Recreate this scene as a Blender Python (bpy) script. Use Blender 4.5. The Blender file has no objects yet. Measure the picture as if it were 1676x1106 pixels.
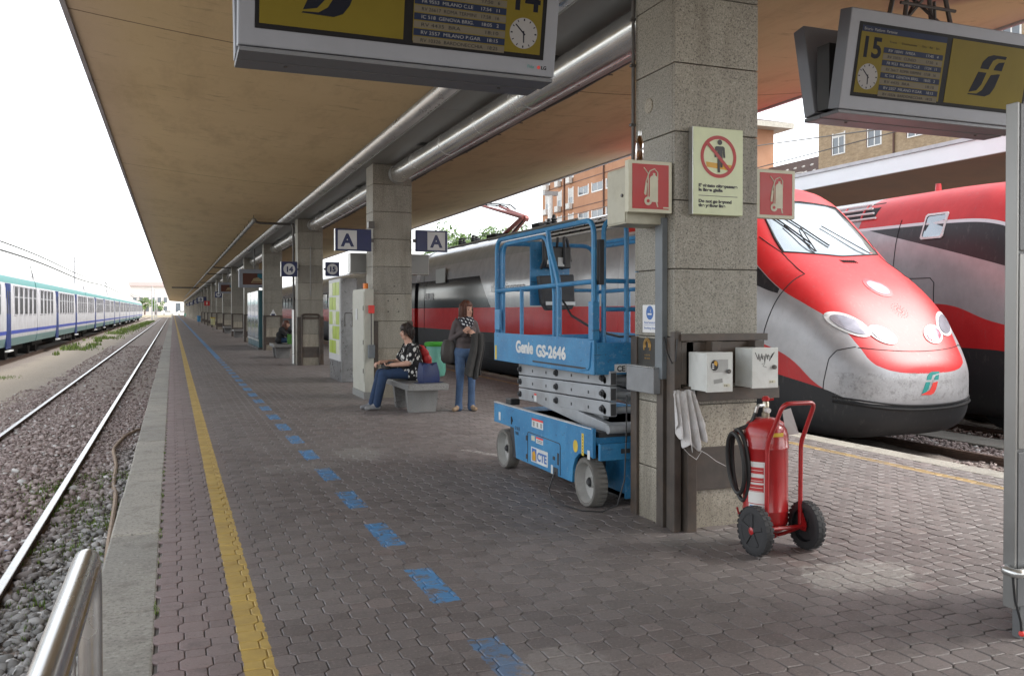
import bpy, bmesh, math, random
import numpy as np
from mathutils import Vector, Matrix, Euler
random.seed(7); rng = np.random.default_rng(11)
SC = bpy.context.scene
COL = SC.collection
R = math.radians

# ------------------------------------------------------------------ camera, sky, sun, exposure
cam_d = bpy.data.cameras.new('camera'); cam = bpy.data.objects.new('camera', cam_d); COL.objects.link(cam)
cam.location = (0, 0, 1.55)
cam.rotation_euler = (R(90) - math.atan(17 / 1440), 0, R(-21.7))
cam_d.sensor_width = 36; cam_d.lens = 36 * 1440 / 1676
cam_d.shift_x = -18 / 1676; cam_d.shift_y = -28 / 1676
cam_d.clip_start = 0.05; cam_d.clip_end = 3000
SC.camera = cam

SUN_EL, SUN_AZ = 43, 112          # azimuth clockwise from +Y: light comes from the right and a little from behind
w = bpy.data.worlds.new('World'); SC.world = w; w.use_nodes = True
nt = w.node_tree; nt.nodes.clear()
sky = nt.nodes.new('ShaderNodeTexSky'); sky.sky_type = 'NISHITA'; sky.sun_disc = False
sky.sun_elevation = R(SUN_EL); sky.sun_rotation = R(SUN_AZ); sky.dust_density = 1.0; sky.air_density = 1.0
hs = nt.nodes.new('ShaderNodeHueSaturation'); hs.inputs['Saturation'].default_value = 0.22
bg = nt.nodes.new('ShaderNodeBackground'); bg.inputs['Strength'].default_value = 0.135
wo = nt.nodes.new('ShaderNodeOutputWorld')
nt.links.new(sky.outputs[0], hs.inputs['Color']); nt.links.new(hs.outputs[0], bg.inputs['Color']); nt.links.new(bg.outputs[0], wo.inputs[0])
sd = bpy.data.lights.new('sun', 'SUN'); sd.energy = 1.5; sd.angle = R(30); sd.color = (1.0, 0.96, 0.9)
sun = bpy.data.objects.new('sun', sd); COL.objects.link(sun)
_d = Vector((math.sin(R(SUN_AZ)) * math.cos(R(SUN_EL)), math.cos(R(SUN_AZ)) * math.cos(R(SUN_EL)), math.sin(R(SUN_EL))))
sun.rotation_euler = _d.to_track_quat('Z', 'Y').to_euler()
SC.view_settings.view_transform = 'Standard'; SC.view_settings.look = 'None'
SC.view_settings.gamma = 1.0; SC.view_settings.use_curve_mapping = False
SC.view_settings.exposure = 1.82
SC.cycles.max_bounces = 8; SC.cycles.diffuse_bounces = 5; SC.cycles.glossy_bounces = 4
SC.cycles.transmission_bounces = 6; SC.cycles.transparent_max_bounces = 8
SC.cycles.use_denoising = True
SC.cycles.caustics_reflective = False; SC.cycles.caustics_refractive = False
SC.cycles.sample_clamp_indirect = 6

# ------------------------------------------------------------------ mesh helpers
def ortho(d):
    d = Vector(d).normalized()
    a = Vector((0, 0, 1)) if abs(d.z) < 0.9 else Vector((1, 0, 0))
    x = d.cross(a).normalized(); y = d.cross(x).normalized()
    return x, y, d

class MB:
    """collects shapes for ONE mesh object"""
    def __init__(s): s.v = []; s.f = []; s.m = []; s.s = []
    def add(s, vs, fs, mi=0, sm=False):
        o = len(s.v); s.v += [tuple(p) for p in vs]
        for f in fs: s.f.append([i + o for i in f]); s.m.append(mi); s.s.append(sm)
        return s
    def box(s, x0, x1, y0, y1, z0, z1, mi=0):
        return s.add([(x0,y0,z0),(x1,y0,z0),(x1,y1,z0),(x0,y1,z0),(x0,y0,z1),(x1,y0,z1),(x1,y1,z1),(x0,y1,z1)],
              [(0,3,2,1),(4,5,6,7),(0,1,5,4),(1,2,6,5),(2,3,7,6),(3,0,4,7)], mi)
    def obox(s, c, ex, ey, ez, hx, hy, hz, mi=0):
        c = Vector(c); ex = Vector(ex).normalized()*hx; ey = Vector(ey).normalized()*hy; ez = Vector(ez).normalized()*hz
        vs = [c+a*ex+b*ey+d*ez for d in (-1,1) for a,b in ((-1,-1),(1,-1),(1,1),(-1,1))]
        return s.add(vs, [(0,3,2,1),(4,5,6,7),(0,1,5,4),(1,2,6,5),(2,3,7,6),(3,0,4,7)], mi)
    def bar(s, p0, p1, w, h, up=(0,0,1), mi=0):
        p0 = Vector(p0); p1 = Vector(p1); d = (p1-p0); L = d.length; d.normalize()
        u = Vector(up); x = d.cross(u)
        if x.length < 1e-4: x = d.cross(Vector((1,0,0)))
        x.normalize(); y = x.cross(d)
        return s.obox((p0+p1)/2, x, d, y, w/2, L/2, h/2, mi)
    def cyl(s, p0, p1, r0, r1=None, n=16, caps=True, mi=0, sm=True):
        r1 = r0 if r1 is None else r1
        p0 = Vector(p0); p1 = Vector(p1); x, y, d = ortho(p1-p0); vs = []
        for p, r in ((p0, r0), (p1, r1)):
            for i in range(n):
                a = 2*math.pi*i/n; vs.append(p + (x*math.cos(a)+y*math.sin(a))*r)
        fs = [(i, n+i, n+(i+1)%n, (i+1)%n) for i in range(n)]
        s.add(vs, fs, mi, sm)
        if caps: s.add(vs, [tuple(range(n)), tuple(range(2*n-1, n-1, -1))], mi, False)
        return s
    def tube(s, pts, r, n=8, closed=False, mi=0, sm=True, caps=True):
        pts = [Vector(p) for p in pts]; N = len(pts); rs = r if isinstance(r, (list, tuple)) else [r]*N
        vs = []; px = None
        for i, p in enumerate(pts):
            if closed: t = pts[(i+1)%N]-pts[i-1]
            else: t = pts[min(i+1,N-1)]-pts[max(i-1,0)]
            t.normalize()
            if px is None: px, py, _ = ortho(t)
            else:
                px = (px - t*px.dot(t)).normalized(); py = t.cross(px)
            for k in range(n):
                a = 2*math.pi*k/n; vs.append(p + (px*math.cos(a)+py*math.sin(a))*rs[i])
        fs = []
        for i in range(N if closed else N-1):
            j = (i+1) % N
            for k in range(n): fs.append((i*n+k, i*n+(k+1)%n, j*n+(k+1)%n, j*n+k))
        s.add(vs, fs, mi, sm)
        if caps and not closed: s.add(vs, [tuple(range(n-1,-1,-1)), tuple(range((N-1)*n, N*n))], mi, False)
        return s
    def lathe(s, prof, o=(0,0,0), axis=(0,0,1), n=24, mi=0, sm=True, caps=True):
        """prof: (radius, along)"""
        x, y, d = ortho(axis); o = Vector(o); vs = []; M = len(prof)
        for r, t in prof:
            for i in range(n):
                a = 2*math.pi*i/n; vs.append(o + d*t + (x*math.cos(a)+y*math.sin(a))*r)
        fs = [(j*n+i, (j+1)*n+i, (j+1)*n+(i+1)%n, j*n+(i+1)%n) for j in range(M-1) for i in range(n)]
        s.add(vs, fs, mi, sm)
        if not caps: return s
        if prof[0][0] > 1e-5: s.add(vs[:n], [tuple(range(n))], mi, False)
        if prof[-1][0] > 1e-5: s.add(vs[-n:], [tuple(range(n-1,-1,-1))], mi, False)
        return s
    def prism(s, poly, o, u, v, depth, mi=0):
        """poly in (a,b) on the plane o+a*u+b*v, extruded along u x v by depth"""
        o = Vector(o); u = Vector(u); v = Vector(v); nrm = u.cross(v).normalized()
        n = len(poly); A = [o+u*a+v*b for a, b in poly]; B = [p+nrm*depth for p in A]
        fs = [tuple(range(n-1,-1,-1)), tuple(range(n, 2*n))] + [(i, (i+1)%n, n+(i+1)%n, n+i) for i in range(n)]
        return s.add(A+B, fs, mi)
    def loft(s, rings, mi=0, sm=True, caps=True, closed=True):
        n = len(rings[0]); vs = [p for r in rings for p in r]; fs = []
        for j in range(len(rings)-1):
            for i in range(n if closed else n-1):
                fs.append((j*n+i, j*n+(i+1)%n, (j+1)*n+(i+1)%n, (j+1)*n+i))
        s.add(vs, fs, mi, sm)
        if caps and closed: s.add(vs, [tuple(range(n-1,-1,-1)), tuple(range(len(vs)-n, len(vs)))], mi, False)
        return s
    def ball(s, c, rx, ry=None, rz=None, n=12, m=8, mi=0):
        ry = rx if ry is None else ry; rz = rx if rz is None else rz
        vs = []; c = Vector(c)
        for j in range(m+1):
            ph = -math.pi/2 + math.pi*j/m
            for i in range(n):
                a = 2*math.pi*i/n
                vs.append(c+Vector((rx*math.cos(ph)*math.cos(a), ry*math.cos(ph)*math.sin(a), rz*math.sin(ph))))
        fs = [(j*n+i, j*n+(i+1)%n, (j+1)*n+(i+1)%n, (j+1)*n+i) for j in range(m) for i in range(n)]
        return s.add(vs, fs, mi, True)
    def mesh(s, name, mats):
        me = bpy.data.meshes.new(name); me.from_pydata(s.v, [], s.f)
        for m in mats: me.materials.append(m)
        me.polygons.foreach_set('material_index', s.m); me.polygons.foreach_set('use_smooth', s.s)
        me.update()
        if any(s.s): me.set_sharp_from_angle(angle=R(42))
        return me
    def build(s, name, mats, parent=None, bevel=0, label=None, loc=None, weld=False):
        if not isinstance(mats, (list, tuple)): mats = [mats]
        o = bpy.data.objects.new(name, s.mesh(name, mats)); COL.objects.link(o)
        if weld:
            bm = bmesh.new(); bm.from_mesh(o.data); bmesh.ops.remove_doubles(bm, verts=bm.verts, dist=1e-5)
            bmesh.ops.recalc_face_normals(bm, faces=bm.faces); bm.to_mesh(o.data); bm.free()
        if parent: o.parent = parent
        if loc: o.location = loc
        if bevel:
            b = o.modifiers.new('bevel', 'BEVEL'); b.width = bevel; b.segments = 2; b.limit_method = 'ANGLE'; b.angle_limit = R(35)
        if label: o['label'] = label
        return o

def tag(o, label=None, cat=None, group=None, kind=None):
    if label: o['label'] = label
    if cat: o['category'] = cat
    if group: o['group'] = group
    if kind: o['kind'] = kind
    return o
def thing(name, label, cat, loc=(0,0,0), rz=0, group=None):
    o = bpy.data.objects.new(name, None); COL.objects.link(o); o.empty_display_size = .1
    o.location = loc; o.rotation_euler = (0, 0, rz)
    return tag(o, label, cat, group)
def copy_tree(o, parent=None):
    c = o.copy(); COL.objects.link(c); c.parent = parent
    for ch in list(o.children): copy_tree(ch, c)
    return c
def put(name, me, parent=None, loc=(0,0,0), rot=(0,0,0), sc=None):
    o = bpy.data.objects.new(name, me); COL.objects.link(o); o.parent = parent; o.location = loc; o.rotation_euler = rot
    if sc: o.scale = sc
    return o
def text(name, s, size, mat, parent, o, u, v, align='LEFT', ext=0.0015, bold=0.0, valign='BOTTOM_BASELINE', space=1.0, width=None):
    """lettering as a thin mesh lying on plane (o; u right, v up)"""
    c = bpy.data.curves.new(name, 'FONT'); c.body = s; c.size = size; c.align_x = align; c.align_y = valign
    c.extrude = ext; c.offset = bold; c.space_character = space; c.resolution_u = 3
    t = bpy.data.objects.new(name+'_tmp', c); COL.objects.link(t)
    dg = bpy.context.evaluated_depsgraph_get(); me = bpy.data.meshes.new_from_object(t.evaluated_get(dg))
    bpy.data.objects.remove(t); bpy.data.curves.remove(c)
    me.materials.clear(); me.materials.append(mat)
    if width:
        xs = [p.co.x for p in me.vertices]; k = width/max(1e-6, max(xs)-min(xs))
        for p in me.vertices: p.co.x *= k
    ob = bpy.data.objects.new(name, me); COL.objects.link(ob); ob.parent = parent
    u = Vector(u).normalized(); v = Vector(v).normalized(); n = u.cross(v)
    M = Matrix((u, v, n)).transposed().to_4x4(); M.translation = Vector(o)
    ob.matrix_local = M
    return ob
def arc(c, r, a0, a1, n, ax='xz'):
    out = []
    for i in range(n+1):
        a = R(a0+(a1-a0)*i/n); out.append((c[0]+r*math.cos(a), c[1]+r*math.sin(a)))
    return out
def roundpath(pts, r, n=5):
    """polyline with rounded corners"""
    pts = [Vector(p) for p in pts]; out = [pts[0]]
    for i in range(1, len(pts)-1):
        a, b, c = pts[i-1], pts[i], pts[i+1]
        d0 = (a-b).normalized(); d1 = (c-b).normalized(); rr = min(r, (a-b).length*.49, (c-b).length*.49)
        p0 = b+d0*rr; p1 = b+d1*rr
        for k in range(n+1):
            t = k/n; out.append(p0*(1-t)**2 + b*2*t*(1-t) + p1*t*t)
    out.append(pts[-1]); return out

# ------------------------------------------------------------------ material helpers
class NT:
    def __init__(s, name):
        s.mat = bpy.data.materials.new(name); s.mat.use_nodes = True; s.t = s.mat.node_tree
        s.t.nodes.clear(); s.out = s.n('ShaderNodeOutputMaterial'); s.b = s.n('ShaderNodeBsdfPrincipled')
        s.l(s.b.outputs[0], s.out.inputs[0])
    def n(s, t): return s.t.nodes.new(t)
    def l(s, a, b): s.t.links.new(a, b)
    def val(s, sock, x):
        if hasattr(x, 'is_linked') or hasattr(x, 'links'): s.l(x, sock)
        elif isinstance(x, (tuple, list)) and len(x) == 3 and sock.type == 'RGBA': sock.default_value = (*x, 1)
        else: sock.default_value = x
    def m(s, op, a, b=0.0, c=None, clamp=False):
        k = s.n('ShaderNodeMath'); k.operation = op; k.use_clamp = clamp
        s.val(k.inputs[0], a); s.val(k.inputs[1], b)
        if c is not None: s.val(k.inputs[2], c)
        return k.outputs[0]
    def mix(s, f, a, b, blend='MIX'):
        k = s.n('ShaderNodeMix'); k.data_type = 'RGBA'; k.blend_type = blend
        s.val(k.inputs[0], f); s.val(k.inputs[6], a); s.val(k.inputs[7], b); return k.outputs[2]
    def noise(s, vec, scale, detail=4, rough=.6, dist=0):
        k = s.n('ShaderNodeTexNoise'); s.l(vec, k.inputs['Vector']); k.inputs['Scale'].default_value = scale
        k.inputs['Detail'].default_value = detail; k.inputs['Roughness'].default_value = rough; k.inputs['Distortion'].default_value = dist
        return k.outputs[0]
    def ramp(s, x, lo, hi, a=0.0, b=1.0):
        k = s.n('ShaderNodeMapRange'); k.clamp = True; s.val(k.inputs[0], x)
        for i, q in enumerate((lo, hi, a, b)): s.val(k.inputs[1+i], q)
        return k.outputs[0]
    def pos(s): return s.n('ShaderNodeNewGeometry').outputs['Position']
    def obj(s): return s.n('ShaderNodeTexCoord').outputs['Object']
    def xyz(s, v):
        k = s.n('ShaderNodeSeparateXYZ'); s.l(v, k.inputs[0]); return k.outputs
    def vscale(s, v, sx, sy, sz):
        k = s.n('ShaderNodeVectorMath'); k.operation = 'MULTIPLY'; s.l(v, k.inputs[0]); k.inputs[1].default_value = (sx, sy, sz); return k.outputs[0]
    def bump(s, h, strength=.3, dist=.01):
        k = s.n('ShaderNodeBump'); k.inputs['Strength'].default_value = strength; k.inputs['Distance'].default_value = dist
        s.l(h, k.inputs['Height']); s.l(k.outputs[0], s.b.inputs['Normal'])
    def curve(s, x, pts):
        k = s.n('ShaderNodeFloatCurve'); c = k.mapping.curves[0]
        while len(c.points) > 2: c.points.remove(c.points[0])
        c.points[0].location = pts[0]; c.points[1].location = pts[-1]
        for p in pts[1:-1]: c.points.new(*p)
        for p in c.points: p.handle_type = 'AUTO_CLAMPED'
        k.mapping.update(); s.val(k.inputs['Value'], x); return k.outputs[0]
    def fin(s, color=None, rough=None, metal=None, spec=None, coat=None):
        if color is not None: s.val(s.b.inputs['Base Color'], color)
        if rough is not None: s.val(s.b.inputs['Roughness'], rough)
        if metal is not None: s.val(s.b.inputs['Metallic'], metal)
        if spec is not None: s.b.inputs['Specular IOR Level'].default_value = spec
        if coat is not None: s.b.inputs['Coat Weight'].default_value = coat; s.b.inputs['Coat Roughness'].default_value = .08
        return s.mat

def M(name, col, rough=.55, metal=0, var=.18, scale=6, bump=.0, bscale=60, dirt=None, dirt_amt=0.0, spec=None, coat=None, stretch=(1,1,1)):
    """plain painted / cast / woven surface: colour with soft mottling, roughness variation, fine relief and dirt"""
    t = NT(name); p = t.vscale(t.obj(), *stretch)
    n1 = t.noise(p, scale, 5, .62)
    f = t.ramp(n1, .3, .7)
    c = t.mix(f, tuple(x*(1-var) for x in col), tuple(min(1, x*(1+var)) for x in col))
    if dirt:
        n2 = t.noise(p, scale*.55, 8, .72, .4); c = t.mix(t.m('MULTIPLY', t.ramp(n2, .48, .72), dirt_amt), c, dirt)
    r = t.ramp(n1, .25, .75, max(.02, rough-.08), min(1, rough+.1))
    if bump: t.bump(t.noise(p, bscale, 3, .6), bump, .004)
    return t.fin(c, r, metal, spec, coat)

# ------------------------------------------------------------------ materials of the setting
def paver_material(name, bed=False):
    t = NT(name); P = t.pos(); x, y, z = t.xyz(P)
    isl = t.n('ShaderNodeNewGeometry').outputs['Random Per Island']; oi = t.n('ShaderNodeObjectInfo').outputs['Random']
    rnd = t.m('FRACT', t.m('ADD', isl, oi))
    big = t.noise(P, .55, 3, .5); fine = t.noise(P, 70, 4, .7); mid = t.noise(P, 5, 5, .65)
    if bed:
        c = t.mix(t.ramp(mid, .35, .65), (.075, .066, .06), (.17, .155, .14))
        c = t.mix(t.ramp(t.noise(P, 1.3, 3, .5), .5, .66), c, (.24, .225, .205))
    else:
        c = t.mix(rnd, (.136, .117, .112), (.190, .167, .160))
        odd = t.m('FRACT', t.m('MULTIPLY', rnd, 53.0)); c = t.mix(t.m('MULTIPLY', t.m('GREATER_THAN', odd, .95), .45), c, (.085,.072,.068)); c = t.mix(t.m('MULTIPLY', t.m('LESS_THAN', odd, .05), .4), c, (.26,.20,.185))
        c = t.mix(t.ramp(big, .4, .62), c, t.mix(rnd, (.155, .140, .134), (.205, .184, .177)))
        c = t.mix(t.m('MULTIPLY', t.ramp(x, .55, -.1), .5), c, (.32, .215, .21))      # cleaner, pinker blocks by the edge, with sky-lit brightness painted in
        c = t.mix(t.ramp(fine, .56, .70), c, (.30, .26, .245))
        c = t.mix(t.ramp(fine, .40, .30), c, (.05, .043, .04))
        c = t.mix(t.m('MULTIPLY', t.ramp(mid, .56, .75), .45), c, (.06, .052, .048))
    wear = t.noise(P, 22, 5, .7); wlow = t.noise(P, 1.8, 3, .5)
    # yellow safety lines
    def line(xc, hw, col, c, extra=None, lo=.22, hi=.34, rag=.018):
        e = t.m('ADD', t.m('ABSOLUTE', t.m('SUBTRACT', x, xc)), t.m('MULTIPLY', t.m('SUBTRACT', t.noise(P, 14, 3, .6), .5), rag*2))
        m = t.m('LESS_THAN', e, hw); m = t.m('MULTIPLY', m, t.ramp(t.m('ADD', t.m('MULTIPLY', wear, .7), t.m('MULTIPLY', wlow, .3)), lo, hi))
        if extra is not None: m = t.m('MULTIPLY', m, extra)
        return t.mix(m, c, col)
    ycol = t.mix(t.ramp(mid, .35, .7), (.52, .365, .10), (.38, .26, .08))
    c = line(.345, .066, ycol, c)
    c = line(6.73, .06, t.mix(t.ramp(mid, .35, .6), (.40, .27, .09), (.27, .19, .09)), c, None, .33, .5)
    # blue dashes
    ph = t.m('PINGPONG', t.m('SUBTRACT', y, 4.81), .6025)
    dash = t.m('LESS_THAN', t.m('ADD', ph, t.m('MULTIPLY', t.m('SUBTRACT', wear, .5), .10)), .325)
    dash = t.m('MULTIPLY', dash, t.ramp(t.noise(P, 11, 5, .75), .42, .50, .05, 1.0))
    dash = t.m('MAXIMUM', dash, t.m('MULTIPLY', t.m('GREATER_THAN', y, 30), .7))
    c = line(1.355, .078, (.07, .25, .50), c, t.m('MULTIPLY', t.m('MULTIPLY', dash, t.ramp(y, 3.6, 4.5, .45, .95)), .95), .38 if bed else .30, .44, .02)
    # old white line stub by the lift, spilled cement
    wl = t.m('LESS_THAN', t.m('ABSOLUTE', t.m('ADD', t.m('SUBTRACT', x, 3.0), t.m('MULTIPLY', t.m('SUBTRACT', y, 9.35), .45))), .05)
    wl = t.m('MULTIPLY', wl, t.m('MULTIPLY', t.m('GREATER_THAN', y, 6.2), t.m('LESS_THAN', y, 9.35)))
    c = t.mix(t.m('MULTIPLY', wl, t.ramp(wear, .42, .6, 0, .8)), c, (.50, .48, .45))
    for px, py, rx, ry, k, col in ((3.75, 4.05, .42, .30, .75, (.36, .345, .32)), (1.6, 3.5, .22, .22, .6, (.30, .28, .265)), (1.85, 9.5, .28, .45, .65, (.30, .29, .27)), (1.15, 8.9, .5, .3, .3 if not bed else .9, (.34, .33, .31)), (3.4, 5.05, .5, .22, .6, (.15, .145, .135))):
        dx = t.m('DIVIDE', t.m('SUBTRACT', x, px), rx); dy = t.m('DIVIDE', t.m('SUBTRACT', y, py), ry)
        rr = t.m('SQRT', t.m('ADD', t.m('MULTIPLY', dx, dx), t.m('MULTIPLY', dy, dy)))
        rr = t.m('ADD', rr, t.m('MULTIPLY', t.m('SUBTRACT', t.noise(P, 6, 8, .8), .5), 2.4))
        c = t.mix(t.m('MULTIPLY', t.ramp(rr, 1.0, .80), t.m('MULTIPLY', k, t.ramp(t.noise(P, 30, 4, .8), .38, .6, .35, 1.1))), c, col)
    # bird lime and gum spots
    v = t.n('ShaderNodeTexVoronoi'); v.inputs['Scale'].default_value = 3.1; t.l(P, v.inputs['Vector'])
    c = t.mix(t.m('MULTIPLY', t.m('LESS_THAN', v.outputs['Distance'], .035), .6), c, (.42, .41, .39))
    t.bump(t.m('ADD', t.m('MULTIPLY', fine, .6), t.m('MULTIPLY', mid, .6)), .5, .004)
    return t.fin(c, t.ramp(mid, .3, .7, .46, .64), 0, .45)
MAT = {}
MAT['paver'] = paver_material('block_paving'); MAT['bed'] = paver_material('paving_joints', True)

def stone(name, a, b, speck=(.06,.055,.05), lime=(.55,.53,.48), scale=1., rough=.5, stain=.5):
    t = NT(name); P = t.pos()
    big = t.noise(P, 1.4, 4, .6); c = t.mix(t.ramp(big, .3, .7), a, b)
    rnd = t.n('ShaderNodeObjectInfo').outputs['Random']
    c = t.mix(1.0, c, t.mix(rnd, (.82,.82,.82), (1.06,1.05,1.03)), 'MULTIPLY')
    g = t.noise(P, 90*scale, 3, .75); c = t.mix(t.ramp(g, .46, .38, 0, .85), c, speck); c = t.mix(t.ramp(g, .58, .68, 0, .6), c, lime)
    s = t.noise(t.vscale(P, 5, 5, .55), 1.0, 6, .7); c = t.mix(t.m('MULTIPLY', t.ramp(s, .5, .72), stain), c, (.10, .085, .065))
    zz = t.xyz(P)[2]; gr = t.noise(P, 2.6, 6, .7); c = t.mix(t.m('MULTIPLY', t.ramp(t.m('ADD', zz, t.m('MULTIPLY', gr, .9)), .85, .45), .45 if .4 < stain and name != 'kerb_slab_stone' else 0), c, (.12,.10,.075))   # splash dirt
    t.bump(g, .35, .004)
    return t.fin(c, t.ramp(big, .3, .7, rough-.1, rough+.12), 0, .5)
MAT['granite'] = stone('pillar_terrazzo', (.265,.25,.21), (.345,.33,.28))
MAT['granite_low'] = stone('pillar_base_stone', (.34,.31,.25), (.43,.395,.32), stain=.6)
MAT['bench_stone'] = stone('bench_granite', (.17,.17,.17), (.23,.23,.225), (.04,.04,.04), (.42,.42,.41), 1.2, .35, .2)
MAT['kerb'] = stone('kerb_slab_stone', (.34,.325,.285), (.44,.42,.37), (.2,.19,.17), (.52,.5,.45), .5, .75, .55)
MAT['mortar'] = M('dark_joint_mortar', (.09,.085,.075), .9)
MAT['concrete'] = M('weathered_concrete', (.30,.285,.26), .85, var=.25, scale=2, bump=.3, dirt=(.12,.11,.1), dirt_amt=.6)
MAT['brown_steel'] = M('brown_painted_steel', (.062,.05,.042), .5, var=.35, scale=4, dirt=(.16,.10,.06), dirt_amt=.5, bump=.1)
MAT['alu'] = M('brushed_aluminium', (.60,.61,.60), .30, .85, .12, 3)
MAT['soffit'] = M('grey_soffit_sheet', (.27,.275,.265), .45, .25, .1, 1.5)
MAT['fascia'] = M('dull_mauve_sheet', (.22,.19,.175), .5, .15, .15, 2)
MAT['dark_pipe'] = M('dark_iron_pipe', (.11,.105,.10), .5, .3)
MAT['grey_pipe'] = M('grey_drain_pipe', (.26,.265,.26), .45, .2)
MAT['white'] = M('white_paint', (.78,.78,.76), .5, dirt=(.45,.43,.4), dirt_amt=.3)
MAT['black'] = M('black_plastic', (.018,.018,.019), .45)
MAT['rubber'] = M('black_rubber', (.03,.03,.032), .75, bump=.2)
def canopy_mat():
    t = NT('canopy_ochre_render'); P = t.pos(); x, y, z = t.xyz(P)
    a = t.noise(P, .35, 5, .6); b = t.noise(t.vscale(P, 1.2, .35, 1), 1.6, 6, .7); d = t.noise(P, 9, 5, .7)
    c = t.mix(t.ramp(a, .3, .7), (.74, .595, .355), (.65, .51, .29))
    c = t.mix(t.m('MULTIPLY', t.ramp(b, .5, .7), .6), c, (.50, .38, .215))
    e = t.m('MINIMUM', t.m('ABSOLUTE', t.m('ADD', x, .97)), t.m('ABSOLUTE', t.m('SUBTRACT', x, 8.3)))
    c = t.mix(t.m('MULTIPLY', t.ramp(t.m('ADD', e, t.m('MULTIPLY', b, .6)), .95, .15), .75), c, (.60, .48, .38))   # greyer towards the rim
    st = t.noise(t.vscale(P, .9, 3.2, 1), 1.7, 7, .75)
    c = t.mix(t.m('MULTIPLY', t.ramp(st, .58, .74), .65), c, (.24, .17, .10))
    r = t.m('SQRT', t.m('ADD', t.m('POWER', t.m('DIVIDE', t.m('SUBTRACT', x, 6.4), 1.3), 2), t.m('POWER', t.m('DIVIDE', t.m('SUBTRACT', y, 5.2), 1.4), 2)))
    c = t.mix(t.m('MULTIPLY', t.ramp(t.m('ADD', r, a), 1.4, 1.2), .8), c, (.24, .10, .15))
    j = t.m('PINGPONG', t.m('ADD', y, t.m('MULTIPLY', d, .03)), 5.0)
    c = t.mix(t.m('MULTIPLY', t.m('LESS_THAN', j, .016), .8), c, (.15, .10, .06))
    t.bump(t.m('ADD', t.m('MULTIPLY', d, .4), b), .25, .02)
    return t.fin(c, .8, 0, .3)
MAT['canopy'] = canopy_mat()

# ------------------------------------------------------------------ ground, tracks
def groundmat():
    t = NT('railway_ground'); P = t.pos(); x, y, z = t.xyz(P)
    a = t.noise(P, .8, 6, .65); b = t.noise(P, 25, 4, .7)
    ball = t.mix(t.ramp(b, .3, .7), (.28,.23,.20), (.48,.42,.375))
    sand = t.mix(t.ramp(b, .3, .7), (.42,.36,.285), (.54,.475,.39))
    xs = t.m('ADD', x, t.m('MULTIPLY', t.m('SUBTRACT', a, .5), 1.6))
    c = t.mix(t.m('MULTIPLY', t.ramp(xs, -3.3, -3.8), t.ramp(xs, -6.0, -5.5)), ball, sand)
    far = t.m('MAXIMUM', t.m('GREATER_THAN', t.m('ABSOLUTE', x), 60), t.m('GREATER_THAN', y, 330))
    c = t.mix(far, c, (.24,.235,.22))
    t.bump(b, .9, .03); return t.fin(c, .95, 0, .2)
MAT['ground'] = groundmat()
g = MB(); g.add([(-1500,-1500,-.75),(1500,-1500,-.75),(1500,1500,-.75),(-1500,1500,-.75)], [(0,1,2,3)])
tag(g.build('ground', MAT['ground']), kind='structure')
def bed(name, x0, x1, y0, y1, z, dx, dy, amp):
    m = MB(); nx = int((x1-x0)/dx)+1; ny = int((y1-y0)/dy)+1; vs = []
    for j in range(ny+1):
        for i in range(nx+1):
            e = 1 if 0 < i < nx and 0 < j < ny else 0
            vs.append((x0+(x1-x0)*i/nx, y0+(y1-y0)*j/ny, z+amp*e*(random.random()-.5)))
    m.add(vs, [(j*(nx+1)+i, j*(nx+1)+i+1, (j+1)*(nx+1)+i+1, (j+1)*(nx+1)+i) for j in range(ny) for i in range(nx)], 0, True)
    return tag(m.build(name, MAT['ground']), kind='structure')
bed('track_bed', -6.2, -.44, 2, 42, -.685, .18, .25, .07)
bed('track_bed', -6.2, -.44, 42, 306, -.685, .7, 2.5, .05)
bed('track_bed', 7.46, 16, -2, 60, -.44, .3, .35, .05)
MAT['rail_top'] = M('polished_rail_head', (.55,.54,.52), .28, .9, .1, 8)
MAT['rail_side'] = M('rusty_rail_web', (.10,.065,.05), .8, .1, .3, 9, bump=.2)
MAT['rail_dull'] = M('dull_rusty_rail', (.14,.095,.075), .6, .2, .3, 9, bump=.2)
def track(xc, y0, y1, ztop, shiny=True, sleep=None):
    o = bpy.data.objects.new('railway_track', None); COL.objects.link(o); o.location = (xc, 0, ztop); tag(o, kind='structure')
    for s in (-1, 1):
        m = MB(); xo = s*.753
        prof = [(-.036,-.002),(-.03,0),(.03,0),(.036,-.002),(.036,-.036),(.009,-.048),(.009,-.135),(.07,-.15),(.07,-.165),(-.07,-.165),(-.07,-.15),(-.009,-.135),(-.009,-.048),(-.036,-.036)]
        a = [(xo+p, y0, q) for p, q in prof]; b = [(xo+p, y1, q) for p, q in prof]; n = len(prof)
        for i in range(n):
            j = (i+1) % n; m.add([a[i], a[j], b[j], b[i]], [(0,3,2,1)], 0 if i in (0,1,2) else 1)
        m.add(a, [tuple(range(n-1,-1,-1))], 1); m.add(b, [tuple(range(n))], 1)
        m.build('rail', [MAT['rail_top'] if shiny else MAT['rail_dull'], MAT['rail_side']], o)
    if sleep:
        me = MB().box(-1.25,1.25,-.12,.12,-.22,-.155).mesh('sleeper', [MAT['concrete']])
        y = sleep[0]
        while y < sleep[1]: put('sleeper', me, o, (0, y, 0)); y += .62
    return o
track(-2.0, -4, 306, -.58); track(-7.45, 10, 306, -.58, False); track(9.10, -2, 300, -.33, False); track(12.85, -2, 300, -.33, False)

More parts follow.
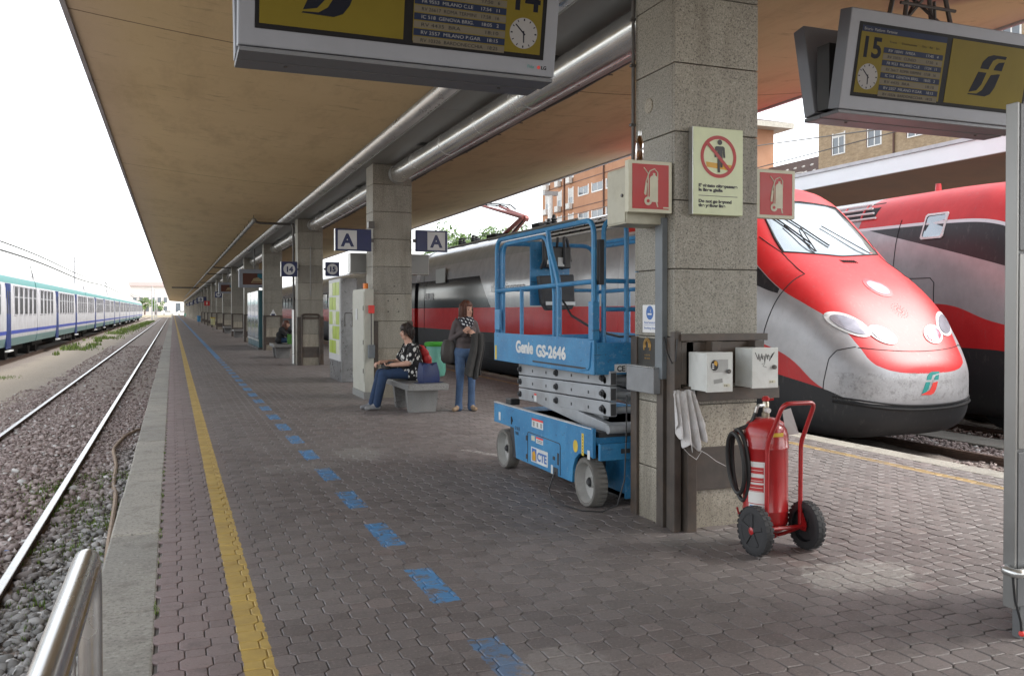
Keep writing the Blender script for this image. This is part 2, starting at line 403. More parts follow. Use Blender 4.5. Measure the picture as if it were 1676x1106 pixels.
# loose ballast: nobody could count it
MAT['ballast'] = None
def ballast_mat():
    t = NT('ballast_stone'); P = t.pos(); x, y, z = t.xyz(P); isl = t.n('ShaderNodeNewGeometry').outputs['Random Per Island']
    c = t.mix(isl, (.26,.20,.185), (.50,.42,.39))
    grey = t.mix(isl, (.22,.215,.205), (.48,.465,.445))
    k = t.ramp(t.m('ADD', t.m('ADD', x, t.m('MULTIPLY', y, -.10)), t.m('MULTIPLY', t.noise(P, .9, 3), .9)), -1.9, -1.3)
    c = t.mix(t.m('MULTIPLY', k, t.m('LESS_THAN', x, 3)), c, grey)
    c = t.mix(t.m('GREATER_THAN', t.m('FRACT', t.m('MULTIPLY', isl, 37.0)), .955), c, (.66,.64,.61))
    t.bump(t.noise(P, 60, 3), .4, .01); return t.fin(c, .9, 0, .25)
MAT['ballast'] = ballast_mat()
def stones(name, spec):
    """spec: list of (n, x0, x1, y0, y1, z, smin, smax)"""
    t = (1+5**.5)/2
    ico = np.array([(-1,t,0),(1,t,0),(-1,-t,0),(1,-t,0),(0,-1,t),(0,1,t),(0,-1,-t),(0,1,-t),(t,0,-1),(t,0,1),(-t,0,-1),(-t,0,1)], float); ico /= np.linalg.norm(ico[0])
    fc = np.array([(0,11,5),(0,5,1),(0,1,7),(0,7,10),(0,10,11),(1,5,9),(5,11,4),(11,10,2),(10,7,6),(7,1,8),(3,9,4),(3,4,2),(3,2,6),(3,6,8),(3,8,9),(4,9,5),(2,4,11),(6,2,10),(8,6,7),(9,8,1)])
    V = []; Fc = []; o = 0
    for n, x0, x1, y0, y1, z, s0, s1 in spec:
        u = rng.random(n); ys = y0+(y1-y0)*u**1.6
        c = np.stack([x0+(x1-x0)*rng.random(n), ys, z+.02*rng.random(n)], 1)
        s = s0+(s1-s0)*rng.random(n)**2
        dirn = rng.normal(size=(n,12,3))*.27
        pts = (ico[None]+dirn)*(s[:,None]*np.ones((1,3))*np.stack([rng.uniform(.7,1.3,n), rng.uniform(.7,1.3,n), rng.uniform(.5,.85,n)],1))[:,None,:]
        a = rng.random(n)*6.28; ca, sa = np.cos(a)[:,None], np.sin(a)[:,None]
        X = pts[...,0]*ca-pts[...,1]*sa; Y = pts[...,0]*sa+pts[...,1]*ca
        pts = np.stack([X,Y,pts[...,2]],-1)+c[:,None]
        V.append(pts.reshape(-1,3)); Fc.append((fc[None]+(np.arange(n)*12)[:,None,None]).reshape(-1,3)+o); o += n*12
    V = np.concatenate(V); Fc = np.concatenate(Fc)
    me = bpy.data.meshes.new(name); me.vertices.add(len(V)); me.vertices.foreach_set('co', V.ravel())
    me.loops.add(Fc.size); me.loops.foreach_set('vertex_index', Fc.ravel()); me.polygons.add(len(Fc))
    me.polygons.foreach_set('loop_start', np.arange(len(Fc))*3); me.polygons.foreach_set('loop_total', np.full(len(Fc),3)); me.update(calc_edges=True)
    me.materials.append(MAT['ballast']); ob = bpy.data.objects.new(name, me); COL.objects.link(ob)
    return tag(ob, kind='stuff')
tag(stones('ballast', [(8500,-1.18,-.46,2.2,24,-.67,.012,.034),(9000,-2.70,-1.30,4,26,-.67,.014,.036),(4200,-3.9,-2.8,8,28,-.675,.012,.034),(3500,-3.6,-.46,18,60,-.67,.02,.05),(1300,-1.18,-.46,2.5,15,-.66,.03,.055),(1500,-2.70,-1.30,4,18,-.66,.03,.055)]), 'pinkish and grey ballast stones between and beside the left rails', 'ballast')
tag(stones('ballast', [(5200,9.9,11.0,4,14,-.42,.016,.04),(1500,7.5,9.8,3,8.5,-.42,.016,.04),(1500,11.75,12.6,5,14,-.42,.016,.04)]), 'pale pink ballast stones beside the rail at the red nosed train', 'ballast')
m = MB()
for k in range(10): m.box(10.78, 11.45, 2+k*1.6, 3.59+k*1.6, -.5, -.385)
m = MB().box(10.78, 11.45, 0, 20, -.6, -.39); wk = tag(m.build('path', MAT['mortar']), kind='structure')
me = MB().box(10.785, 11.445, .005, 1.595, -.392, -.372).mesh('walkway_slab', [MAT['kerb']])
for k in range(12): put('slab', me, wk, (0, k*1.6, 0))

# ------------------------------------------------------------------ platform
PX0, PX1 = -.40, 7.40
m = MB(); m.box(PX0+.03, PX1-.03, -6, 304, -1.0, -.06); plat = tag(m.build('platform', MAT['mortar']), kind='structure')
m = MB(); m.add([(-.085,-6,-.012),(7.105,-6,-.012),(7.105,40.0,-.012),(-.085,40.0,-.012)], [(0,1,2,3)]); m.build('paving_bed', MAT['bed'], plat)
m = MB(); m.add([(-.085,40.0,-.003),(7.105,40.0,-.003),(7.105,304,-.003),(-.085,304,-.003)], [(0,1,2,3)]); m.build('far_paving', MAT['paver'], plat)
m = MB(); m.add([(-.085,-6,-.003),(7.105,-6,-.003),(7.105,1.2,-.003),(-.085,1.2,-.003)], [(0,1,2,3)]); m.build('paving_behind', MAT['paver'], plat)
def poly_piece(poly, z=0, ch=.0035, dep=.014, g=.0028):
    """one block: chamfered polygon, shrunk by the joint"""
    c = np.array(poly); L = np.linalg.norm(c, axis=1, keepdims=True)
    o = c*(1-g*1.25/L); i = c*(1-(g+ch)*1.25/L); n = len(c)
    vs = [(*p, z) for p in i]+[(*p, z-ch) for p in o]+[(*p, z-dep) for p in o]
    fs = [tuple(range(n))]
    for a in range(n):
        b = (a+1) % n; fs += [(n+a, n+b, b, a), (2*n+a, 2*n+b, n+b, n+a)]
    return vs, fs
OCT = [(.045,.073),(-.045,.073),(-.071,.047),(-.071,-.047),(-.045,-.073),(.045,-.073),(.071,-.047),(.071,.047)]
OCT = [OCT[i] for i in (5,6,7,0,1,2,3,4)]
REC = [(-.045,-.047),(.045,-.047),(.045,.047),(-.045,.047)]
vo, fo = poly_piece(OCT); vr, fr = poly_piece(REC)
me_o = MB().add(vo, fo).mesh('paver_octagon', [MAT['paver']]); me_r = MB().add(vr, fr).mesh('paver_square', [MAT['paver']])
cells = []
CY, SY = math.cos(R(21.7)), math.sin(R(21.7))
ncol = 62; px = 7.19/ncol
for i in range(ncol):
    xc = -.085+px*(i+.5)
    nrow = int((40.0-1.3)/.12)
    for j in range(nrow):
        yc = 1.3+.12*(j+.5); cells.append((xc, yc, (i+j) % 2 == 0))
def inframe(c):
    x, y, _ = c; xc = x*CY-y*SY; d = x*SY+y*CY
    if d < .5: return False, 9
    u = 856+1440*xc/d; v = 508+1440*1.55/d
    hid = (3.0 < x < 4.3 and 5.2 < y < 6) or u > 1640
    return (10 < u < 1666 and v < 1100 and not hid), d
rank = []
for k, c in enumerate(cells):
    ok, d = inframe(c)
    if ok: rank.append(((d**3)*(1 if c[2] else 1.9), k))
rank.sort(); single = set(k for _, k in rank[:300])
for k in sorted(single):
    x, y, o_ = cells[k]
    put('paver', me_o if o_ else me_r, plat, (x, y, random.uniform(-.0015,.0015)), (random.gauss(0,.006), random.gauss(0,.006), random.gauss(0,.008)), (px/.116,1,1))
V = []; FA = []; o = 0
for k, (x, y, o_) in enumerate(cells):
    if k in single: continue
    vs, fs = (vo, fo) if o_ else (vr, fr)
    dz = random.uniform(-.0018,.0018); ta, tb = random.gauss(0,.008), random.gauss(0,.008); s = px/.116
    V += [(x+a*s, y+b, c+dz+a*ta+b*tb) for a, b, c in vs]; FA += [tuple(i+o for i in f) for f in fs]; o += len(vs)
me = bpy.data.meshes.new('paver_field'); me.from_pydata(V, [], FA); me.materials.append(MAT['paver'])
tag(put('paver_field', me, plat), kind='stuff')
# kerb slabs, each its own piece
ys = [-1.0, .45, 1.95, 3.45, 4.93, 6.64, 7.97, 9.1, 10.35, 11.36]
while ys[-1] < 303: ys.append(min(304, ys[-1]+random.uniform(1.15,1.5) if ys[-1] < 60 else ys[-1]+12))
for a, b in zip(ys, ys[1:]):
    w_ = (PX0, -.088)
    m = MB().box(w_[0]+random.uniform(-.006,.006), w_[1], a+.007, b-.007, -.22, random.uniform(-.004,.003)); m.build('kerb_slab', MAT['kerb'], plat, .014 if a < 40 else 0)
ys = [-2.0]
while ys[-1] < 303: ys.append(ys[-1]+(1.42 if ys[-1] < 40 else 14))
for a, b in zip(ys, ys[1:]):
    MB().box(7.11, PX1+random.uniform(-.006,.006), a+.007, b-.007, -.22, random.uniform(-.003,.003)).build('kerb_slab', MAT['kerb'], plat, .014 if a < 40 else 0)

# ------------------------------------------------------------------ canopy over the platform
cano = thing('platform_canopy', 'long ochre station canopy with upswept wings over the whole platform', 'canopy')
CY0, CY1 = -12, 302
def extr(poly, name, mat, par, y0=CY0, y1=CY1, sm=False):
    m = MB(); n = len(poly); a = [(p, y0, q) for p, q in poly]; b = [(p, y1, q) for p, q in poly]
    m.add(a+b, [(i, (i+1)%n, n+(i+1)%n, n+i) for i in range(n)], 0, sm); m.add(a+b, [tuple(range(n-1,-1,-1)), tuple(range(n,2*n))])
    return m.build(name, mat, par, weld=True)
def shell(xa, za, xb, zb, k):
    pts = [(xa+(xb-xa)*t, za+(zb-za)*t**1.7) for t in [i/14 for i in range(15)]]
    return pts
lo = shell(3.02, 4.30, -.97, 4.60, 1); extr(lo+[(-.97,4.74),(3.02,4.95)], 'roof_wing', MAT['canopy'], cano)
ro = shell(4.66, 4.28, 8.30, 4.60, 1); extr(ro+[(8.30,4.74),(4.66,4.95)], 'roof_wing', MAT['canopy'], cano)
extr([(3.021,4.95),(4.659,4.95),(4.659,4.5),(3.021,4.5)], 'spine_beam', MAT['concrete'], cano)
MAT['rim'] = M('grey_zinc_rim', (.42,.41,.43), .5, .2, .2, 3)
for xo, s in ((-.972,-1), (8.302,1)):
    extr([(xo,4.575),(xo+s*.05,4.575),(xo+s*.05,4.80),(xo-s*.15,4.80),(xo-s*.15,4.752),(xo,4.752)], 'edge_trim', MAT['rim'], cano)
# aluminium trim on the left of the beam soffit, sheet soffit in bays
q = [(3.0,4.296),(3.0,4.26)]+[(3.105+.105*math.cos(R(a)), 4.245+.095*math.sin(R(a))) for a in range(180,286,15)]+[(3.15,4.15),(3.15,4.296)]
extr(q, 'soffit_trim', MAT['alu'], cano, sm=True)
for k in range(-2, 60):
    y0 = .9+k*5.0
    if y0 > 296: break
    MB().box(3.153, 4.30, y0+.006, y0+4.994, 4.135, 4.16).build('soffit_panel', MAT['soffit'], cano)
    if y0 < 60:
        MB().box(3.55, 3.80, y0+2.3, y0+2.52, 4.128, 4.1348).build('vent_grille', MAT['black'], cano)
extr([(4.302,4.135),(4.67,4.255),(4.66,4.277),(4.302,4.16)], 'sloping_fascia', MAT['fascia'], cano)
extr([(4.255,4.095),(4.301,4.095),(4.301,4.135),(4.255,4.1348)], 'edge_strip', MAT['alu'], cano)

# ------------------------------------------------------------------ pillars
PW, PD, PXL, PY = .70, .57, 3.28, 5.36
JZ = [-.06+.004, .395, .878, 1.361, 1.844, 2.327, 2.81, 3.293, 3.776, 4.134]
ordn = ['nearest', 'second', 'third', 'fourth', 'fifth', 'sixth', 'seventh', 'eighth']
pillars = []
def pillar(k):
    y = PY+10.03*k
    lab = f'{ordn[k]} square stone-clad pillar holding up the canopy, counted from the camera' if k < 8 else 'far stone-clad pillar in the row receding along the platform'
    if k == 0: lab = 'big nearest square granite pillar carrying the yellow line sign'
    if k == 1: lab = 'square granite pillar behind the seated woman with blue A signs'
    if k == 2: lab = 'square granite pillar between the 14 and 15 number signs'
    t = thing('stone_pillar', lab, 'pillar', (PXL, y, 0), group='pillars of the platform canopy')
    MB().box(.022, PW-.022, .022, PD-.022, -.05, 4.134).build('core', MAT['mortar'], t)
    if k < 9:
        for a, b in zip(JZ, JZ[1:]):
            g_ = .003; mt = MAT['granite_low'] if b < 1.0 else MAT['granite']
            if k < 4:
                for nm, bx in (('f', (0,PW,0,.03)), ('b', (0,PW,PD-.03,PD)), ('l', (0,.03,.032,PD-.032)), ('r', (PW-.03,PW,.032,PD-.032))):
                    d_ = random.uniform(-.0015,.0015)
                    MB().box(bx[0], bx[1], bx[2]+(d_ if nm=='f' else 0), bx[3], a+g_, b-g_).build('stone_slab', mt, t, .004)
            else:
                MB().box(0, PW, 0, PD, a+g_, b-g_).build('stone_block', mt, t)
    else:
        MB().box(0, PW, 0, PD, 0, 4.13).build('cladding', MAT['granite'], t)
    # steel guards
    if k < 12 and k > 0:
        for xa in (0, PW-.075):
            MB().box(xa-.012, xa+.075+.012, -.02, -.001, 0, 1.36).build('guard_bar', MAT['brown_steel'], t)
        MB().box(-.02, -.001, 0, .07, 0, 1.36).build('guard_bar', MAT['brown_steel'], t)
        if k == 1: pillars.append(t); return t
        MB().box(.088, PW-.088, -.016, -.001, .22, .52).build('kick_plate', MAT['brown_steel'], t)
        MB().box(.088, PW-.088, -.022, -.001, 1.30, 1.36).build('guard_bar', MAT['brown_steel'], t)
    pillars.append(t); return t
for k in range(30): pillar(k)

# ------------------------------------------------------------------ high speed train noses
def smooth_lerp(t,pts):
    # monotone-ish catmull
    if t<=pts[0][0]: return pts[0][1]
    n=len(pts)
    for i in range(n-1):
        x0,y0=pts[i];x1,y1=pts[i+1]
        if t<=x1:
            def sl(j):
                if j<=0: return (pts[1][1]-pts[0][1])/(pts[1][0]-pts[0][0])
                if j>=n-1: return 0.0
                a=(pts[j][1]-pts[j-1][1])/(pts[j][0]-pts[j-1][0]); b=(pts[j+1][1]-pts[j][1])/(pts[j+1][0]-pts[j][0])
                return 0 if a*b<=0 else 2*a*b/(a+b)
            h=x1-x0;s=(t-x0)/h
            m0=sl(i)*h;m1=sl(i+1)*h
            return (2*s**3-3*s*s+1)*y0+(s**3-2*s*s+s)*m0+(-2*s**3+3*s*s)*y1+(s**3-s*s)*m1
    return pts[-1][1]
TOP=[(0,.97),(.01,1.07),(.03,1.14),(.06,1.2),(.25,1.42),(.55,1.80),(.95,2.20),(1.4,2.53),(1.8,2.78),(2.2,3.18),(2.6,3.58),(2.95,3.82),(3.4,3.92),(4.5,3.95),(21,3.95)]
BOT=[(0,.90),(.01,.76),(.05,.60),(.2,.36),(.45,.22),(.8,.16),(21,.16)]
WID=[(0,.06),(.01,.32),(.03,.49),(.06,.62),(.2,.90),(.5,1.12),(.9,1.26),(1.4,1.35),(2.0,1.40),(3,1.42),(21,1.42)]
NEX=[(0,2.5),(.4,3.0),(1.0,3.5),(1.8,3.4),(2.6,3.2),(4,3.2),(21,3.2)]
MID=[(0,.95),(.3,.95),(1,1.15),(2,1.45),(3.5,1.7),(21,1.7)]
def sec(y):
    return smooth_lerp(y,TOP),smooth_lerp(y,BOT),smooth_lerp(y,WID),smooth_lerp(y,NEX),smooth_lerp(y,MID)
def inside(x,y,z):
    if y<0: return False
    zt,zb,w,n,zm=sec(y)
    if z>=zt or z<=zb or abs(x)>=w: return False
    if z>=zm: return (abs(x)/w)**n+((z-zm)/(zt-zm))**n<1
    return (abs(x)/w)**5+((zm-z)/(zm-zb))**5<1
def ysurf(x, z):
    a, b = 0., 6.
    if not inside(x, b, z): return 6.
    for _ in range(26):
        m_ = (a+b)/2
        if inside(x, m_, z): b = m_
        else: a = m_
    return b
def xsurf(y, z, s=-1):
    a, b = 0., 1.6
    for _ in range(26):
        m_ = (a+b)/2
        if inside(m_, y, z): a = m_
        else: b = m_
    return s*a
def fs_livery(name, power=True):
    t = NT(name); P = t.obj(); x, y, z = t.xyz(P)
    def cv(pts, ys=21.0, zs=4.2): return t.m('MULTIPLY', t.curve(t.m('DIVIDE', y, ys), [(a/ys, b/zs) for a, b in pts]), zs)
    n = t.noise(P, 3, 6, .65); d = t.noise(t.vscale(P, 1, 1, .35), 14, 6, .75)
    silver = t.mix(t.ramp(n, .3, .7), (.36,.36,.375), (.46,.46,.475))
    red = t.mix(t.ramp(n, .3, .7), (.50,.018,.022), (.60,.03,.032))
    black = (.022,.022,.026)
    c = silver; mt = [t.ramp(y, 4.0, 7.0, .35, .12) if power else .12]
    def lay(mask, col):
        mt[0] = t.m('MULTIPLY', mt[0], t.m('SUBTRACT', 1.0, mask)); return t.mix(mask, c, col)
    if power:
        zb = cv([(0,1.06),(.06,1.10),(.2,1.22),(.32,1.37),(.68,1.75),(1.02,1.96),(1.34,2.12),(1.63,2.29),(1.9,2.48),(2.5,2.95),(3.1,3.24),(4,3.31),(8,3.33),(21,3.33)])
        wl = cv([(0,1.9),(1.47,2.12),(1.9,2.25),(2.9,2.56),(5.6,3.27),(8,3.9),(21,4.2)])
        r0 = cv([(0,.66),(.28,.72),(.62,.85),(1.34,1.0),(2.9,1.26),(8,1.30),(21,1.31)])
        r1 = cv([(0,.60),(.62,.85),(1.34,1.32),(2.9,1.68),(4.1,1.96),(8,1.96),(21,1.95)])
        c = t.mix(t.m('MULTIPLY', t.m('GREATER_THAN', z, t.m('SUBTRACT', zb, .05)), t.m('GREATER_THAN', y, 2.3)), c, (.62,.61,.63))
        top = t.m('MULTIPLY', t.m('GREATER_THAN', z, zb), t.m('LESS_THAN', t.m('SUBTRACT', y, t.m('MULTIPLY', z, .25)), 5.15))
        c = lay(top, red)
        c = lay(t.m('MULTIPLY', t.m('GREATER_THAN', z, wl), t.m('MULTIPLY', t.m('LESS_THAN', z, t.m('SUBTRACT', zb, t.ramp(y, 1.9, 2.4, .01, .055))), t.m('GREATER_THAN', y, 1.47))), black)
        bnd = t.m('GREATER_THAN', t.m('SUBTRACT', y, t.m('MULTIPLY', z, 1.2)), 10.6)
    else:
        r0, r1, bnd = 1.31, 1.95, 1.0
    c = lay(t.m('MULTIPLY', bnd, t.m('MULTIPLY', t.m('GREATER_THAN', z, r1), t.m('LESS_THAN', z, 2.82))), black)
    c = t.mix(t.m('MULTIPLY', t.m('GREATER_THAN', z, 3.28), t.m('GREATER_THAN', y, 5.9) if power else 1.0), c, t.mix(t.ramp(n,.3,.7), (.30,.31,.32), (.38,.39,.40)))
    c = lay(t.m('MULTIPLY', t.m('GREATER_THAN', z, r0), t.m('LESS_THAN', z, r1)), red)
    c = lay(t.m('LESS_THAN', z, r0), (.026,.027,.03))
    c = t.mix(t.m('MULTIPLY', t.ramp(d, .56, .78), .35 if power else .2), c, (.20,.185,.17))
    if power:   # stone chips and flies on the bumper
        ch = t.noise(P, 38, 5, .8); k = t.m('MULTIPLY', t.m('LESS_THAN', y, .5), t.m('MULTIPLY', t.m('LESS_THAN', z, 1.08), t.m('GREATER_THAN', z, .72)))
        c = t.mix(t.m('MULTIPLY', k, t.ramp(t.noise(P, 9, 6, .8), .5, .64, 0, .6)), c, (.17,.165,.16)); c = t.mix(t.m('MULTIPLY', k, t.ramp(ch, .58, .66, 0, .7)), c, (.60,.60,.60)); c = t.mix(t.m('MULTIPLY', k, t.ramp(ch, .40, .33, 0, .8)), c, (.10,.085,.07))
    rg = t.mix(t.m('LESS_THAN', z, r0), t.mix(t.ramp(y, 4.5, 7.5) if power else 1.0, (.40,.40,.40), (.13,.13,.13)), (.6,.6,.6))
    t.bump(n, .05, .02)
    m_ = t.fin(c, rg, mt[0], .42); return m_
MAT['fs_power'] = fs_livery('red_silver_train_paint'); MAT['fs_coach'] = fs_livery('silver_coach_paint', False)
MAT['windscreen'] = M('windscreen_glass', (.42,.47,.50), .06, .75, .05, 2)
MAT['lens'] = M('lamp_lens', (.36,.35,.40), .15, .3, .15, 9)
MAT['red_lens'] = M('red_lamp_lens', (.45,.04,.08), .15, .3, .1, 9)
MAT['rim_white'] = M('white_lamp_rim', (.68,.68,.68), .4)
MAT['seam'] = M('dark_panel_gap', (.02,.02,.022), .8)
MAT['teal'] = M('teal_mark', (.01,.24,.22), .45); MAT['red_mark'] = M('red_mark', (.70,.05,.04), .45)
MAT['red_gloss'] = M('red_train_paint_plain', (.52,.02,.025), .35, coat=.4)
MAT['glass_dark'] = M('dark_window_glass', (.03,.035,.04), .05, 0, .1, 3, spec=.8)
MAT['under'] = M('black_underframe', (.012,.012,.013), .85, bump=.2)
def surf_patch(m, loop, off, mi=0, grid=None):
    """outline (x,z) laid on the nose seen from the front, filled as a fan of rings"""
    n = len(loop); cx = sum(p[0] for p in loop)/n; cz = sum(p[1] for p in loop)/n
    K = 7; vs = []
    for k in range(1, K+1):
        for px_, pz_ in loop:
            a = cx+(px_-cx)*k/K; b = cz+(pz_-cz)*k/K; vs.append((a, ysurf(a, b)-off, b))
    vs.append((cx, ysurf(cx, cz)-off, cz)); fs = [(len(vs)-1, (i+1)%n, i) for i in range(n)]
    for k in range(K-1):
        for i in range(n): fs.append((k*n+i, k*n+(i+1)%n, (k+1)*n+(i+1)%n, (k+1)*n+i))
    # skirt back into the body so the piece has thickness
    o = len(vs); vs += [(p[0], vs[(K-1)*n+i][1]+off+.02, p[1]) for i, p in enumerate(loop)]
    for i in range(n): fs.append(((K-1)*n+i, (K-1)*n+(i+1)%n, o+(i+1)%n, o+i))
    m.add(vs, fs, mi, True)
def ell(cx, cz, a, b, rot, n=28):
    c, s = math.cos(R(rot)), math.sin(R(rot))
    return [(cx+a*math.cos(2*math.pi*i/n)*c-b*math.sin(2*math.pi*i/n)*s, cz+a*math.cos(2*math.pi*i/n)*s+b*math.sin(2*math.pi*i/n)*c) for i in range(n)]
def ring_rows(ys, nth=72):
    rows = []
    for y in ys:
        zt, zb, w_, n_, zm = sec(y); r_ = []
        for i in range(nth):
            a = 2*math.pi*i/nth; ca, sa = math.cos(a), math.sin(a)
            e = 2/n_ if sa >= 0 else 2/5
            xx = w_*math.copysign(abs(ca)**e, ca); zz = zm+((zt-zm) if sa >= 0 else (zm-zb))*math.copysign(abs(sa)**e, sa)
            r_.append((xx, y, zz))
        rows.append(r_)
    return rows
def power_car(label, loc, full):
    t = thing('high_speed_train_nose', label, 'train', loc)
    ys = [0,.002,.005,.01,.02,.03,.04,.07,.1,.15,.2,.26,.33,.41,.5,.6,.7,.8,.9,1.0,1.12,1.25,1.4,1.55,1.7,1.8,1.9,2.05,2.2,2.35,2.5,2.65,2.8,2.95,3.1,3.3,3.5,3.8,4.2,4.6,5,5.5,6,7,8,9,10,12,14,16,18,20,20.25]
    body = MB().loft(ring_rows(ys)).build('body', MAT['fs_power'], t)
    # black gap and lip under the silver bumper
    def sidecurve(s, q, k=7):
        out = []
        for (a, b), (c_, d_) in zip(q, q[1:]):
            for i in range(k): y_ = a+(c_-a)*i/k; z_ = b+(d_-b)*i/k; out.append((xsurf(y_, z_, s)+s*.001, y_, z_))
        return out+[(xsurf(q[-1][0], q[-1][1], s)+s*.001, q[-1][0], q[-1][1])]
    def girdle(z0, out, r, name, mat, ylim=.75, xm=1.13):
        pts = []
        for k in range(61):
            f = -1+2*k/60; x_ = math.copysign(abs(f)**.8, f)*xm
            # march to the surface from the front
            y_ = ysurf(x_, z0(x_)); 
            if y_ < ylim+.6: pts.append((x_, y_-out, z0(x_)))
        MB().tube(pts, r, 6).build(name, mat, t)
    girdle(lambda x_: .655+.085*x_*x_, .004, .012, 'bumper_gap', MAT['seam'])
    girdle(lambda x_: .60+.08*x_*x_, .012, .02, 'bumper_lip', MAT['under'])
    girdle(lambda x_: 1.345+.075*x_*x_, .0, .006, 'hood_seam', MAT['seam'], .5, .86)
    # side seams of the bumper and of the nose cone
    for s in (-1, 1):
        pts = sidecurve(s, ((.37,1.41),(.50,1.36),(.57,1.25),(.60,1.1),(.63,.95),(.64,.84)))
        MB().tube(pts, .006, 6).build('panel_seam', MAT['seam'], t)
        pts = sidecurve(s, ((2.2,2.97),(1.7,2.61),(1.34,2.39),(1.38,2.2),(1.5,1.9),(1.62,1.6),(1.66,1.3),(1.66,1.0)))
        MB().tube(pts, .007, 6).build('panel_seam', MAT['seam'], t)
        pts = sidecurve(s, ((4.9,3.4),(4.9,3.0),(4.9,2.4),(4.9,1.9),(4.9,1.3)))
        MB().tube(pts, .007, 6).build('panel_seam', MAT['seam'], t)
        pts = sidecurve(s, ((4.85,2.38),(4.1,2.38),(4.02,2.3),(4.02,1.9),(4.02,1.35)))
        MB().tube(pts, .007, 6).build('door_seam', MAT['seam'], t)
        # cab side window
        fr = MB(); pn = MB()
        def sq(y0_, y1_, z0_, z1_, off):
            c_ = [(y0_+.03,z0_),(y1_-.03,z0_),(y1_,z0_+.03),(y1_,z1_-.03),(y1_-.03,z1_),(y0_+.03,z1_),(y0_,z1_-.03),(y0_,z0_+.03)]
            return [(xsurf(a, b, s)+s*off, a, b) for a, b in c_]
        o_, i_ = sq(3.92,4.38,3.02,3.45,.02), sq(3.955,4.345,3.055,3.415,.02); b_ = sq(3.92,4.38,3.02,3.45,-.01)
        n = 8; fr.add(o_+i_, [(k, (k+1)%n, n+(k+1)%n, n+k) for k in range(n)]); fr.add(o_+b_, [(k, (k+1)%n, n+(k+1)%n, n+k) for k in range(n)])
        wf = fr.build('side_window', MAT['rim_white'], t)
        pn.add(sq(3.95,4.35,3.05,3.42,.008), [tuple(range(n))]); pn.build('pane', MAT['windscreen'], wf)
        # air intake louvres on the roof shoulder
        lv = MB(); rows_ = 6
        for j, zz in enumerate((3.50,3.60,3.70,3.79)):
            pts = [(xsurf(y_, zz, s)+s*.018, y_, zz) for y_ in (5.55+.12*j, 6.6, 7.6, 8.6, 10.2)]
            MB().tube(pts, .022, 6).build('louvre_bar', MAT['rim_white'], t)
        for j, y_ in enumerate([6.0+.55*q_ for q_ in range(8)]):
            pts = [(xsurf(y_, zz, s)+s*.008, y_-.12*(3.8-zz)*2, zz) for zz in (3.49,3.6,3.7,3.80)]
            MB().tube(pts, .02, 5).build('louvre_rib', MAT['red_gloss'] if j < 2 else MAT['seam'], t)
        vs = []; fs_ = []
        zs_ = (3.48,3.58,3.68,3.8); yy = (5.6,6.4,7.4,8.4,10.2)
        for z_ in zs_:
            for y_ in yy: vs.append((xsurf(y_, z_, s)+s*.004, y_, z_))
        for a in range(3):
            for b in range(4): fs_.append((a*5+b, a*5+b+1, (a+1)*5+b+1, (a+1)*5+b))
        MB().add(vs, fs_).build('intake', MAT['seam'], t)
        # lamps
        cl = MB(); surf_patch(cl, ell(s*.83, 1.70, .255, .135, s*27), .012); surf_patch(cl, ell(s*.44, 1.565, .195, .115, s*18), .014)
        c_ = cl.build('lamp_cluster', MAT['rim_white'], t)
        l1 = MB(); surf_patch(l1, ell(s*.83, 1.70, .205, .098, s*27), .024); l1.build('headlight', MAT['lens'], c_)
        l2 = MB(); surf_patch(l2, ell(s*.44, 1.565, .148, .080, s*18), .026); l2.build('marker_light', MAT['red_lens'] if s > 0 else MAT['lens'], c_)
    wsm = MB(); surf_patch(wsm, [(-.86,2.74),(-.6,2.705),(-.3,2.69),(0,2.685),(.3,2.69),(.6,2.705),(.86,2.74),(.84,2.95),(.79,3.25),(.72,3.50),(.5,3.545),(.25,3.56),(0,3.565),(-.25,3.56),(-.5,3.545),(-.72,3.50),(-.79,3.25),(-.84,2.95)], .012)
    ws = wsm.build('windscreen', MAT['windscreen'], t)
    fr = [(-.88,2.73),(0,2.67),(.88,2.73),(.86,2.95),(.80,3.25),(.73,3.52),(0,3.58),(-.73,3.52),(-.80,3.25),(-.86,2.95)]
    pts = []
    for (a, b), (c_, d_) in zip(fr, fr[1:]+fr[:1]):
        for k in range(6): f = k/6; pts.append((a+(c_-a)*f, ysurf(a+(c_-a)*f, b+(d_-b)*f)-.006, b+(d_-b)*f))
    MB().tube(pts, .013, 6, closed=True).build('windscreen_seal', MAT['seam'], ws)
    def on(x_, z_, off=.05): return (x_, ysurf(x_, z_)-off, z_)
    wp = MB()
    for a, b in (((-.42,2.74),(-.62,3.15)),((-.40,2.74),(-.36,3.12))): wp.tube([on(*a), on(*b)], .010, 6)
    for a, b in (((-.95+.18,3.40),(-.36,2.86)),((-.58,3.38),(-.05,2.84))): wp.tube([on(a[0]+(b[0]-a[0])*k/6, a[1]+(b[1]-a[1])*k/6, .04) for k in range(7)], .012, 6)
    wp.tube([on(.62,2.73), on(.05,3.16)], .009, 6)
    wp.build('wiper', MAT['black'], t)
    cl = MB(); surf_patch(cl, ell(.03, 2.20, .20, .125, -14), .006); cl.build('centre_lamp_rim', MAT['red_gloss'], t)
    cl = MB(); surf_patch(cl, ell(.03, 2.20, .155, .092, -14), .012); cl.build('centre_lamp', MAT['lens'], t)
    vt = MB()
    for k in range(8): vt.tube([on(-.10+.035*k, 2.57, .003), on(-.13+.035*k, 2.61, .003)], .006, 5)
    vt.build('vent_slots', MAT['seam'], t)
    br = MB()
    for k in range(16):
        a = k*22.5
        for r_ in (.04,.08,.12):
            x_, z_ = .10+r_*math.cos(R(a)), 1.88+r_*.8*math.sin(R(a)); q_ = Vector(on(x_, z_, .001)); br.ball(q_, .0045, n=6, m=4)
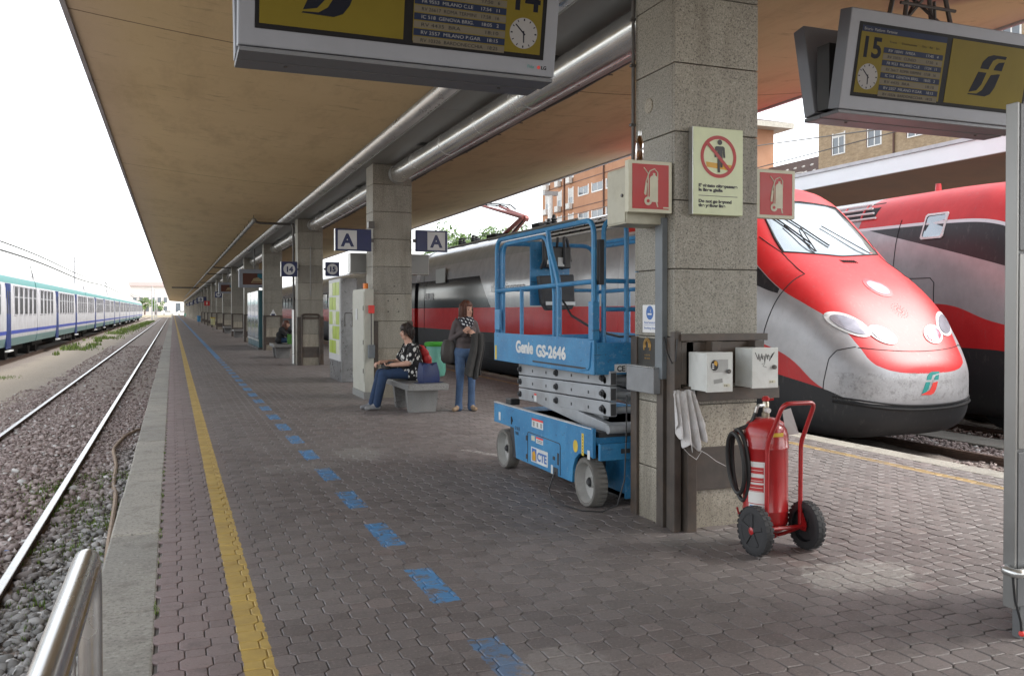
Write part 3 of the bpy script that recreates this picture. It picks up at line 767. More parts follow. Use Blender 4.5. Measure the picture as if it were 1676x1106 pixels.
    tag(br.build('horn_holes', MAT['red_gloss'], t), kind='stuff')
    # logo on the bumper: two teal strokes and a red one
    def stroke(poly, mat, nm):
        m_ = MB(); surf_patch(m_, poly, .004); m_.build(nm, mat, t)
    ox, oz = .02, .935; k_ = .155
    L = lambda q_: [(ox+a*k_, oz+b*k_) for a, b in q_]
    stroke(L([(-.52,.30),(-.42,.62),(-.15,.88),(.15,.98),(.98,.98),(.93,.84),(.42,.84),(.18,.72),(.02,.42),(-.02,.30)]), MAT['teal'], 'logo_stroke')
    stroke(L([(.30,.30),(.38,.50),(.55,.66),(.90,.72),(.80,.30)]), MAT['teal'], 'logo_stroke')
    stroke(L([(-.60,.14),(-.10,.14),(-.30,-.42),(-.55,-.72),(-1.0,-.82)]), MAT['teal'], 'logo_stroke')
    stroke(L([(.18,.06),(.60,.14),(.74,.14),(.52,-.50),(.30,-.82),(0,-.95),(-1.05,-.93),(-1.0,-.88),(-.50,-.86),(-.20,-.66),(.05,-.2)]), MAT['red_mark'], 'logo_stroke')
    # dark running gear behind the skirts
    for yb in (3.2, 6.0, 14.5, 17.2):
        m_ = MB().cyl((-.7,yb,.46),(.7,yb,.46),.09,n=8); 
        ws_ = m_.build('axle', MAT['under'], t)
        for s in (-1,1): MB().cyl((s*.68,yb,.46),(s*.80,yb,.46),.46,n=20).build('wheel', MAT['under'], ws_)
    # roof line rivets, small aerial
    MB().cyl((-.3,4.98,3.9),(-.3,4.98,4.08),.06,.045,n=12).build('roof_beacon', MAT['red_gloss'], t)
    if full:
        # walkway strip with cleats, pantograph
        rw = MB().box(-.55,.55,9.5,19.8,3.93,3.985)
        rw.build('roof_deck', MAT['soffit'], t, .01)
        pg = MB().box(-.5,.5,15.1,15.9,4.0,4.09); pgo = pg.build('pantograph', MAT['under'], t)
        MAT['panto'] = M('red_brown_pantograph', (.30,.10,.085), .5, .2)
        a = MB()
        for s in (-1,1): a.tube([(s*.12,15.5,4.08),(s*.06,14.15,4.46)], .06, 8)
        a.build('lower_arm', MAT['panto'], pgo)
        a = MB()
        for s in (-1,1): a.tube([(s*.05,14.1,4.46),(s*.3,17.0,5.10)], [.06,.035], 8)
        a.tube([(-.05,14.0,4.42),(.05,14.0,4.42)],.08,8)
        a.build('upper_arm', MAT['panto'], pgo)
        a = MB()
        for yy_ in (16.85,17.25): a.tube(roundpath([(-.8,yy_,5.0),(-.62,yy_,5.15),(.62,yy_,5.15),(.8,yy_,5.0)],.1), .022, 6)
        for s in (-1,1): a.tube([(s*.3,16.85,5.13),(s*.3,17.25,5.13)],.018,6)
        a.build('collector_head', MAT['under'], pgo)
        MB().tube([(.02,15.2,4.1),(.02,14.3,4.38)],.018,6).build('raising_rod', MAT['under'], pgo)
        for k, yy_ in enumerate((11.3,12.2,13.0,17.6,18.0,18.5,18.9,19.3)):
            MB().lathe([(.05,0),(.09,.03),(.05,.06),(.09,.09),(.05,.12),(.09,.15),(.05,.18),(.04,.26)],(-.35+.25*(k%3),yy_,3.98),n=10).build('roof_insulator', MAT['under'], t)
        MB().tube([(-.35,17.6,4.23),(-.1,18.0,4.23),(.1,18.5,4.23),(-.35,18.9,4.23),(-.1,19.3,4.23)],.02,6).build('roof_busbar', MAT['under'], t)
        MB().box(-.3,.1,12.4,12.9,4.05,4.16).build('roof_switch_box', MAT['under'], t, .02)
        # cab and service doors; number on the flank
        for yy_ in (19.45,):
            pts = [(-1.424,yy_,1.25),(-1.424,yy_,3.2)]; MB().tube(pts,.007,5).build('door_seam', MAT['seam'], t)
        text('lettering', 'ETR 500', .30, MAT['fs_letters'], t, (-1.43,19.35,2.22), (0,-1,0), (0,0,1), ext=.002, bold=.006, width=.95)
        MB().box(-1.45,-1.418,17.0,18.0,2.72,3.16).build('side_vent', MAT['soffit'], t, .006)
        sk = MB()
        for k in range(9): sk.box(-1.44,-1.415,12.3+.0,13.3,.62+k*.05,.645+k*.05)
        sk.build('skirt_grille', MAT['seam'], t)
        for yy_ in (10.2,13.6,16.0): MB().tube([(-1.422,yy_,.3),(-1.426,yy_,1.25)],.006,5).build('skirt_seam', MAT['seam'], t)
        text('lettering', 'frecciarossa', .34, MAT['fs_letters'], t, (-1.43,12.9,2.35), (0,-1,0), (0,0,1), ext=.002, width=2.3)
    return t
MAT['fs_letters'] = M('silver_lettering', (.50,.50,.52), .4, .2)
tr1 = power_car('red and silver high speed train nose at the platform edge, logo on its bumper', (9.10, 8.62, -.33), True)
tr2 = power_car('second red and silver high speed train on the farther track, behind the kiosk', (12.85, 6.75, -.30), False)
def fs_coach(y0, label):
    t = thing('high_speed_coach', label, 'train coach', (9.10, y0, -.33), group='coaches behind the red nosed train')
    MB().loft([[(a, yy_, c_) for a, b, c_ in ring_rows([10])[0]] for yy_ in (0, 25.6)]).build('body', MAT['fs_coach'], t)
    for k in range(12):
        y_ = 2.2+k*1.78
        MB().box(-1.437,-1.40,y_,y_+1.3,2.05,2.75).build('window', MAT['glass_dark'], t, .01)
    MB().box(-.9,.9,-.45,-.01,.7,3.3).build('gangway', MAT['under'], t)
    for yb in (3,5.6,20,22.6): MB().cyl((-.8,yb,.46),(.8,yb,.46),.45,n=20).build('wheelset', MAT['under'], t)
for k in range(4): fs_coach(29.35+k*26.1, ['silver coach with red stripe coupled behind the nosed power car', 'second silver coach of the red nosed train, behind the bench pillar', 'third silver coach of the red nosed train, far along the platform', 'fourth silver coach of the red nosed train, farthest along'][k])

# ------------------------------------------------------------------ departure boards
MAT['board'] = M('grey_board_casing', (.23,.245,.275), .45, .1, .08, 3)
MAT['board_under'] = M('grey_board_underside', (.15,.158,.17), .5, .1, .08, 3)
def screen(name, col, e):
    t = NT(name); t.b.inputs['Emission Color'].default_value = (*col, 1); t.b.inputs['Emission Strength'].default_value = e
    n = t.noise(t.obj(), 4, 3); c = t.mix(t.ramp(n, .3, .7), tuple(x*.9 for x in col), col)
    return t.fin(c, .5, 0, .15)
MAT['scr_yellow'] = screen('lit_yellow_screen', (.145,.112,.012), .02); MAT['scr_navy'] = screen('lit_navy_row', (.012,.02,.05), .02)
MAT['scr_pale'] = screen('lit_pale_row', (.13,.115,.085), .02); MAT['scr_white'] = screen('lit_white_face', (.25,.245,.24), .04)
MAT['scr_text'] = screen('lit_row_lettering', (.25,.25,.24), .03); MAT['scr_ink'] = M('dark_screen_ink', (.008,.01,.018), .6, spec=.15)
MAT['bezel'] = M('black_screen_bezel', (.008,.008,.009), .5, spec=.15)
LOGO = [[(-.52,.30),(-.42,.62),(-.15,.88),(.15,.98),(.98,.98),(.93,.84),(.42,.84),(.18,.72),(.02,.42),(-.02,.30)], [(.30,.30),(.38,.50),(.55,.66),(.90,.72),(.80,.30)], [(-.60,.14),(-.10,.14),(-.30,-.42),(-.55,-.72),(-1.0,-.82)], [(.18,.06),(.60,.14),(.74,.14),(.52,-.50),(.30,-.82),(0,-.95),(-1.05,-.93),(-1.0,-.88),(-.50,-.86),(-.20,-.66),(.05,-.2)]]
def departure_board(xc, num, label, flip):
    t = thing('departure_board', label, 'departure board', (xc, 5.70, 3.13), group='hanging departure boards')
    W = 1.025
    prof = [(-.20,0),(-.345,.745),(-.215,.77),(-.075,.02)]
    for s, nm in ((1,'front_case'),(-1,'rear_case')):
        m = MB(); a = [(-W, s*p, q) for p, q in prof]; b = [(W, s*p, q) for p, q in prof]
        m.add(a+b, [(0,1,5,4),(1,2,6,5),(2,3,7,6),(3,0,4,7),(0,3,2,1),(4,5,6,7)]); m.build(nm, MAT['board'], t, .008, weld=True)
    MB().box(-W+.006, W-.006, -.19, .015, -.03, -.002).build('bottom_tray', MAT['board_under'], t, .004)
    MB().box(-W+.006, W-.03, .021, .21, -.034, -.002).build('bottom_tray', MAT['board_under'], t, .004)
    for x in (-.72,.72): MB().cyl((x,.06,-.034),(x,.06,-.042),.012,n=10).build('screw', MAT['dark_pipe'], t)
    MB().box(-W+.02,W-.02,-.07,.07,.03,.55).build('inner_box', MAT['black'], t)
    # lattice bracket up to the roof
    for x in (-.32,.32):
        for y in (-.12,.12): MB().tube([(x,y,.5),(x*.55,y*.6,1.2)],.02,6).build('bracket_bar', MAT['dark_pipe'], t)
        MB().tube([(x,-.12,.7),(-x*.3,.09,1.15)],.014,6).build('bracket_bar', MAT['dark_pipe'], t)
        MB().tube([(x,.12,.6),(x*.2,-.1,1.0)],.014,6).build('bracket_bar', MAT['dark_pipe'], t)
    MB().tube([(-.3,-.1,.95),(.3,-.1,.95)],.014,6).build('bracket_bar', MAT['dark_pipe'], t)
    # screens on the tilted face
    o = Vector((0,-.20,0)); v = Vector((0,-.145,.745)).normalized(); u = Vector((1,0,0)); n = u.cross(v)
    def P(a, b, d=0): return o+u*a+v*b+n*d
    def pl(a0, a1, b0, b1, d0, d1, name, mat, par=t): return MB().obox(P((a0+a1)/2,(b0+b1)/2,(d0+d1)/2), u, v, n, (a1-a0)/2, (b1-b0)/2, (d1-d0)/2).build(name, mat, par)
    bz = pl(-.93,.935,.105,.665,-.01,.004,'screen_bezel',MAT['bezel'])
    sL, sR = (-.905,-.03), (.03,.905)
    tt, lg = (sL, sR) if flip else (sR, sL)
    pl(lg[0],lg[1],.135,.64,.0042,.0062,'logo_screen',MAT['scr_yellow'])
    c = (lg[0]+lg[1])/2
    for q in LOGO:
        MB().prism([(c+a*.185, .385+b*.175) for a, b in q], o+n*.0064, u, v, .0012).build('logo_stroke', MAT['scr_ink'], t)
    pl(tt[0],tt[1],.135,.64,.0042,.0062,'timetable_screen',MAT['scr_yellow'])
    pl(tt[0],tt[1],.595,.64,.0064,.0074,'header_strip',MAT['scr_navy'])
    text('lettering','Binario  Platform  Partenze',.03,MAT['scr_text'],t,P(tt[0]+.02,.607,.0078),u,v,ext=.0004)
    r0 = tt[0]+(.235 if flip else .0); r1 = r0+.62
    rows = ['RV 10041  IVREA          17:45   4','RV 33031  CUNEO          17:50   6','FR 9553  MILANO C.LE     17:54   11','RV 26617  ROMA TERMINI   17:58   16','IC 518  GENOVA BRIG.     18:05   2','RV 4435  BRA             18:10','RV 2557  MILANO P.GAR    18:15','RV 10326  BARDONECCHIA   18:25']
    h = .0475
    for k, s in enumerate(rows):
        b = .50-k*h
        pl(r0+.004,r1,b-h+.003,b-.003,.0064,.0074,'timetable_row',MAT['scr_navy'] if k%2==0 else MAT['scr_pale'])
        text('lettering', s, .030, MAT['scr_text'] if k%2==0 else MAT['scr_ink'], t, P(r0+.05,b-h+.014,.0078), u, v, ext=.0004, width=.52)
    text('lettering','Treno      Destinazione      Ora    Rit    Bin',.022,MAT['scr_ink'],t,P(r0+.05,.535,.0066),u,v,ext=.0004,width=.52)
    cx = tt[0]+.115 if flip else tt[1]-.125
    text('board_number', num, .215, MAT['scr_ink'], t, P(cx,.41,.0066), u, v, 'CENTER', ext=.0006, bold=.006)
    x_, y_ = u, v
    MB().prism([(cx+.098*math.cos(2*math.pi*i/40), .262+.098*math.sin(2*math.pi*i/40)) for i in range(40)], o+n*.0064, u, v, .001).build('clock_face', MAT['scr_white'], t)
    for k in range(12):
        a = R(30*k); d = u*math.sin(a)+v*math.cos(a)
        MB().bar(P(cx,.262,.0082)+d*.078, P(cx,.262,.0082)+d*.092, .006 if k%3 else .009, .001, n).build('clock_tick', MAT['scr_ink'], t)
    for ang, L in ((312,.08),(176,.06)):
        a = R(ang); d = u*math.sin(a)+v*math.cos(a); MB().bar(P(cx,.262,.0088)-d*.015, P(cx,.262,.0088)+d*L, .008, .001, n).build('clock_hand', MAT['scr_ink'], t)
    # maker's marks on the casing
    text('maker_mark','LG',.032,MAT['bezel'],t,P(W-.10,.045,.0008),u,v,ext=.0006,bold=.001)
    MB().prism([(W-.118+.012*math.cos(i*.5236),.056+.012*math.sin(i*.5236)) for i in range(12)], o+n*.0005, u, v, .001).build('maker_mark', MAT['red_mark'], t)
    text('maker_mark','Fida',.030,MAT['teal'],t,P(W-.20,.047,.0008),u,v,ext=.0006)
    return t
departure_board(1.39, '14', 'grey departure board 14 hanging at the top left, clock at its right', False)
departure_board(5.87, '15', 'grey departure board 15 hanging at the top right beside the kiosk', True)

# ------------------------------------------------------------------ light tubes, cables and pipes under the canopy
MAT['tube_alu'] = M('polished_aluminium_tube', (.74,.74,.72), .22, .88, .1, 2)
for k in range(-1, 29):
    y0 = PY+10.03*k+PD; y1 = PY+10.03*(k+1)
    lab = ['', 'polished light tube between the two nearest pillars', 'polished light tube beyond the second pillar', 'polished light tube beyond the third pillar'][k+1] if -1 < k < 3 else ('polished light tube behind the camera side of the nearest pillar' if k < 0 else 'small polished light tube far along the canopy soffit')
    t = thing('light_tube', lab, 'light fitting', (3.70, y0, 3.95), group='light tubes along the canopy soffit')
    L = y1-y0
    MB().cyl((0,.16,0),(0,L-.26,0),.165,n=32).build('tube', MAT['tube_alu'], t)
    for a, b in ((.03,.16),(L-.26,L-.1)): MB().lathe([(.10,a),(.165,a+.015),(.172,(a+b)/2),(.172,b-.02),(.166,b)], (0,0,0), (0,1,0), 24).build('end_cap', MAT['grey_pipe'], t)
    for yy in (1.5, L/2, L-1.5): MB().box(-.02,.02,yy-.03,yy+.03,.16,.19).build('hanger', MAT['grey_pipe'], t)
    if k < 3:
        for yy in (L*.33,L*.66): MB().lathe([(.166,yy-.012),(.1695,yy-.01),(.1695,yy+.01),(.166,yy+.012)],(0,0,0),(0,1,0),32).build('joint_ring', MAT['alu'], t)
# cable with clips along the right wing
pts = [(4.60, y, 4.235+.012*math.sin(y*1.7)) for y in np.arange(-6, 80, 1.0)]
cb = MB().tube(pts,.022,6).build('ceiling_cable', MAT['dark_pipe']); tag(cb, 'dark cable clipped along the right wing of the canopy', 'cable')
cm = MB().tube([(0,0,0),(.03,.02,.03),(.14,.02,.036)],.006,5).mesh('cable_clip',[MAT['dark_pipe']])
for y in np.arange(5.5,40,.9): put('cable_clip', cm, cb, (4.60,y+random.uniform(-.2,.2),4.235), (0,0,random.uniform(-.4,.4)))
# drain pipe under the left wing with branches to pillars
dp = thing('drain_pipe', 'grey drain pipe hung under the left wing of the canopy', 'pipe', (2.2,26.6,4.15))
MB().cyl((0,0,0),(0,180,0),.055,n=14).build('main_pipe', MAT['grey_pipe'], dp)
MB().ball((0,0,0),.075).build('elbow', MAT['grey_pipe'], dp)
hm = MB().cyl((0,0,.05),(0,0,.22),.009,n=6).lathe([(.058,-.02),(.064,-.02),(.064,.02),(.058,.02)],(0,0,0),(0,1,0),14).mesh('hanger',[MAT['dark_pipe']])
for k in range(24): put('hanger', hm, dp, (0,.15+k*1.75,0))
for k in range(4):
    yy = [0, 28.6, 38.6, 58.5][k]
    MB().tube(roundpath([(0,yy,0),(.12,yy,-.06),(1.02,yy-.05,-.075)],.06), .036, 8).build('branch_pipe', MAT['dark_pipe'], dp)
MB().tube(roundpath([(1.0,-.05,-.07),(1.045,-.06,-.08),(1.045,-.5,-.12),(1.045,-.5,-2.6)],.05),.035,8).build('down_pipe', MAT['dark_pipe'], dp)
MB().tube([(1.045,-.5,-2.58),(1.045,-.5,-4.14)],.05,8).build('down_pipe_shoe', MAT['alu'], dp)
hb = MB().box(-.1,2.7,104.9,105.2,4.02,4.16).build('sign_beam', MAT['dark_pipe']); tag(hb, 'dark cross bar hung far off under the left wing of the canopy', 'beam')

# ------------------------------------------------------------------ nearest pillar: guards, conduit, signs, boxes
P0 = pillars[0]
def pp(x0,x1,y0,y1,z0,z1,name,mat,bev=.003): return MB().box(x0-PXL,x1-PXL,y0-PY,y1-PY,z0,z1).build(name,mat,P0,bev)
pp(3.255,3.279,5.86,5.95,0,1.352,'corner_angle',MAT['brown_steel']); pp(3.265,3.279,5.36,5.44,0,1.36,'corner_angle',MAT['brown_steel'])
pp(3.245,3.30,5.30,5.358,0,1.40,'corner_angle',MAT['brown_steel']); pp(3.325,3.40,5.255,5.352,0,1.02,'steel_post',MAT['brown_steel']); pp(3.34,3.40,5.30,5.352,1.03,1.36,'steel_post',MAT['brown_steel'])
pp(3.29,4.02,5.285,5.356,1.335,1.385,'steel_channel',MAT['brown_steel']); pp(3.30,4.0,5.30,5.357,1.03,1.33,'back_plate',MAT['brown_steel'])
pp(3.28,4.10,5.255,5.298,.915,1.005,'steel_channel',MAT['brown_steel']); pp(3.41,3.985,5.335,5.358,.27,.575,'kick_plate',MAT['brown_steel'])
MAT['conduit'] = M('blue_grey_conduit', (.16,.18,.195), .5, .1, .15, 5)
pp(3.235,3.279,5.452,5.552,1.06,2.21,'cable_duct',MAT['conduit']); pp(3.245,3.279,5.457,5.547,0,1.058,'cable_duct',MAT['brown_steel'])
MB().tube([(-.015,.575,2.58),(-.015,.575,4.0)],.014,8).build('wall_pipe',MAT['dark_pipe'],P0); MB().ball((-.015,.575,4.0),.03).build('pipe_cap',MAT['dark_pipe'],P0)
for z in (2.95,3.4,3.75): MB().box(-.04,.001,.56,.59,z,z+.02).build('pipe_clip',MAT['dark_pipe'],P0)
MB().lathe([(.055,0),(.055,.006),(.045,.009)],(0,.36,3.06),(-1,0,0),20).build('cover_disc',MAT['granite_low'],P0)
MB().tube([(-.03,.09,1.36),(-.035,.04,1.25),(-.035,-.03,1.18),(-.03,-.065,1.2),(-.02,-.07,1.35)],.006,6).build('loose_wire',MAT['black'],P0)
for x in (3.50,3.86): pp(x,x+.07,5.22,5.30,1.262,1.334,'box_bracket',MAT['brown_steel'])

MAT['lum'] = M('pale_green_sign_face', (.62,.68,.45), .4, var=.06, dirt=(.4,.42,.3), dirt_amt=.25)
MAT['sign_red'] = M('sign_red', (.40,.022,.022), .4, var=.06); MAT['sign_black'] = M('sign_black', (.015,.014,.013), .4); MAT['sign_orange'] = M('sign_amber', (.60,.32,.02), .4)
MAT['cream'] = M('cream_sign_face', (.55,.54,.42), .45, var=.08, dirt=(.3,.28,.2), dirt_amt=.3)
MAT['cream_box'] = M('beige_steel_box', (.44,.43,.34), .5, var=.08, dirt=(.25,.22,.16), dirt_amt=.5)
U, VV = Vector((1,0,0)), Vector((0,0,1))
def flat(m, poly, y, name, mat, par, d=.0015): return MB().prism(poly, (0,y,0), U, VV, d).build(name, mat, par)
s = thing('prohibition_sign', 'pale green yellow-line warning sign with crossed standing man on the nearest pillar', 'sign', (3.602,5.355,2.533))
MB().box(-.208,.208,-.055,0,-.307,.307).build('sign_box', MAT['lum'], s, .004)
MB().box(-.212,-.209,-.052,-.001,-.307,.307).build('side_strip', MAT['alu'], s)
f = -.0555
N = 48; cz = .105; ro, ri = .150, .124
m = MB(); a = [(ro*math.cos(2*math.pi*i/N), f-.0012, cz+ro*math.sin(2*math.pi*i/N)) for i in range(N)]; b = [(ri*math.cos(2*math.pi*i/N), f-.0012, cz+ri*math.sin(2*math.pi*i/N)) for i in range(N)]
m.add(a+b, [(i,(i+1)%N,N+(i+1)%N,N+i) for i in range(N)]); m.build('ring', MAT['sign_red'], s)
flat(0,[(-.098,.03),(.088,.013),(.098,.028),(.115,.05),(-.105,.066)],f,'yellow_band',MAT['sign_orange'],s,.0008)
def disc(cx,cz_,r,n=18): return [(cx+r*math.cos(2*math.pi*i/n),cz_+r*math.sin(2*math.pi*i/n)) for i in range(n)]
flat(0,disc(.01,.208,.019),f-.001,'figure_head',MAT['sign_black'],s)
flat(0,[(-.018,.18),(.038,.18),(.05,.17),(.055,.10),(.040,.10),(.037,.15),(.033,.15),(.033,.03),(.015,.03),(.012,.09),(.010,.09),(.012,-.005),(-.008,-.005),(-.010,.15),(-.016,.15),(-.019,.10),(-.034,.10),(-.03,.17)],f-.001,'figure_body',MAT['sign_black'],s)
MB().bar((-.092,f-.0035,.197),(.092,f-.0035,.013),.024,.001,(0,1,0)).build('slash_bar', MAT['sign_red'], s)
for z_, tx in ((-.112,"E' vietato oltrepassare"),(-.142,'la linea gialla'),(-.222,'Do not go beyond'),(-.252,'the yellow line')):
    text('lettering', tx, .030, MAT['sign_black'], s, (-.165,f-.0008,z_), U, VV, ext=.0006, bold=.0016, width={'E':.325,'l':.20,'D':.275,'t':.225}[tx[0]])
MB().box(-.165,.16,f-.0012,f,-.176,-.172).build('rule_line', MAT['sign_black'], s)
def fire_sign(x, w_, label):
    s = thing('fire_extinguisher_sign', label, 'sign', (x,5.40,2.41), group='red extinguisher signs on the pillar')
    MB().box(-w_/2,w_/2,-.028,.028,-.18,.18).build('sign_box', MAT['cream'], s, .004)
    MB().box(-w_/2+.028,w_/2-.028,-.0305,-.0285,-.155,.155).build('red_panel', MAT['sign_red'], s)
    y = -.031
    flat(0,[(-.008,-.105),(.057,-.105),(.057,.055),(.05,.07),(.035,.08),(.035,.095),(.018,.095),(.018,.08),(0,.07),(-.008,.055)],y,'bottle_mark',MAT['cream'],s)
    flat(0,disc(-.022,-.10,.03),y-.0016,'wheel_mark',MAT['cream'],s); flat(0,disc(-.022,-.10,.012),y-.0034,'wheel_hub_mark',MAT['sign_red'],s)
    flat(0,[(.04,-.105),(.052,-.105),(.06,-.14),(.052,-.14)],y,'foot_mark',MAT['cream'],s)
    hp = [(.03,y-.001,.095),(.04,y-.001,.11),(.06,y-.001,.10),(.062,y-.001,.08)]; 
    MB().tube([(-.055,y-.001,.13),(-.02,y-.001,.09),(-.022,y-.001,-.07)],.004,5).build('handle_mark',MAT['cream'],s)
    MB().tube([(.055,y-.001,.05),(.055,y-.001,.10),(.03,y-.001,.125),(-.005,y-.001,.11),(-.02,y-.001,.08),(-.038,y-.001,.03),(-.05,y-.001,-.05)],.004,5).build('hose_mark',MAT['cream'],s)
    flat(0,[(-.05,-.055),(-.036,-.06),(-.026,.02),(-.034,.03)],y,'nozzle_mark',MAT['cream'],s)
    return s
fs1 = fire_sign(3.093,.345,'red extinguisher sign on the left side of the nearest pillar, bottle on top')
fs2 = fire_sign(4.155,.345,'red extinguisher sign on the right side of the nearest pillar')
MB().box(.10,.15,-.0322,-.0308,-.148,-.138).build('maker_label', MAT['cream'], fs1)
s = thing('beige_junction_box','beige steel junction box behind the left extinguisher sign','electrical box',(3.115,5.62,2.16))
MB().box(-.155,.162,-.145,.145,0,.40).build('case', MAT['cream_box'], s, .006); MB().box(-.162,-.1555,-.135,.135,.012,.388).build('door', MAT['cream_box'], s, .003)
MB().cyl((-.162,-.10,.2),(-.172,-.10,.2),.012,n=10).build('lock', MAT['dark_pipe'], s)
def glass(name, col, rough=.05):
    t = NT(name); t.b.inputs['Transmission Weight'].default_value = .85; t.b.inputs['IOR'].default_value = 1.45
    n = t.noise(t.obj(), 20, 2); return t.fin(t.mix(n, tuple(c*.8 for c in col), col), rough)
MAT['beer'] = glass('brown_bottle_glass', (.20,.075,.015))
s = thing('beer_bottle','brown glass beer bottle standing on the left extinguisher sign','bottle',(3.023,5.40,2.592))
MB().lathe([(.026,0),(.030,.006),(.030,.115),(.026,.135),(.014,.16),(.012,.195)],n=20).build('glass_body', MAT['beer'], s)
MB().lathe([(.0135,.17),(.014,.197),(.013,.204),(.0,.205)],n=14).build('neck_foil', MAT['alu'], s)
# left face: smoking sign, plaque, letter box   (seen from -X: right is -Y)
LU = Vector((0,-1,0))
MAT['sign_white'] = M('white_sign_face', (.72,.73,.74), .4, var=.05); MAT['sign_blue'] = M('sign_blue', (.05,.15,.42), .4, var=.08)
s = thing('smoking_area_sign','small white and blue smoking area sign on the pillar side','sign',(3.2785,5.69,1.487))
MB().box(-.006,0,-.107,.107,-.10,.104).build('plate', MAT['sign_white'], s)
m = MB().prism([(.052*math.cos(2*math.pi*i/28),.046+.052*math.sin(2*math.pi*i/28)) for i in range(28)],(-.0063,0,0),LU,VV,.001); m.build('blue_disc',MAT['sign_blue'],s)
MB().box(-.0090,-.0075,-.028,.028,.03,.042).build('cigarette_mark',MAT['sign_white'],s); MB().tube([(-.008,-.018,.05),(-.008,-.01,.06),(-.008,-.018,.07)],.0025,5).build('smoke_mark',MAT['sign_white'],s)
text('lettering','Area fumatori',.026,MAT['sign_blue'],s,(-.0064,.085,-.034),LU,VV,ext=.0005,width=.165); text('lettering','Smoking Area',.026,MAT['sign_blue'],s,(-.0064,.085,-.075),LU,VV,ext=.0005,width=.165)
MB().box(-.0074,-.0062,-.085,.085,-.046,-.044).build('rule_line',MAT['sign_blue'],s)
MAT['bronze'] = M('dark_bronze', (.045,.042,.036), .4, .4); MAT['gold'] = M('worn_gold', (.36,.22,.07), .4, .6)
s = thing('bronze_plaque','dark plaque with gold horseshoe emblem on the pillar side','plaque',(3.278,5.715,1.245))
MB().box(-.012,0,-.145,.145,-.105,.10).build('plate', MAT['bronze'], s, .003)
m = MB(); m.tube([(-.0135,.03*math.cos(R(a)),.045+.04*math.sin(R(a))) for a in range(-20,201,20)],.008,6); m.build('emblem', MAT['gold'], s)
m = MB(); m.tube([(-.0135,.05*math.cos(R(a)),.04+.058*math.sin(R(a))) for a in range(-30,211,20)],.006,6); m.build('emblem', MAT['gold'], s)
for k, (z_, tx) in enumerate(((-.03,'a ricordo'),(-.055,'dei caduti'))): text('lettering',tx,.022,MAT['gold'],s,(-.0125,0,z_),LU,VV,'CENTER',ext=.0004)
s = thing('grey_letter_box','plain grey steel box on the pillar side under the plaque','box',(3.235,5.70,.95))
MB().box(-.045,.044,-.205,.20,0,.185).build('case', M('grey_box_steel',(.23,.24,.25),.5,.1), s, .006); MB().box(-.04,.04,-.2,.195,.187,.193).build('lid_edge', MAT['alu'], s)

MAT['enamel'] = M('white_enamel_steel', (.58,.60,.58), .4, var=.06, dirt=(.3,.28,.24), dirt_amt=.45, bump=.05)
MAT['ink'] = M('marker_ink', (.03,.03,.035), .6)
def ebox(x0,x1,y0,y1,z0,z1,label,kind):
    t = thing('electrical_box',label,'electrical box',((x0+x1)/2,(y0+y1)/2,z0),group='white electrical boxes on the nearest pillar')
    w_,d_,h = (x1-x0)/2,(y1-y0)/2,z1-z0
    MB().box(-w_,w_,-d_+.02,d_,0,h).build('case',MAT['enamel'],t,.004); dr = MB().box(-w_-.004,w_+.004,-d_,-d_+.0175,-.004,h+.004).build('door',MAT['enamel'],t,.003)
    MB().lathe([(.013,0),(.015,.006),(.015,.018),(.01,.022)],(w_-.035,-d_,h*.52),(0,-1,0),14).build('lock_knob',MAT['dark_pipe'],dr)
    MB().box(w_-.07,w_-.02,-d_-.0015,-d_-.0003,.03,.05).build('number_label',MAT['cream'],dr); text('lettering','E 48',.015,MAT['ink'],dr,(w_-.066,-d_-.0018,.034),U,VV,ext=.0003)
    if kind == 0:
        MB().box(-w_+.045,w_-.035,-d_-.0015,-d_-.0003,h*.50,h*.83).build('tape_patch',M('grey_tape',(.38,.39,.38),.6),dr)
        MB().obox((-w_+.085,-d_-.001,h*.27),(1,0,.12),(0,1,0),(-.12,0,1),.035,.0006,.014).build('tape_patch',MAT['soffit'],dr)
        st = MB(); st.prism([(-w_+.055+.030*math.cos(2*math.pi*i/22),h*.68+.036*math.sin(2*math.pi*i/22)) for i in range(22)],(0,-d_-.0018,0),U,VV,.0012); st.build('round_sticker',MAT['sign_black'],dr)
        MB().prism([(-w_+.052,h*.70),(-w_+.072,h*.66),(-w_+.078,h*.74),(-w_+.066,h*.80),(-w_+.050,h*.78)],(0,-d_-.0032,0),U,VV,.001).build('sticker_art',MAT['sign_orange'],dr)
        for q in range(3): MB().box(-w_+.034,-w_+.05,-d_-.0044,-d_-.0033,h*(.60+.05*q),h*(.625+.05*q)).build('sticker_lettering',MAT['sign_white'],dr)
    else:
        zz = [(-.085,.20),(-.06,.15),(-.055,.19),(-.045,.14),(-.03,.19),(-.02,.15),(-.035,.17),(-.01,.175),(-.005,.13),(.005,.19),(.02,.15),(.025,.185),(.01,.17),(.04,.175),(.035,.14),(.06,.19),(.05,.16),(.075,.20)]
        MB().tube([(a,-d_-.001,b+.045) for a,b in zz],.0022,5).build('scribble',MAT['ink'],dr)
        MB().tube([(-.03,-d_-.001,.165),(0,-d_-.001,.17),(-.02,-d_-.001,.15),(.01,-d_-.001,.14)],.0016,5).build('scribble',MAT['ink'],dr)
    return t
ebox(3.349,3.548,5.05,5.285,1.0,1.262,'white electrical box with round black sticker, left of the pair',0)
ebox(3.715,3.925,5.05,5.255,1.015,1.288,'white electrical box with black scribble, right of the pair',1)
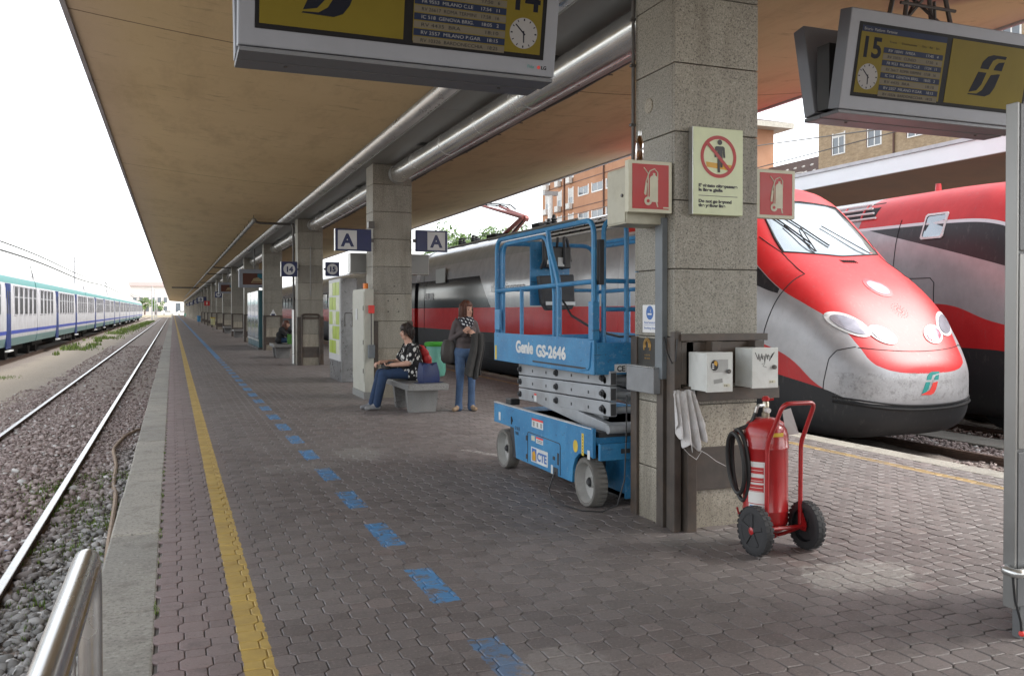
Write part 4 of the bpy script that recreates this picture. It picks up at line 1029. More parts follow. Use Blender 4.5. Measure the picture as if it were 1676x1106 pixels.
# rag on the steel channel
def cloth(n, m_, fn, mat, name, parent=None, th=.003):
    g = MB(); vs = [fn(i/(n-1), j/(m_-1)) for j in range(m_) for i in range(n)]
    g.add(vs,[(j*n+i,j*n+i+1,(j+1)*n+i+1,(j+1)*n+i) for j in range(m_-1) for i in range(n-1)],0,True)
    o = g.build(name,mat,parent); s_ = o.modifiers.new('thick','SOLIDIFY'); s_.thickness = th; ss = o.modifiers.new('sub','SUBSURF'); ss.levels = 1; ss.render_levels = 1
    return o
def ragf(a,b):
    w_ = .15+.03*b; x = 3.185+.02*b+a*w_*(1+.25*b*(a-.3))+.05*b*a
    L = np.interp(a,[0,.12,.22,.3,.42,.5,.6,.7,.8,.9,1],[.22,.33,.30,.40,.36,.43,.37,.42,.33,.36,.24])
    y = 5.235-.026*math.sin(a*27+b*2.2+1.5*math.sin(a*7))*(0.35+b)-.02*b
    if b < .18: return (x+.03, 5.24+(.18-b)*.18-.012*math.sin(a*17), .985+.012*math.sin(b*8)+.006*math.sin(a*12))
    return (x, y, .99-(b-.18)/.82*L)
MAT['rag'] = M('grubby_white_cotton', (.58,.57,.57), .95, var=.12, scale=9, dirt=(.30,.25,.19), dirt_amt=.6, bump=.25)
rg = thing('cleaning_rag','grubby white rag hanging from the steel channel beside the electrical box','cloth',(0,0,0))
cloth(60,20,ragf,MAT['rag'],'cloth',rg)
MB().tube([(3.30,5.21,.66),(3.36,5.20,.60),(3.45,5.2,.55),(3.52,5.2,.50),(3.60,5.2,.46)],.002,5).build('thread',MAT['rag'],rg)
MB().tube([(3.27,5.21,.66),(3.40,5.20,.57),(3.36,5.2,.52),(3.30,5.2,.56),(3.26,5.2,.6)],.002,5).build('thread',MAT['rag'],rg)

# ------------------------------------------------------------------ wheeled fire extinguisher
MAT['ext_red'] = M('extinguisher_red', (.36,.012,.014), .32, var=.12, coat=.5, dirt=(.18,.02,.02), dirt_amt=.3)
MAT['brass'] = M('nickel_brass', (.42,.38,.30), .3, .9); MAT['hose'] = M('black_hose', (.02,.02,.02), .5)
MAT['label_paper'] = M('printed_label_white', (.66,.65,.63), .5, var=.05)
x0, y0 = 3.635, 4.80
t = thing('wheeled_extinguisher','big red wheeled fire extinguisher standing in front of the nearest pillar','fire extinguisher',(x0,y0,0))
MB().lathe([(0.0535,.10),(0.1070,.105),(0.1338,.13),(0.1455,.17),(0.1455,.235),(0.1471,.24),(0.1471,.25),(0.1455,.255),(0.1455,.64),(0.1482,.645),(0.1482,.66),(0.1455,.665),(0.1455,.735),(0.1391,.775),(0.1198,.81),(0.0856,.835),(0.0481,.845)],n=40).build('cylinder',MAT['ext_red'],t)
MB().lathe([(.075,.06),(.08,.065),(.08,.115),(.07,.118)],n=28).build('foot_ring',MAT['ext_red'],t)
v_ = MB().lathe([(.024,.84),(.026,.85),(.026,.875),(.018,.88),(.018,.91),(.022,.912),(.022,.945),(.014,.955)],n=16).build('valve',MAT['brass'],t)
MB().lathe([(.016,.95),(.024,.955),(.026,.975),(.016,.985),(0,.987)],n=16).build('valve_cap',MAT['ext_red'],v_)
MB().cyl((-.01,-.02,.895),(-.012,-.05,.895),.017,n=14).build('pressure_gauge',MAT['label_paper'],v_)
MB().tube([(0,0,.925),(-.06,-.01,.925),(-.075,-.01,.92),(-.08,0,.88)],.012,8).build('outlet',MAT['alu'],v_); MB().tube([(.02,0,.96),(.055,-.01,.965)],.009,6).build('lever',MAT['ext_red'],v_)
# trolley frame: loop handle leaning towards the viewer
fr = roundpath([(-.10,-.145,.13),(-.10,-.15,.69),(-.085,-.29,.965),(.16,-.29,.965),(.165,-.15,.69),(.165,-.145,.13)],.05,5)
MB().tube(fr,.0145,10).build('frame_handle',MAT['ext_red'],t)
MB().tube([(-.20,-.17,.15),(.19,-.17,.15)],.013,10).build('axle',MAT['ext_red'],t)
MB().tube(roundpath([(-.10,-.146,.14),(-.04,-.05,.075),(.10,-.05,.075),(.165,-.146,.14)],.05),.012,8).build('foot_loop',MAT['ext_red'],t)
for x in (-.145,.168): MB().prism([(-.185,.12),(-.14,.12),(-.135,.24),(-.15,.24),(-.19,.17)],(x,0,0),(0,1,0),(0,0,1),.012).build('axle_bracket',MAT['ext_red'],t)
def wheel(xc, s):
    w_ = MB(); n = 44; prof = [(.105,-.028),(.135,-.032),(.150,-.024),(.154,-.008),(.154,.008),(.150,.024),(.135,.032),(.105,.028)]
    wl = w_.lathe(prof,(xc,-.17,.154),(s,0,0),n,caps=False).build('wheel',MAT['rubber'],t)
    tr = MB()
    for k in range(26):
        a = 2*math.pi*k/26; c = Vector((xc,-.17,.154)); d = Vector((0,math.cos(a),math.sin(a)))
        for q in (-.016,.016): tr.obox(c+d*.153+Vector((q,0,0)),(1,0,0),d,Vector((1,0,0)).cross(d),.013,.0025,.012)
    tg = tr.build('tyre_tread',MAT['rubber'],wl); tag(tg,kind='stuff')
    MB().lathe([(.03,.012),(.045,-.004),(.095,-.006),(.104,.010),(.106,.026)],(xc,-.17,.154),(s,0,0),40).build('rim',MAT['rubber'],wl)
    for k in range(5):
        a = R(90+72*k); d = Vector((0,math.cos(a),math.sin(a))); c = Vector((xc+s*.018,-.17,.154))
        MB().obox(c+d*.065,(1,0,0),d,Vector((1,0,0)).cross(d),.016,.044,.014).build('spoke',MAT['rubber'],wl,.004)
    MB().lathe([(.024,.02),(.024,.034),(.015,.038),(0,.039)],(xc,-.17,.154),(s,0,0),20).build('hub_cap',MAT['ext_red'] if s<0 else MAT['rubber'],wl)
wheel(-.205,-1); wheel(.195,1)
# coiled hose on the far left side
for k,(r_,dz) in enumerate(((.20,0),(.17,.015))):
    MB().tube([(-.155-.035*k-.02*math.sin(R(a)),.06+.10*math.cos(R(a))*.9,.53+dz+(.235-.035*k)*math.sin(R(a))) for a in range(0,360,15)],.0145,8,closed=True).build('hose',MAT['hose'],t)
MB().tube(roundpath([(-.08,0,.88),(-.10,.02,.80),(-.17,.05,.77)],.05),.013,8).build('hose_lead',MAT['hose'],t)
MB().tube([(-.13,.02,.22),(-.19,.03,.22),(-.20,.03,.26)],.007,6).build('hose_hook',MAT['ext_red'],t); MB().tube([(-.13,.08,.72),(-.18,.09,.76),(-.2,.09,.73)],.008,6).build('hose_hook',MAT['ext_red'],t)
def wrap(a0,a1,z0_,z1_,r_,name,mat,par=t,n=10):
    m = MB(); vs = []
    for i in range(n+1):
        a = R(a0+(a1-a0)*i/n); vs += [(r_*math.cos(a),r_*math.sin(a),z0_),(r_*math.cos(a),r_*math.sin(a),z1_)]
    m.add(vs,[(2*i,2*i+2,2*i+3,2*i+1) for i in range(n)],0,True); return m.build(name,mat,par)
MAT['label_red'] = M('label_red_print',(.45,.03,.03),.5)
lb = wrap(186,240,.30,.57,0.1468,'instruction_label',MAT['label_paper'])
wrap(189,229,.375,.425,0.1474,'print_block',MAT['label_red'],lb); wrap(189,229,.435,.47,0.1474,'print_block',MAT['label_red'],lb); wrap(189,229,.49,.535,0.1474,'print_block',MAT['label_red'],lb); wrap(231,238,.33,.55,0.1474,'print_block',MAT['label_red'],lb)
for k in range(7): wrap(190,226,.378+k*.0225,.381+k*.0225,0.148,'print_line',MAT['label_paper'],lb)
lb2 = wrap(188,240,.245,.295,0.1482,'service_label',MAT['label_paper']); wrap(192,215,.272,.286,0.1487,'print_block',MAT['sign_blue'],lb2)
wrap(250,282,.735,.76,.1466,'yellow_tag',M('yellow_print',(.62,.42,.04),.5))
m = MB(); m.add([(.04,-.12,.90),(.075,-.16,.92),(.165,-.13,.745),(.085,-.10,.735)],[(0,1,2,3)]); o = m.build('paper_tag',MAT['label_paper'],t); s_ = o.modifiers.new('th','SOLIDIFY'); s_.thickness=.001

# ------------------------------------------------------------------ kiosk at the right edge
MAT['kiosk'] = M('grey_kiosk_steel',(.15,.155,.16),.45,.25,.1,2,dirt=(.2,.2,.19),dirt_amt=.3,bump=.05); MAT['kiosk_l'] = M('satin_steel_edge',(.24,.24,.235),.35,.5,.1,3)
t = thing('ticket_kiosk','tall grey steel kiosk cut off by the right edge of the picture','kiosk',(3.655,2.975,0))
MB().box(.016,.80,0,.05,.15,2.52).build('cabinet',MAT['kiosk'],t,.004)
MB().box(.45,.80,.052,.42,.15,2.50).build('rear_housing',MAT['kiosk'],t,.006)
MB().box(0,.0155,-.012,.05,.15,2.52).build('edge_strip',MAT['kiosk_l'],t,.003)
MB().box(.022,.80,-.012,-.0005,1.83,2.515).build('upper_panel',MAT['kiosk'],t,.003)
MB().box(.022,.80,-.012,-.0005,.90,1.815).build('screen_frame',MAT['kiosk_l'],t,.003); MB().box(.065,.75,-.014,-.0125,.945,1.77).build('screen_glass',MAT['glass_dark'],t)
MB().box(.022,.80,-.012,-.0005,.16,.885).build('lower_panel',MAT['kiosk'],t,.003)
MB().box(.06,.78,.004,.046,0,.15).build('plinth',MAT['kiosk'],t)
MB().tube(roundpath([(.03,.03,.335),(-.035,.02,.335),(-.045,-.06,.335),(.85,-.06,.335)],.03),.021,12).build('bumper_rail',MAT['alu'],t)
MB().tube([(-.02,-.02,.31),(-.005,-.02,.2),(.02,-.03,.1),(.028,-.03,.045)],.006,6).build('earth_cable',MAT['black'],t); MB().ball((.028,-.03,.04),.014).build('cable_boot',MAT['red_mark'],t)

# ------------------------------------------------------------------ stainless hoop barrier, bottom left
MAT['inox'] = M('stainless_tube',(.58,.575,.56),.24,.95,.08,5,stretch=(1,.2,1))
t = thing('steel_hoop_barrier','polished stainless hoop barrier at the bottom left by the platform edge','barrier',(-.215,2.68,0))
MB().tube(roundpath([(0,-.005,0),(0,-.005,.895),(0,-1.55,.895),(0,-1.55,0)],.14,8),.031,20).build('hoop',MAT['inox'],t)
MB().tube(roundpath([(.024,-.035,.86),(.024,-.12,.862),(.024,-1.45,.862)],.03),.009,8).build('groove_bead',MAT['inox'],t)
for y_ in (-.55,-1.0): MB().cyl((0,y_,0),(0,y_,.87),.016,n=12).build('upright',MAT['inox'],t)
MB().cyl((0,-.005,0),(0,-.005,.012),.06,n=24).build('base_plate',MAT['inox'],t)

# ------------------------------------------------------------------ blue scissor lift parked behind the nearest pillar
def liftblue():
    t = NT('scuffed_blue_paint'); P = t.obj(); n = t.noise(P,3.5,6,.7); d = t.noise(P,26,6,.8); s = t.noise(t.vscale(P,1,4,14),3,4,.7)
    c = t.mix(t.ramp(n,.3,.7),(.020,.15,.33),(.045,.25,.47)); c = t.mix(t.m('MULTIPLY',t.ramp(d,.57,.68),.6),c,(.30,.38,.46)); c = t.mix(t.m('MULTIPLY',t.ramp(s,.62,.70),.75),c,(.03,.035,.045))
    c = t.mix(t.m('MULTIPLY',t.ramp(d,.40,.32),.8),c,(.05,.045,.04)); return t.fin(c,t.ramp(n,.3,.7,.35,.55),0,.5)
MAT['lb'] = liftblue(); MAT['lg'] = M('grey_scissor_paint',(.33,.35,.37),.45,.1,.12,4,dirt=(.16,.15,.14),dirt_amt=.5)
MAT['tyre_grey'] = M('grey_solid_tyre',(.13,.125,.115),.8,var=.2,scale=8,bump=.2,dirt=(.25,.23,.2),dirt_amt=.5); MAT['wheel_grey'] = M('light_grey_wheel',(.40,.40,.385),.55,dirt=(.2,.18,.16),dirt_amt=.5)
MAT['lw'] = M('worn_white_decal',(.62,.63,.62),.5,dirt=(.25,.35,.45),dirt_amt=.3); MAT['ly'] = M('yellow_decal',(.62,.45,.05),.5)
MAT['dk'] = M('dark_machine_parts',(.03,.032,.036),.6,dirt=(.1,.09,.08),dirt_amt=.4)
T = thing('scissor_lift','blue scissor lift with folded grey arms parked behind the nearest pillar','scissor lift',(3.02,6.05,0))
X1 = 1.17
# chassis sides
side = [(.46,.15),(1.72,.15),(1.78,.43),(2.33,.43),(2.33,.615),(.08,.635),(.08,.40),(.14,.415),(.24,.42),(.33,.40),(.40,.35),(.445,.27)]
for x in (0, X1-.03):
    MB().prism(side,(x,0,0),(0,1,0),(0,0,1),.03).build('chassis_side',MAT['lb'],T,.004)
MB().box(.031,X1-.031,.45,1.95,.14,.56).build('chassis_core',MAT['dk'],T); MB().box(.031,X1-.031,.10,2.30,.50,.56).build('top_tray',MAT['lb'],T)
MB().box(-.004,.034,.10,2.33,.625,.632).build('top_lip',MAT['lw'],T)
# near end of the chassis: bumper plate with slots, inner blue webs
pl = [(.031,.39),(X1-.031,.39),(X1-.031,.52),(.031,.52)]
MB().prism(pl,(0,.045,0),(1,0,0),(0,0,1),.035).build('end_bumper',MAT['lb'],T,.004)
for x in (.25,.75):
    MB().box(x-.04,x+.04,.0075,.0095,.44,.475).build('bumper_slot',MAT['dk'],T)
MB().box(.30,.42,.10,.45,.06,.40).build('steer_web',MAT['lb'],T,.006); MB().box(.30,.90,.12,.5,.05,.10).build('axle_beam',MAT['dk'],T)
MB().box(.06,X1-.06,.085,.28,.56,.60).build('end_step',MAT['dk'],T)
def lwheel(xc,yc,s):
    r_ = .19; c = (xc,yc,r_)
    w_ = MB().lathe([(.158,-.055),(.184,-.058),(.19,-.05),(.19,.05),(.184,.058),(.158,.055)],c,(s,0,0),48,caps=False).build('wheel',MAT['tyre_grey'],T)
    MB().lathe([(.1585,.056),(.156,.03),(.150,-.02),(.11,-.035),(.06,-.033),(.045,-.01),(.04,.015)],c,(s,0,0),40,caps=False).build('rim',MAT['wheel_grey'],w_)
    MB().lathe([(.028,0),(.03,.02),(.02,.034),(0,.036)],c,(s,0,0),10).build('hub_nut',MAT['dk'],w_)
    if yc < 1:
        tr = MB()
        for k in range(30):
            a = 2*math.pi*k/30; d = Vector((0,math.cos(a),math.sin(a))); tr.obox(Vector(c)+d*.1905,(1,.25*s,.0),d,Vector((1,0,0)).cross(d),.047,.004,.011)
        tag(tr.build('tread',MAT['tyre_grey'],w_),kind='stuff')
for x, s in ((.058,-1),(X1-.058,1)):
    lwheel(x,.225,s); lwheel(x,2.075,s)
# battery door and decals on the left flank
LO = -.0008
dr = MB().tube(roundpath([(-.001,.69,.165),(-.001,.69,.43),(-.001,1.42,.44),(-.001,1.42,.165)],.03),.004,5).build('door_seam',MAT['dk'],T)
for z_ in (.38,.21): MB().box(-.006,.0,1.425,1.455,z_-.022,z_+.022).build('hinge',MAT['dk'],T)
def dec(y0,y1,z0,z1,mat,name='decal',d=.0012,par=T): return MB().box(-d-.0003,-.0003,y0,y1,z0,z1).build(name,mat,par)
dc = dec(.955,1.335,.185,.318,MAT['lw'],'company_decal'); MB().box(-.003,-.0017,1.21,1.315,.195,.308).build('decal_badge',MAT['sign_blue'],dc); MB().prism([(-1.30,.20),(-1.225,.20),(-1.225,.255),(-1.25,.29),(-1.30,.27)],(-.0031,0,0),(0,-1,0),(0,0,1),.001).build('decal_art',MAT['sign_orange'],dc)
text('lettering','CTE',.105,MAT['sign_blue'],dc,(-.0018,1.195,.212),(0,-1,0),(0,0,1),ext=.0006,bold=.004,width=.215)
dc = dec(1.06,1.32,.498,.578,MAT['lw'],'warning_decal'); dec(1.06,1.32,.560,.578,MAT['red_mark'],'decal_bar',.002,dc)
for k in range(3): dec(1.085+k*.085,1.12+k*.085,.508,.55,MAT['soffit'],'decal_icon',.002,dc)
dc = dec(1.06,1.22,.365,.42,MAT['lw'],'warning_decal'); dec(1.06,1.22,.405,.42,MAT['red_mark'],'decal_bar',.002,dc); dec(1.08,1.20,.377,.381,MAT['ink'],'decal_print',.002,dc); dec(1.08,1.20,.39,.394,MAT['ink'],'decal_print',.002,dc)
dec(1.25,1.33,.375,.42,MAT['cream'],'warning_decal')
m = MB().prism([(-.39+.045*math.cos(2*math.pi*i/24),.455+.05*math.sin(2*math.pi*i/24)) for i in range(24)],(-.0003,0,0),(0,-1,0),(0,0,1),.0015); m.build('round_decal',MAT['ly'],T)
dc = dec(.235,.275,.40,.575,MAT['ly'],'yellow_strip')
for k in range(6): dec(.25,.26,.42+k*.025,.43+k*.025,MAT['ink'],'decal_print',.002,dc)
dec(.125,.17,.385,.455,MAT['lw'],'white_decal'); dec(2.14,2.19,.46,.54,MAT['lw'],'white_decal')
dec(.80,.845,.275,.305,MAT['dk'],'slot',.003); dec(.72,.75,.245,.345,MAT['dk'],'slot',.003); dec(.74,.83,.15,.215,MAT['dk'],'socket_recess',.003); dec(.845,.885,.15,.225,MAT['lw'],'white_decal')
text('lettering','S N B',.05,MAT['ink'],T,(-.001,1.74,.42),(0,-1,0),(0,0,1),ext=.0005); text('lettering','7800',.045,MAT['ink'],T,(-.001,1.74,.375),(0,-1,0),(0,0,1),ext=.0005)
MB().tube([(-.004,1.83,.46),(-.004,1.83,.53),(-.004,1.80,.49)],.006,5).build('lifting_hook_mark',MAT['dk'],T)
MB().box(.06,.16,2.02,2.16,.62,.68).build('beacon_box',MAT['black'],T,.008)
# scissor stack
MAT['lg_end'] = M('dark_tube_inside',(.05,.052,.055),.7)
for side_, xx in ((-1,.13),(1,X1-.19)):
    for k in range(3):
        zc = .752+k*.121
        y0_, y1_ = .04, 1.98; dz = .016
        a = Vector((xx+.03,y0_,zc+dz+.012)); b = Vector((xx+.03,y1_,zc-dz))
        arm = MB().bar(a,b,.06,.112).build('scissor_arm',MAT['lg'],T,.006)
        MB().box(xx+.008,xx+.052,y0_-.002,y0_+.004,zc-.02,zc+.07).build('tube_end',MAT['lg_end'],arm)
        if side_ < 0:
            for yy_ in (.16,1.06,1.93):
                zz_ = zc+dz+.012-(yy_-y0_)/(y1_-y0_)*(2*dz+.012)
                MB().lathe([(.030,0),(.030,.012),(.018,.014),(.018,.028),(.008,.03)],(xx-.001,yy_,zz_),(-1,0,0),8).build('pivot_pin',MAT['dk'],arm)
            for yy_ in (.42,.75,1.3,1.62):
                zz_ = zc+dz+.012-(yy_-y0_)/(y1_-y0_)*(2*dz+.012); MB().box(xx-.002,xx,yy_-.011,yy_+.011,zz_-.02,zz_+.005).build('arm_hole',MAT['dk'],arm)
    for k in range(3):
        zc = .752+k*.121; MB().bar((xx+(.10 if side_<0 else -.04),.3,zc-.03),(xx+(.10 if side_<0 else -.04),1.98,zc+.05),.05,.10).build('inner_arm',MAT['lg'],T)
    MB().bar((xx+.03,.10,.615),(xx+.03,1.5,.735),.058,.10).build('lower_arm',MAT['lg'],T,.006)
for k in range(4): MB().cyl((.13,.13,.64+k*.121),(X1-.13,.13,.64+k*.121),.028,n=14).build('cross_tube',MAT['lg'],T)
MB().cyl((.10,.02,.63),(.75,.02,.63),.035,n=16).build('slide_bar',MAT['lg'],T)
dec(0,0.001,0,0.001,MAT['lw']) if False else None
d_ = MB().box(.1275,.1292,1.52,1.575,.70,.775).build('white_decal',MAT['lw'],T); MB().box(.1262,.1274,1.52,1.575,.757,.775).build('decal_bar',MAT['red_mark'],d_)
# deck with toe boards
MB().box(.02,X1-.02,.08,2.32,1.07,1.10).build('deck_floor',MAT['lb'],T)
MB().box(0,.022,.06,2.33,1.05,1.328).build('toe_board',MAT['lb'],T,.005); MB().box(X1-.022,X1,.06,2.33,1.05,1.328).build('toe_board',MAT['lb'],T,.005)
MB().box(.024,X1-.024,.06,.085,1.05,1.30).build('toe_board',MAT['lb'],T,.005); MB().box(.024,X1-.024,2.305,2.33,1.05,1.30).build('toe_board',MAT['lb'],T,.005)
MB().tube(roundpath([(-.003,.10,1.30),(-.003,.13,1.09),(-.003,.30,1.075)],.04),.007,6).build('extension_latch',MAT['lb'],T)
MB().box(-.003,-.0005,.20,1.30,1.085,1.10).build('slide_slot',MAT['dk'],T)
MB().box(-.002,-.0003,2.25,2.30,1.06,1.20).build('yellow_strip',MAT['ly'],T)
text('lettering','Genie',.15,MAT['lw'],T,(-.001,1.72,1.16),(0,-1,0),(0,0,1),ext=.001,bold=.0065,width=.43); text('lettering','GS-2646',.14,MAT['lw'],T,(-.001,1.22,1.145),(0,-1,0),(0,0,1),ext=.001,bold=.006,width=.64)
d_ = MB().box(.18,.33,.0575,.0595,1.065,1.13).build('white_decal',MAT['lw'],T); text('lettering','CE',.06,MAT['ink'],d_,(.20,.0572,1.075),(1,0,0),(0,0,1),ext=.0005,bold=.002)
# guard rails of square tube
def rail(pts,r_=.022,nm='guard_rail'): return MB().tube(roundpath(pts,.13,5),r_,4 if False else 8).build(nm,MAT['lb'],T)
zt = 2.255
for x in (.02,X1-.02):
    rail([(x,.10,1.30),(x,.10,zt),(x,1.25,zt),(x,2.30,zt),(x,2.30,1.30)])
    rail([(x+(.04 if x<.5 else -.04),.95,1.10),(x+(.04 if x<.5 else -.04),.95,1.75),(x+(.04 if x<.5 else -.04),1.12,zt-.045),(x+(.04 if x<.5 else -.04),2.22,zt-.045),(x+(.04 if x<.5 else -.04),2.22,1.10)],.020)
    MB().tube([(x,.10,1.775),(x,2.30,1.745)],.020,8).build('mid_rail',MAT['lb'],T)
    MB().tube(roundpath([(x,1.0,zt-.01),(x,.96,2.1),(x,.76,1.78),(x,.76,1.31)],.1),.024,8).build('slant_post',MAT['lb'],T)
    MB().tube([(x,1.62,1.31),(x,1.62,1.75)],.020,8).build('post',MAT['lb'],T)
    MB().box(x-.03,x+.03,.06,.14,1.32,1.62).build('post_sleeve',MAT['lb'],T,.006)
rail([(.06,2.31,1.30),(.06,2.31,zt-.03),(X1-.06,2.31,zt-.03),(X1-.06,2.31,1.30)]); MB().tube([(.06,2.31,1.76),(X1-.06,2.31,1.76)],.018,8).build('mid_rail',MAT['lb'],T)
# near end gate
rail([(.10,.09,1.30),(.10,.09,zt),(.30,.09,zt+.01),(.30,.09,1.30)],.020); rail([(.40,.09,1.30),(.40,.09,zt-.04),(X1-.08,.09,zt-.04),(X1-.08,.09,1.30)],.020)
for z_ in (1.56,1.78): MB().tube([(.10,.09,z_),(X1-.06,.09,z_)],.018,8).build('mid_rail',MAT['lb'],T)
MB().box(.05,.09,.06,.12,1.75,2.1).build('gate_hinge',MAT['dk'],T,.004)
# control station on the far rail
MB().box(.375,.82,2.285,2.300,1.60,2.255).build('control_plate',MAT['lb'],T,.01)
cb_ = MB().box(.50,.78,2.16,2.28,1.98,2.20).build('control_box',MAT['black'],T,.012)
for x in (.47,.70):
    MB().tube(roundpath([(x,2.22,1.98),(x,2.14,2.05),(x,2.17,2.30),(x+.05,2.20,2.28),(x+.09,2.20,2.05)],.06),.017,8).build('control_guard',MAT['dk'],cb_)
MB().cyl((.62,2.16,2.19),(.61,2.12,2.29),.014,n=10).build('joystick',MAT['black'],cb_); MB().box(.51,.55,2.157,2.1595,2.02,2.06).build('label',MAT['lw'],cb_); MB().box(.63,.70,2.157,2.1595,2.0,2.09).build('label',MAT['lw'],cb_)
MB().prism([(.43,1.90),(.82,1.92),(.83,1.62),(.80,1.56),(.52,1.55),(.47,1.62)],(0,2.27,0),(1,0,0),(0,0,1),.10).build('manual_box',MAT['dk'],T,.015); MB().box(.50,.83,2.165,2.1695,1.605,1.64).build('manual_strip',MAT['lw'],T)
MB().tube([(.70,2.2,1.66),(.66,1.9,1.5),(.60,1.2,1.36),(.62,.8,1.32),(.75,.4,1.34)],.012,6).build('control_cable',MAT['black'],T)
MB().box(.86,.94,.10,.16,1.44,1.55).build('socket_box',MAT['wheel_grey'],T,.006); MB().cyl((.90,.10,1.495),(.90,.08,1.495),.033,n=16).build('socket_cap',MAT['sign_blue'],T)
MB().box(-.02,-.001,2.12,2.26,1.36,1.56).build('hinge_plate',MAT['lb'],T,.005)
# charging cable looping down to the pillar
cc = MB().tube([(3.015,6.84,.18),(2.99,6.84,.12),(2.93,6.78,.04),(2.88,6.6,.012),(2.86,6.35,.012),(2.92,6.1,.012),(3.04,6.0,.015),(3.16,5.985,.06),(3.22,5.98,.25),(3.235,5.98,.6),(3.24,5.985,.9)],.006,6).build('charging_cable',MAT['black']); tag(cc,'thin black charging cable looping from the blue lift to the pillar','cable')

# ------------------------------------------------------------------ people
def blob(name, caps, mats, parent, voxel=.009, smooth=5, ss=False):
    """one continuous skin grown round tapered limbs; faces take the cloth of the nearest limb. caps: (a, b, ra, rb, mat)"""
    m = MB()
    for a, b, ra, rb, mi in caps:
        a = Vector(a); b = Vector(b)
        if (a-b).length > 1e-4: m.cyl(a, b, ra, rb, n=14)
        m.ball(a, ra, n=14, m=9); m.ball(b, rb, n=14, m=9)
    o = m.build(name+'_src', mats)
    r_ = o.modifiers.new('r','REMESH'); r_.mode = 'VOXEL'; r_.voxel_size = voxel
    s_ = o.modifiers.new('s','SMOOTH'); s_.iterations = smooth; s_.factor = .5
    dg = bpy.context.evaluated_depsgraph_get(); me = bpy.data.meshes.new_from_object(o.evaluated_get(dg)); bpy.data.objects.remove(o)
    me.materials.clear()
    for q in mats: me.materials.append(q)
    n = len(me.polygons); C = np.empty(n*3); me.polygons.foreach_get('center', C); C = C.reshape(-1,3)
    best = np.full(n, 1e9); idx = np.zeros(n, int)
    for a, b, ra, rb, mi in caps:
        a = np.array(a,float); b = np.array(b,float); d = b-a; L = max(1e-9,d@d); t_ = np.clip((C-a)@d/L,0,1)
        dist = np.linalg.norm(C-(a+t_[:,None]*d),axis=1)-(ra+(rb-ra)*t_)
        k = dist < best; best[k] = dist[k]; idx[k] = mi
    me.polygons.foreach_set('material_index', idx.astype(np.int32)); me.polygons.foreach_set('use_smooth', np.ones(n,bool)); me.update()
    ob = bpy.data.objects.new(name, me); COL.objects.link(ob); ob.parent = parent
    return ob
def hand(wrist, palm_dir, side_dir, mi, curl=.5, k=1.0):
    """palm and five unequal, bent fingers"""
    w_ = Vector(wrist); d = Vector(palm_dir).normalized(); s = Vector(side_dir).normalized(); nrm = d.cross(s).normalized(); out = []
    for q in (-.026,-.009,.009,.026): out.append((w_, w_+d*.075*k+s*q*k, .019*k, .015*k, mi))
    for q, L in ((-.030,.062),(-.010,.075),(.011,.070),(.031,.055)):
        a = w_+d*.078*k+s*q*k; b = a+(d*(1-curl)+nrm*curl).normalized()*L*.55*k; c = b+(d*(1-curl*2)+nrm*curl*2).normalized()*L*.5*k
        out += [(a,b,.0095*k,.009*k,mi),(b,c,.009*k,.0078*k,mi)]
    a = w_+d*.025*k-s*.03*k; b = a+(d*.6-s*.8+nrm*.3).normalized()*.035*k; c = b+(d+nrm*.6).normalized()*.032*k
    out += [(w_,a,.018*k,.014*k,mi),(a,b,.0115*k,.010*k,mi),(b,c,.010*k,.0085*k,mi)]
    return out
MAT['skin'] = M('skin',(.52,.31,.23),.55,var=.1,scale=12); MAT['jeans'] = M('blue_denim',(.055,.10,.19),.9,var=.3,scale=5,bump=.3,bscale=160,dirt=(.16,.24,.36),dirt_amt=.45)
MAT['jeans_dark'] = M('dark_denim',(.022,.045,.10),.9,var=.25,scale=5,bump=.3,bscale=160); MAT['jumper'] = M('brown_grey_knit',(.095,.080,.082),.95,var=.15,scale=14,bump=.5,bscale=120)
MAT['suede'] = M('tan_suede',(.30,.215,.14),.9); MAT['trainer'] = M('grey_trainers',(.22,.225,.235),.7,dirt=(.6,.6,.6),dirt_amt=.4); MAT['hair_red'] = M('auburn_hair',(.085,.028,.014),.5,var=.5,scale=30,stretch=(1,1,.2),bump=.6,bscale=70)
MAT['hair_dark'] = M('dark_brown_hair',(.022,.013,.010),.5,var=.5,scale=30,stretch=(1,1,.2),bump=.6,bscale=70); MAT['coat'] = M('dark_grey_wool',(.038,.038,.037),.95,var=.2,scale=12,bump=.3,bscale=90)
MAT['lip'] = M('lips',(.32,.10,.09),.5); MAT['eye'] = M('eye_dark',(.02,.015,.012),.2); MAT['bag_dark'] = M('dark_leather',(.035,.03,.027),.5,bump=.2); MAT['red_cloth'] = M('red_nylon',(.40,.018,.02),.6,bump=.2)
MAT['bag_black'] = M('black_fabric_bag',(.015,.015,.016),.8,bump=.3); MAT['bag_blue'] = M('navy_bag',(.010,.022,.085),.6,bump=.3,bscale=40)
def spots(name, base, spot, scale, thr, check=False):
    t = NT(name); P = t.obj()
    if check:
        x, y, z = t.xyz(t.vscale(P,scale,scale,scale)); k = t.m('MULTIPLY',t.m('GREATER_THAN',t.m('SINE',t.m('ADD',x,y)),.35),t.m('GREATER_THAN',t.m('SINE',t.m('ADD',z,t.m('MULTIPLY',x,.3))),.1))
    else:
        v = t.n('ShaderNodeTexVoronoi'); v.inputs['Scale'].default_value = scale; t.l(t.vscale(P,1,1,.75),v.inputs['Vector']); n = t.noise(P,60,2); k = t.m('LESS_THAN',t.m('ADD',v.outputs['Distance'],t.m('MULTIPLY',n,.12)),thr)
    return t.fin(t.mix(k,base,spot),.9)
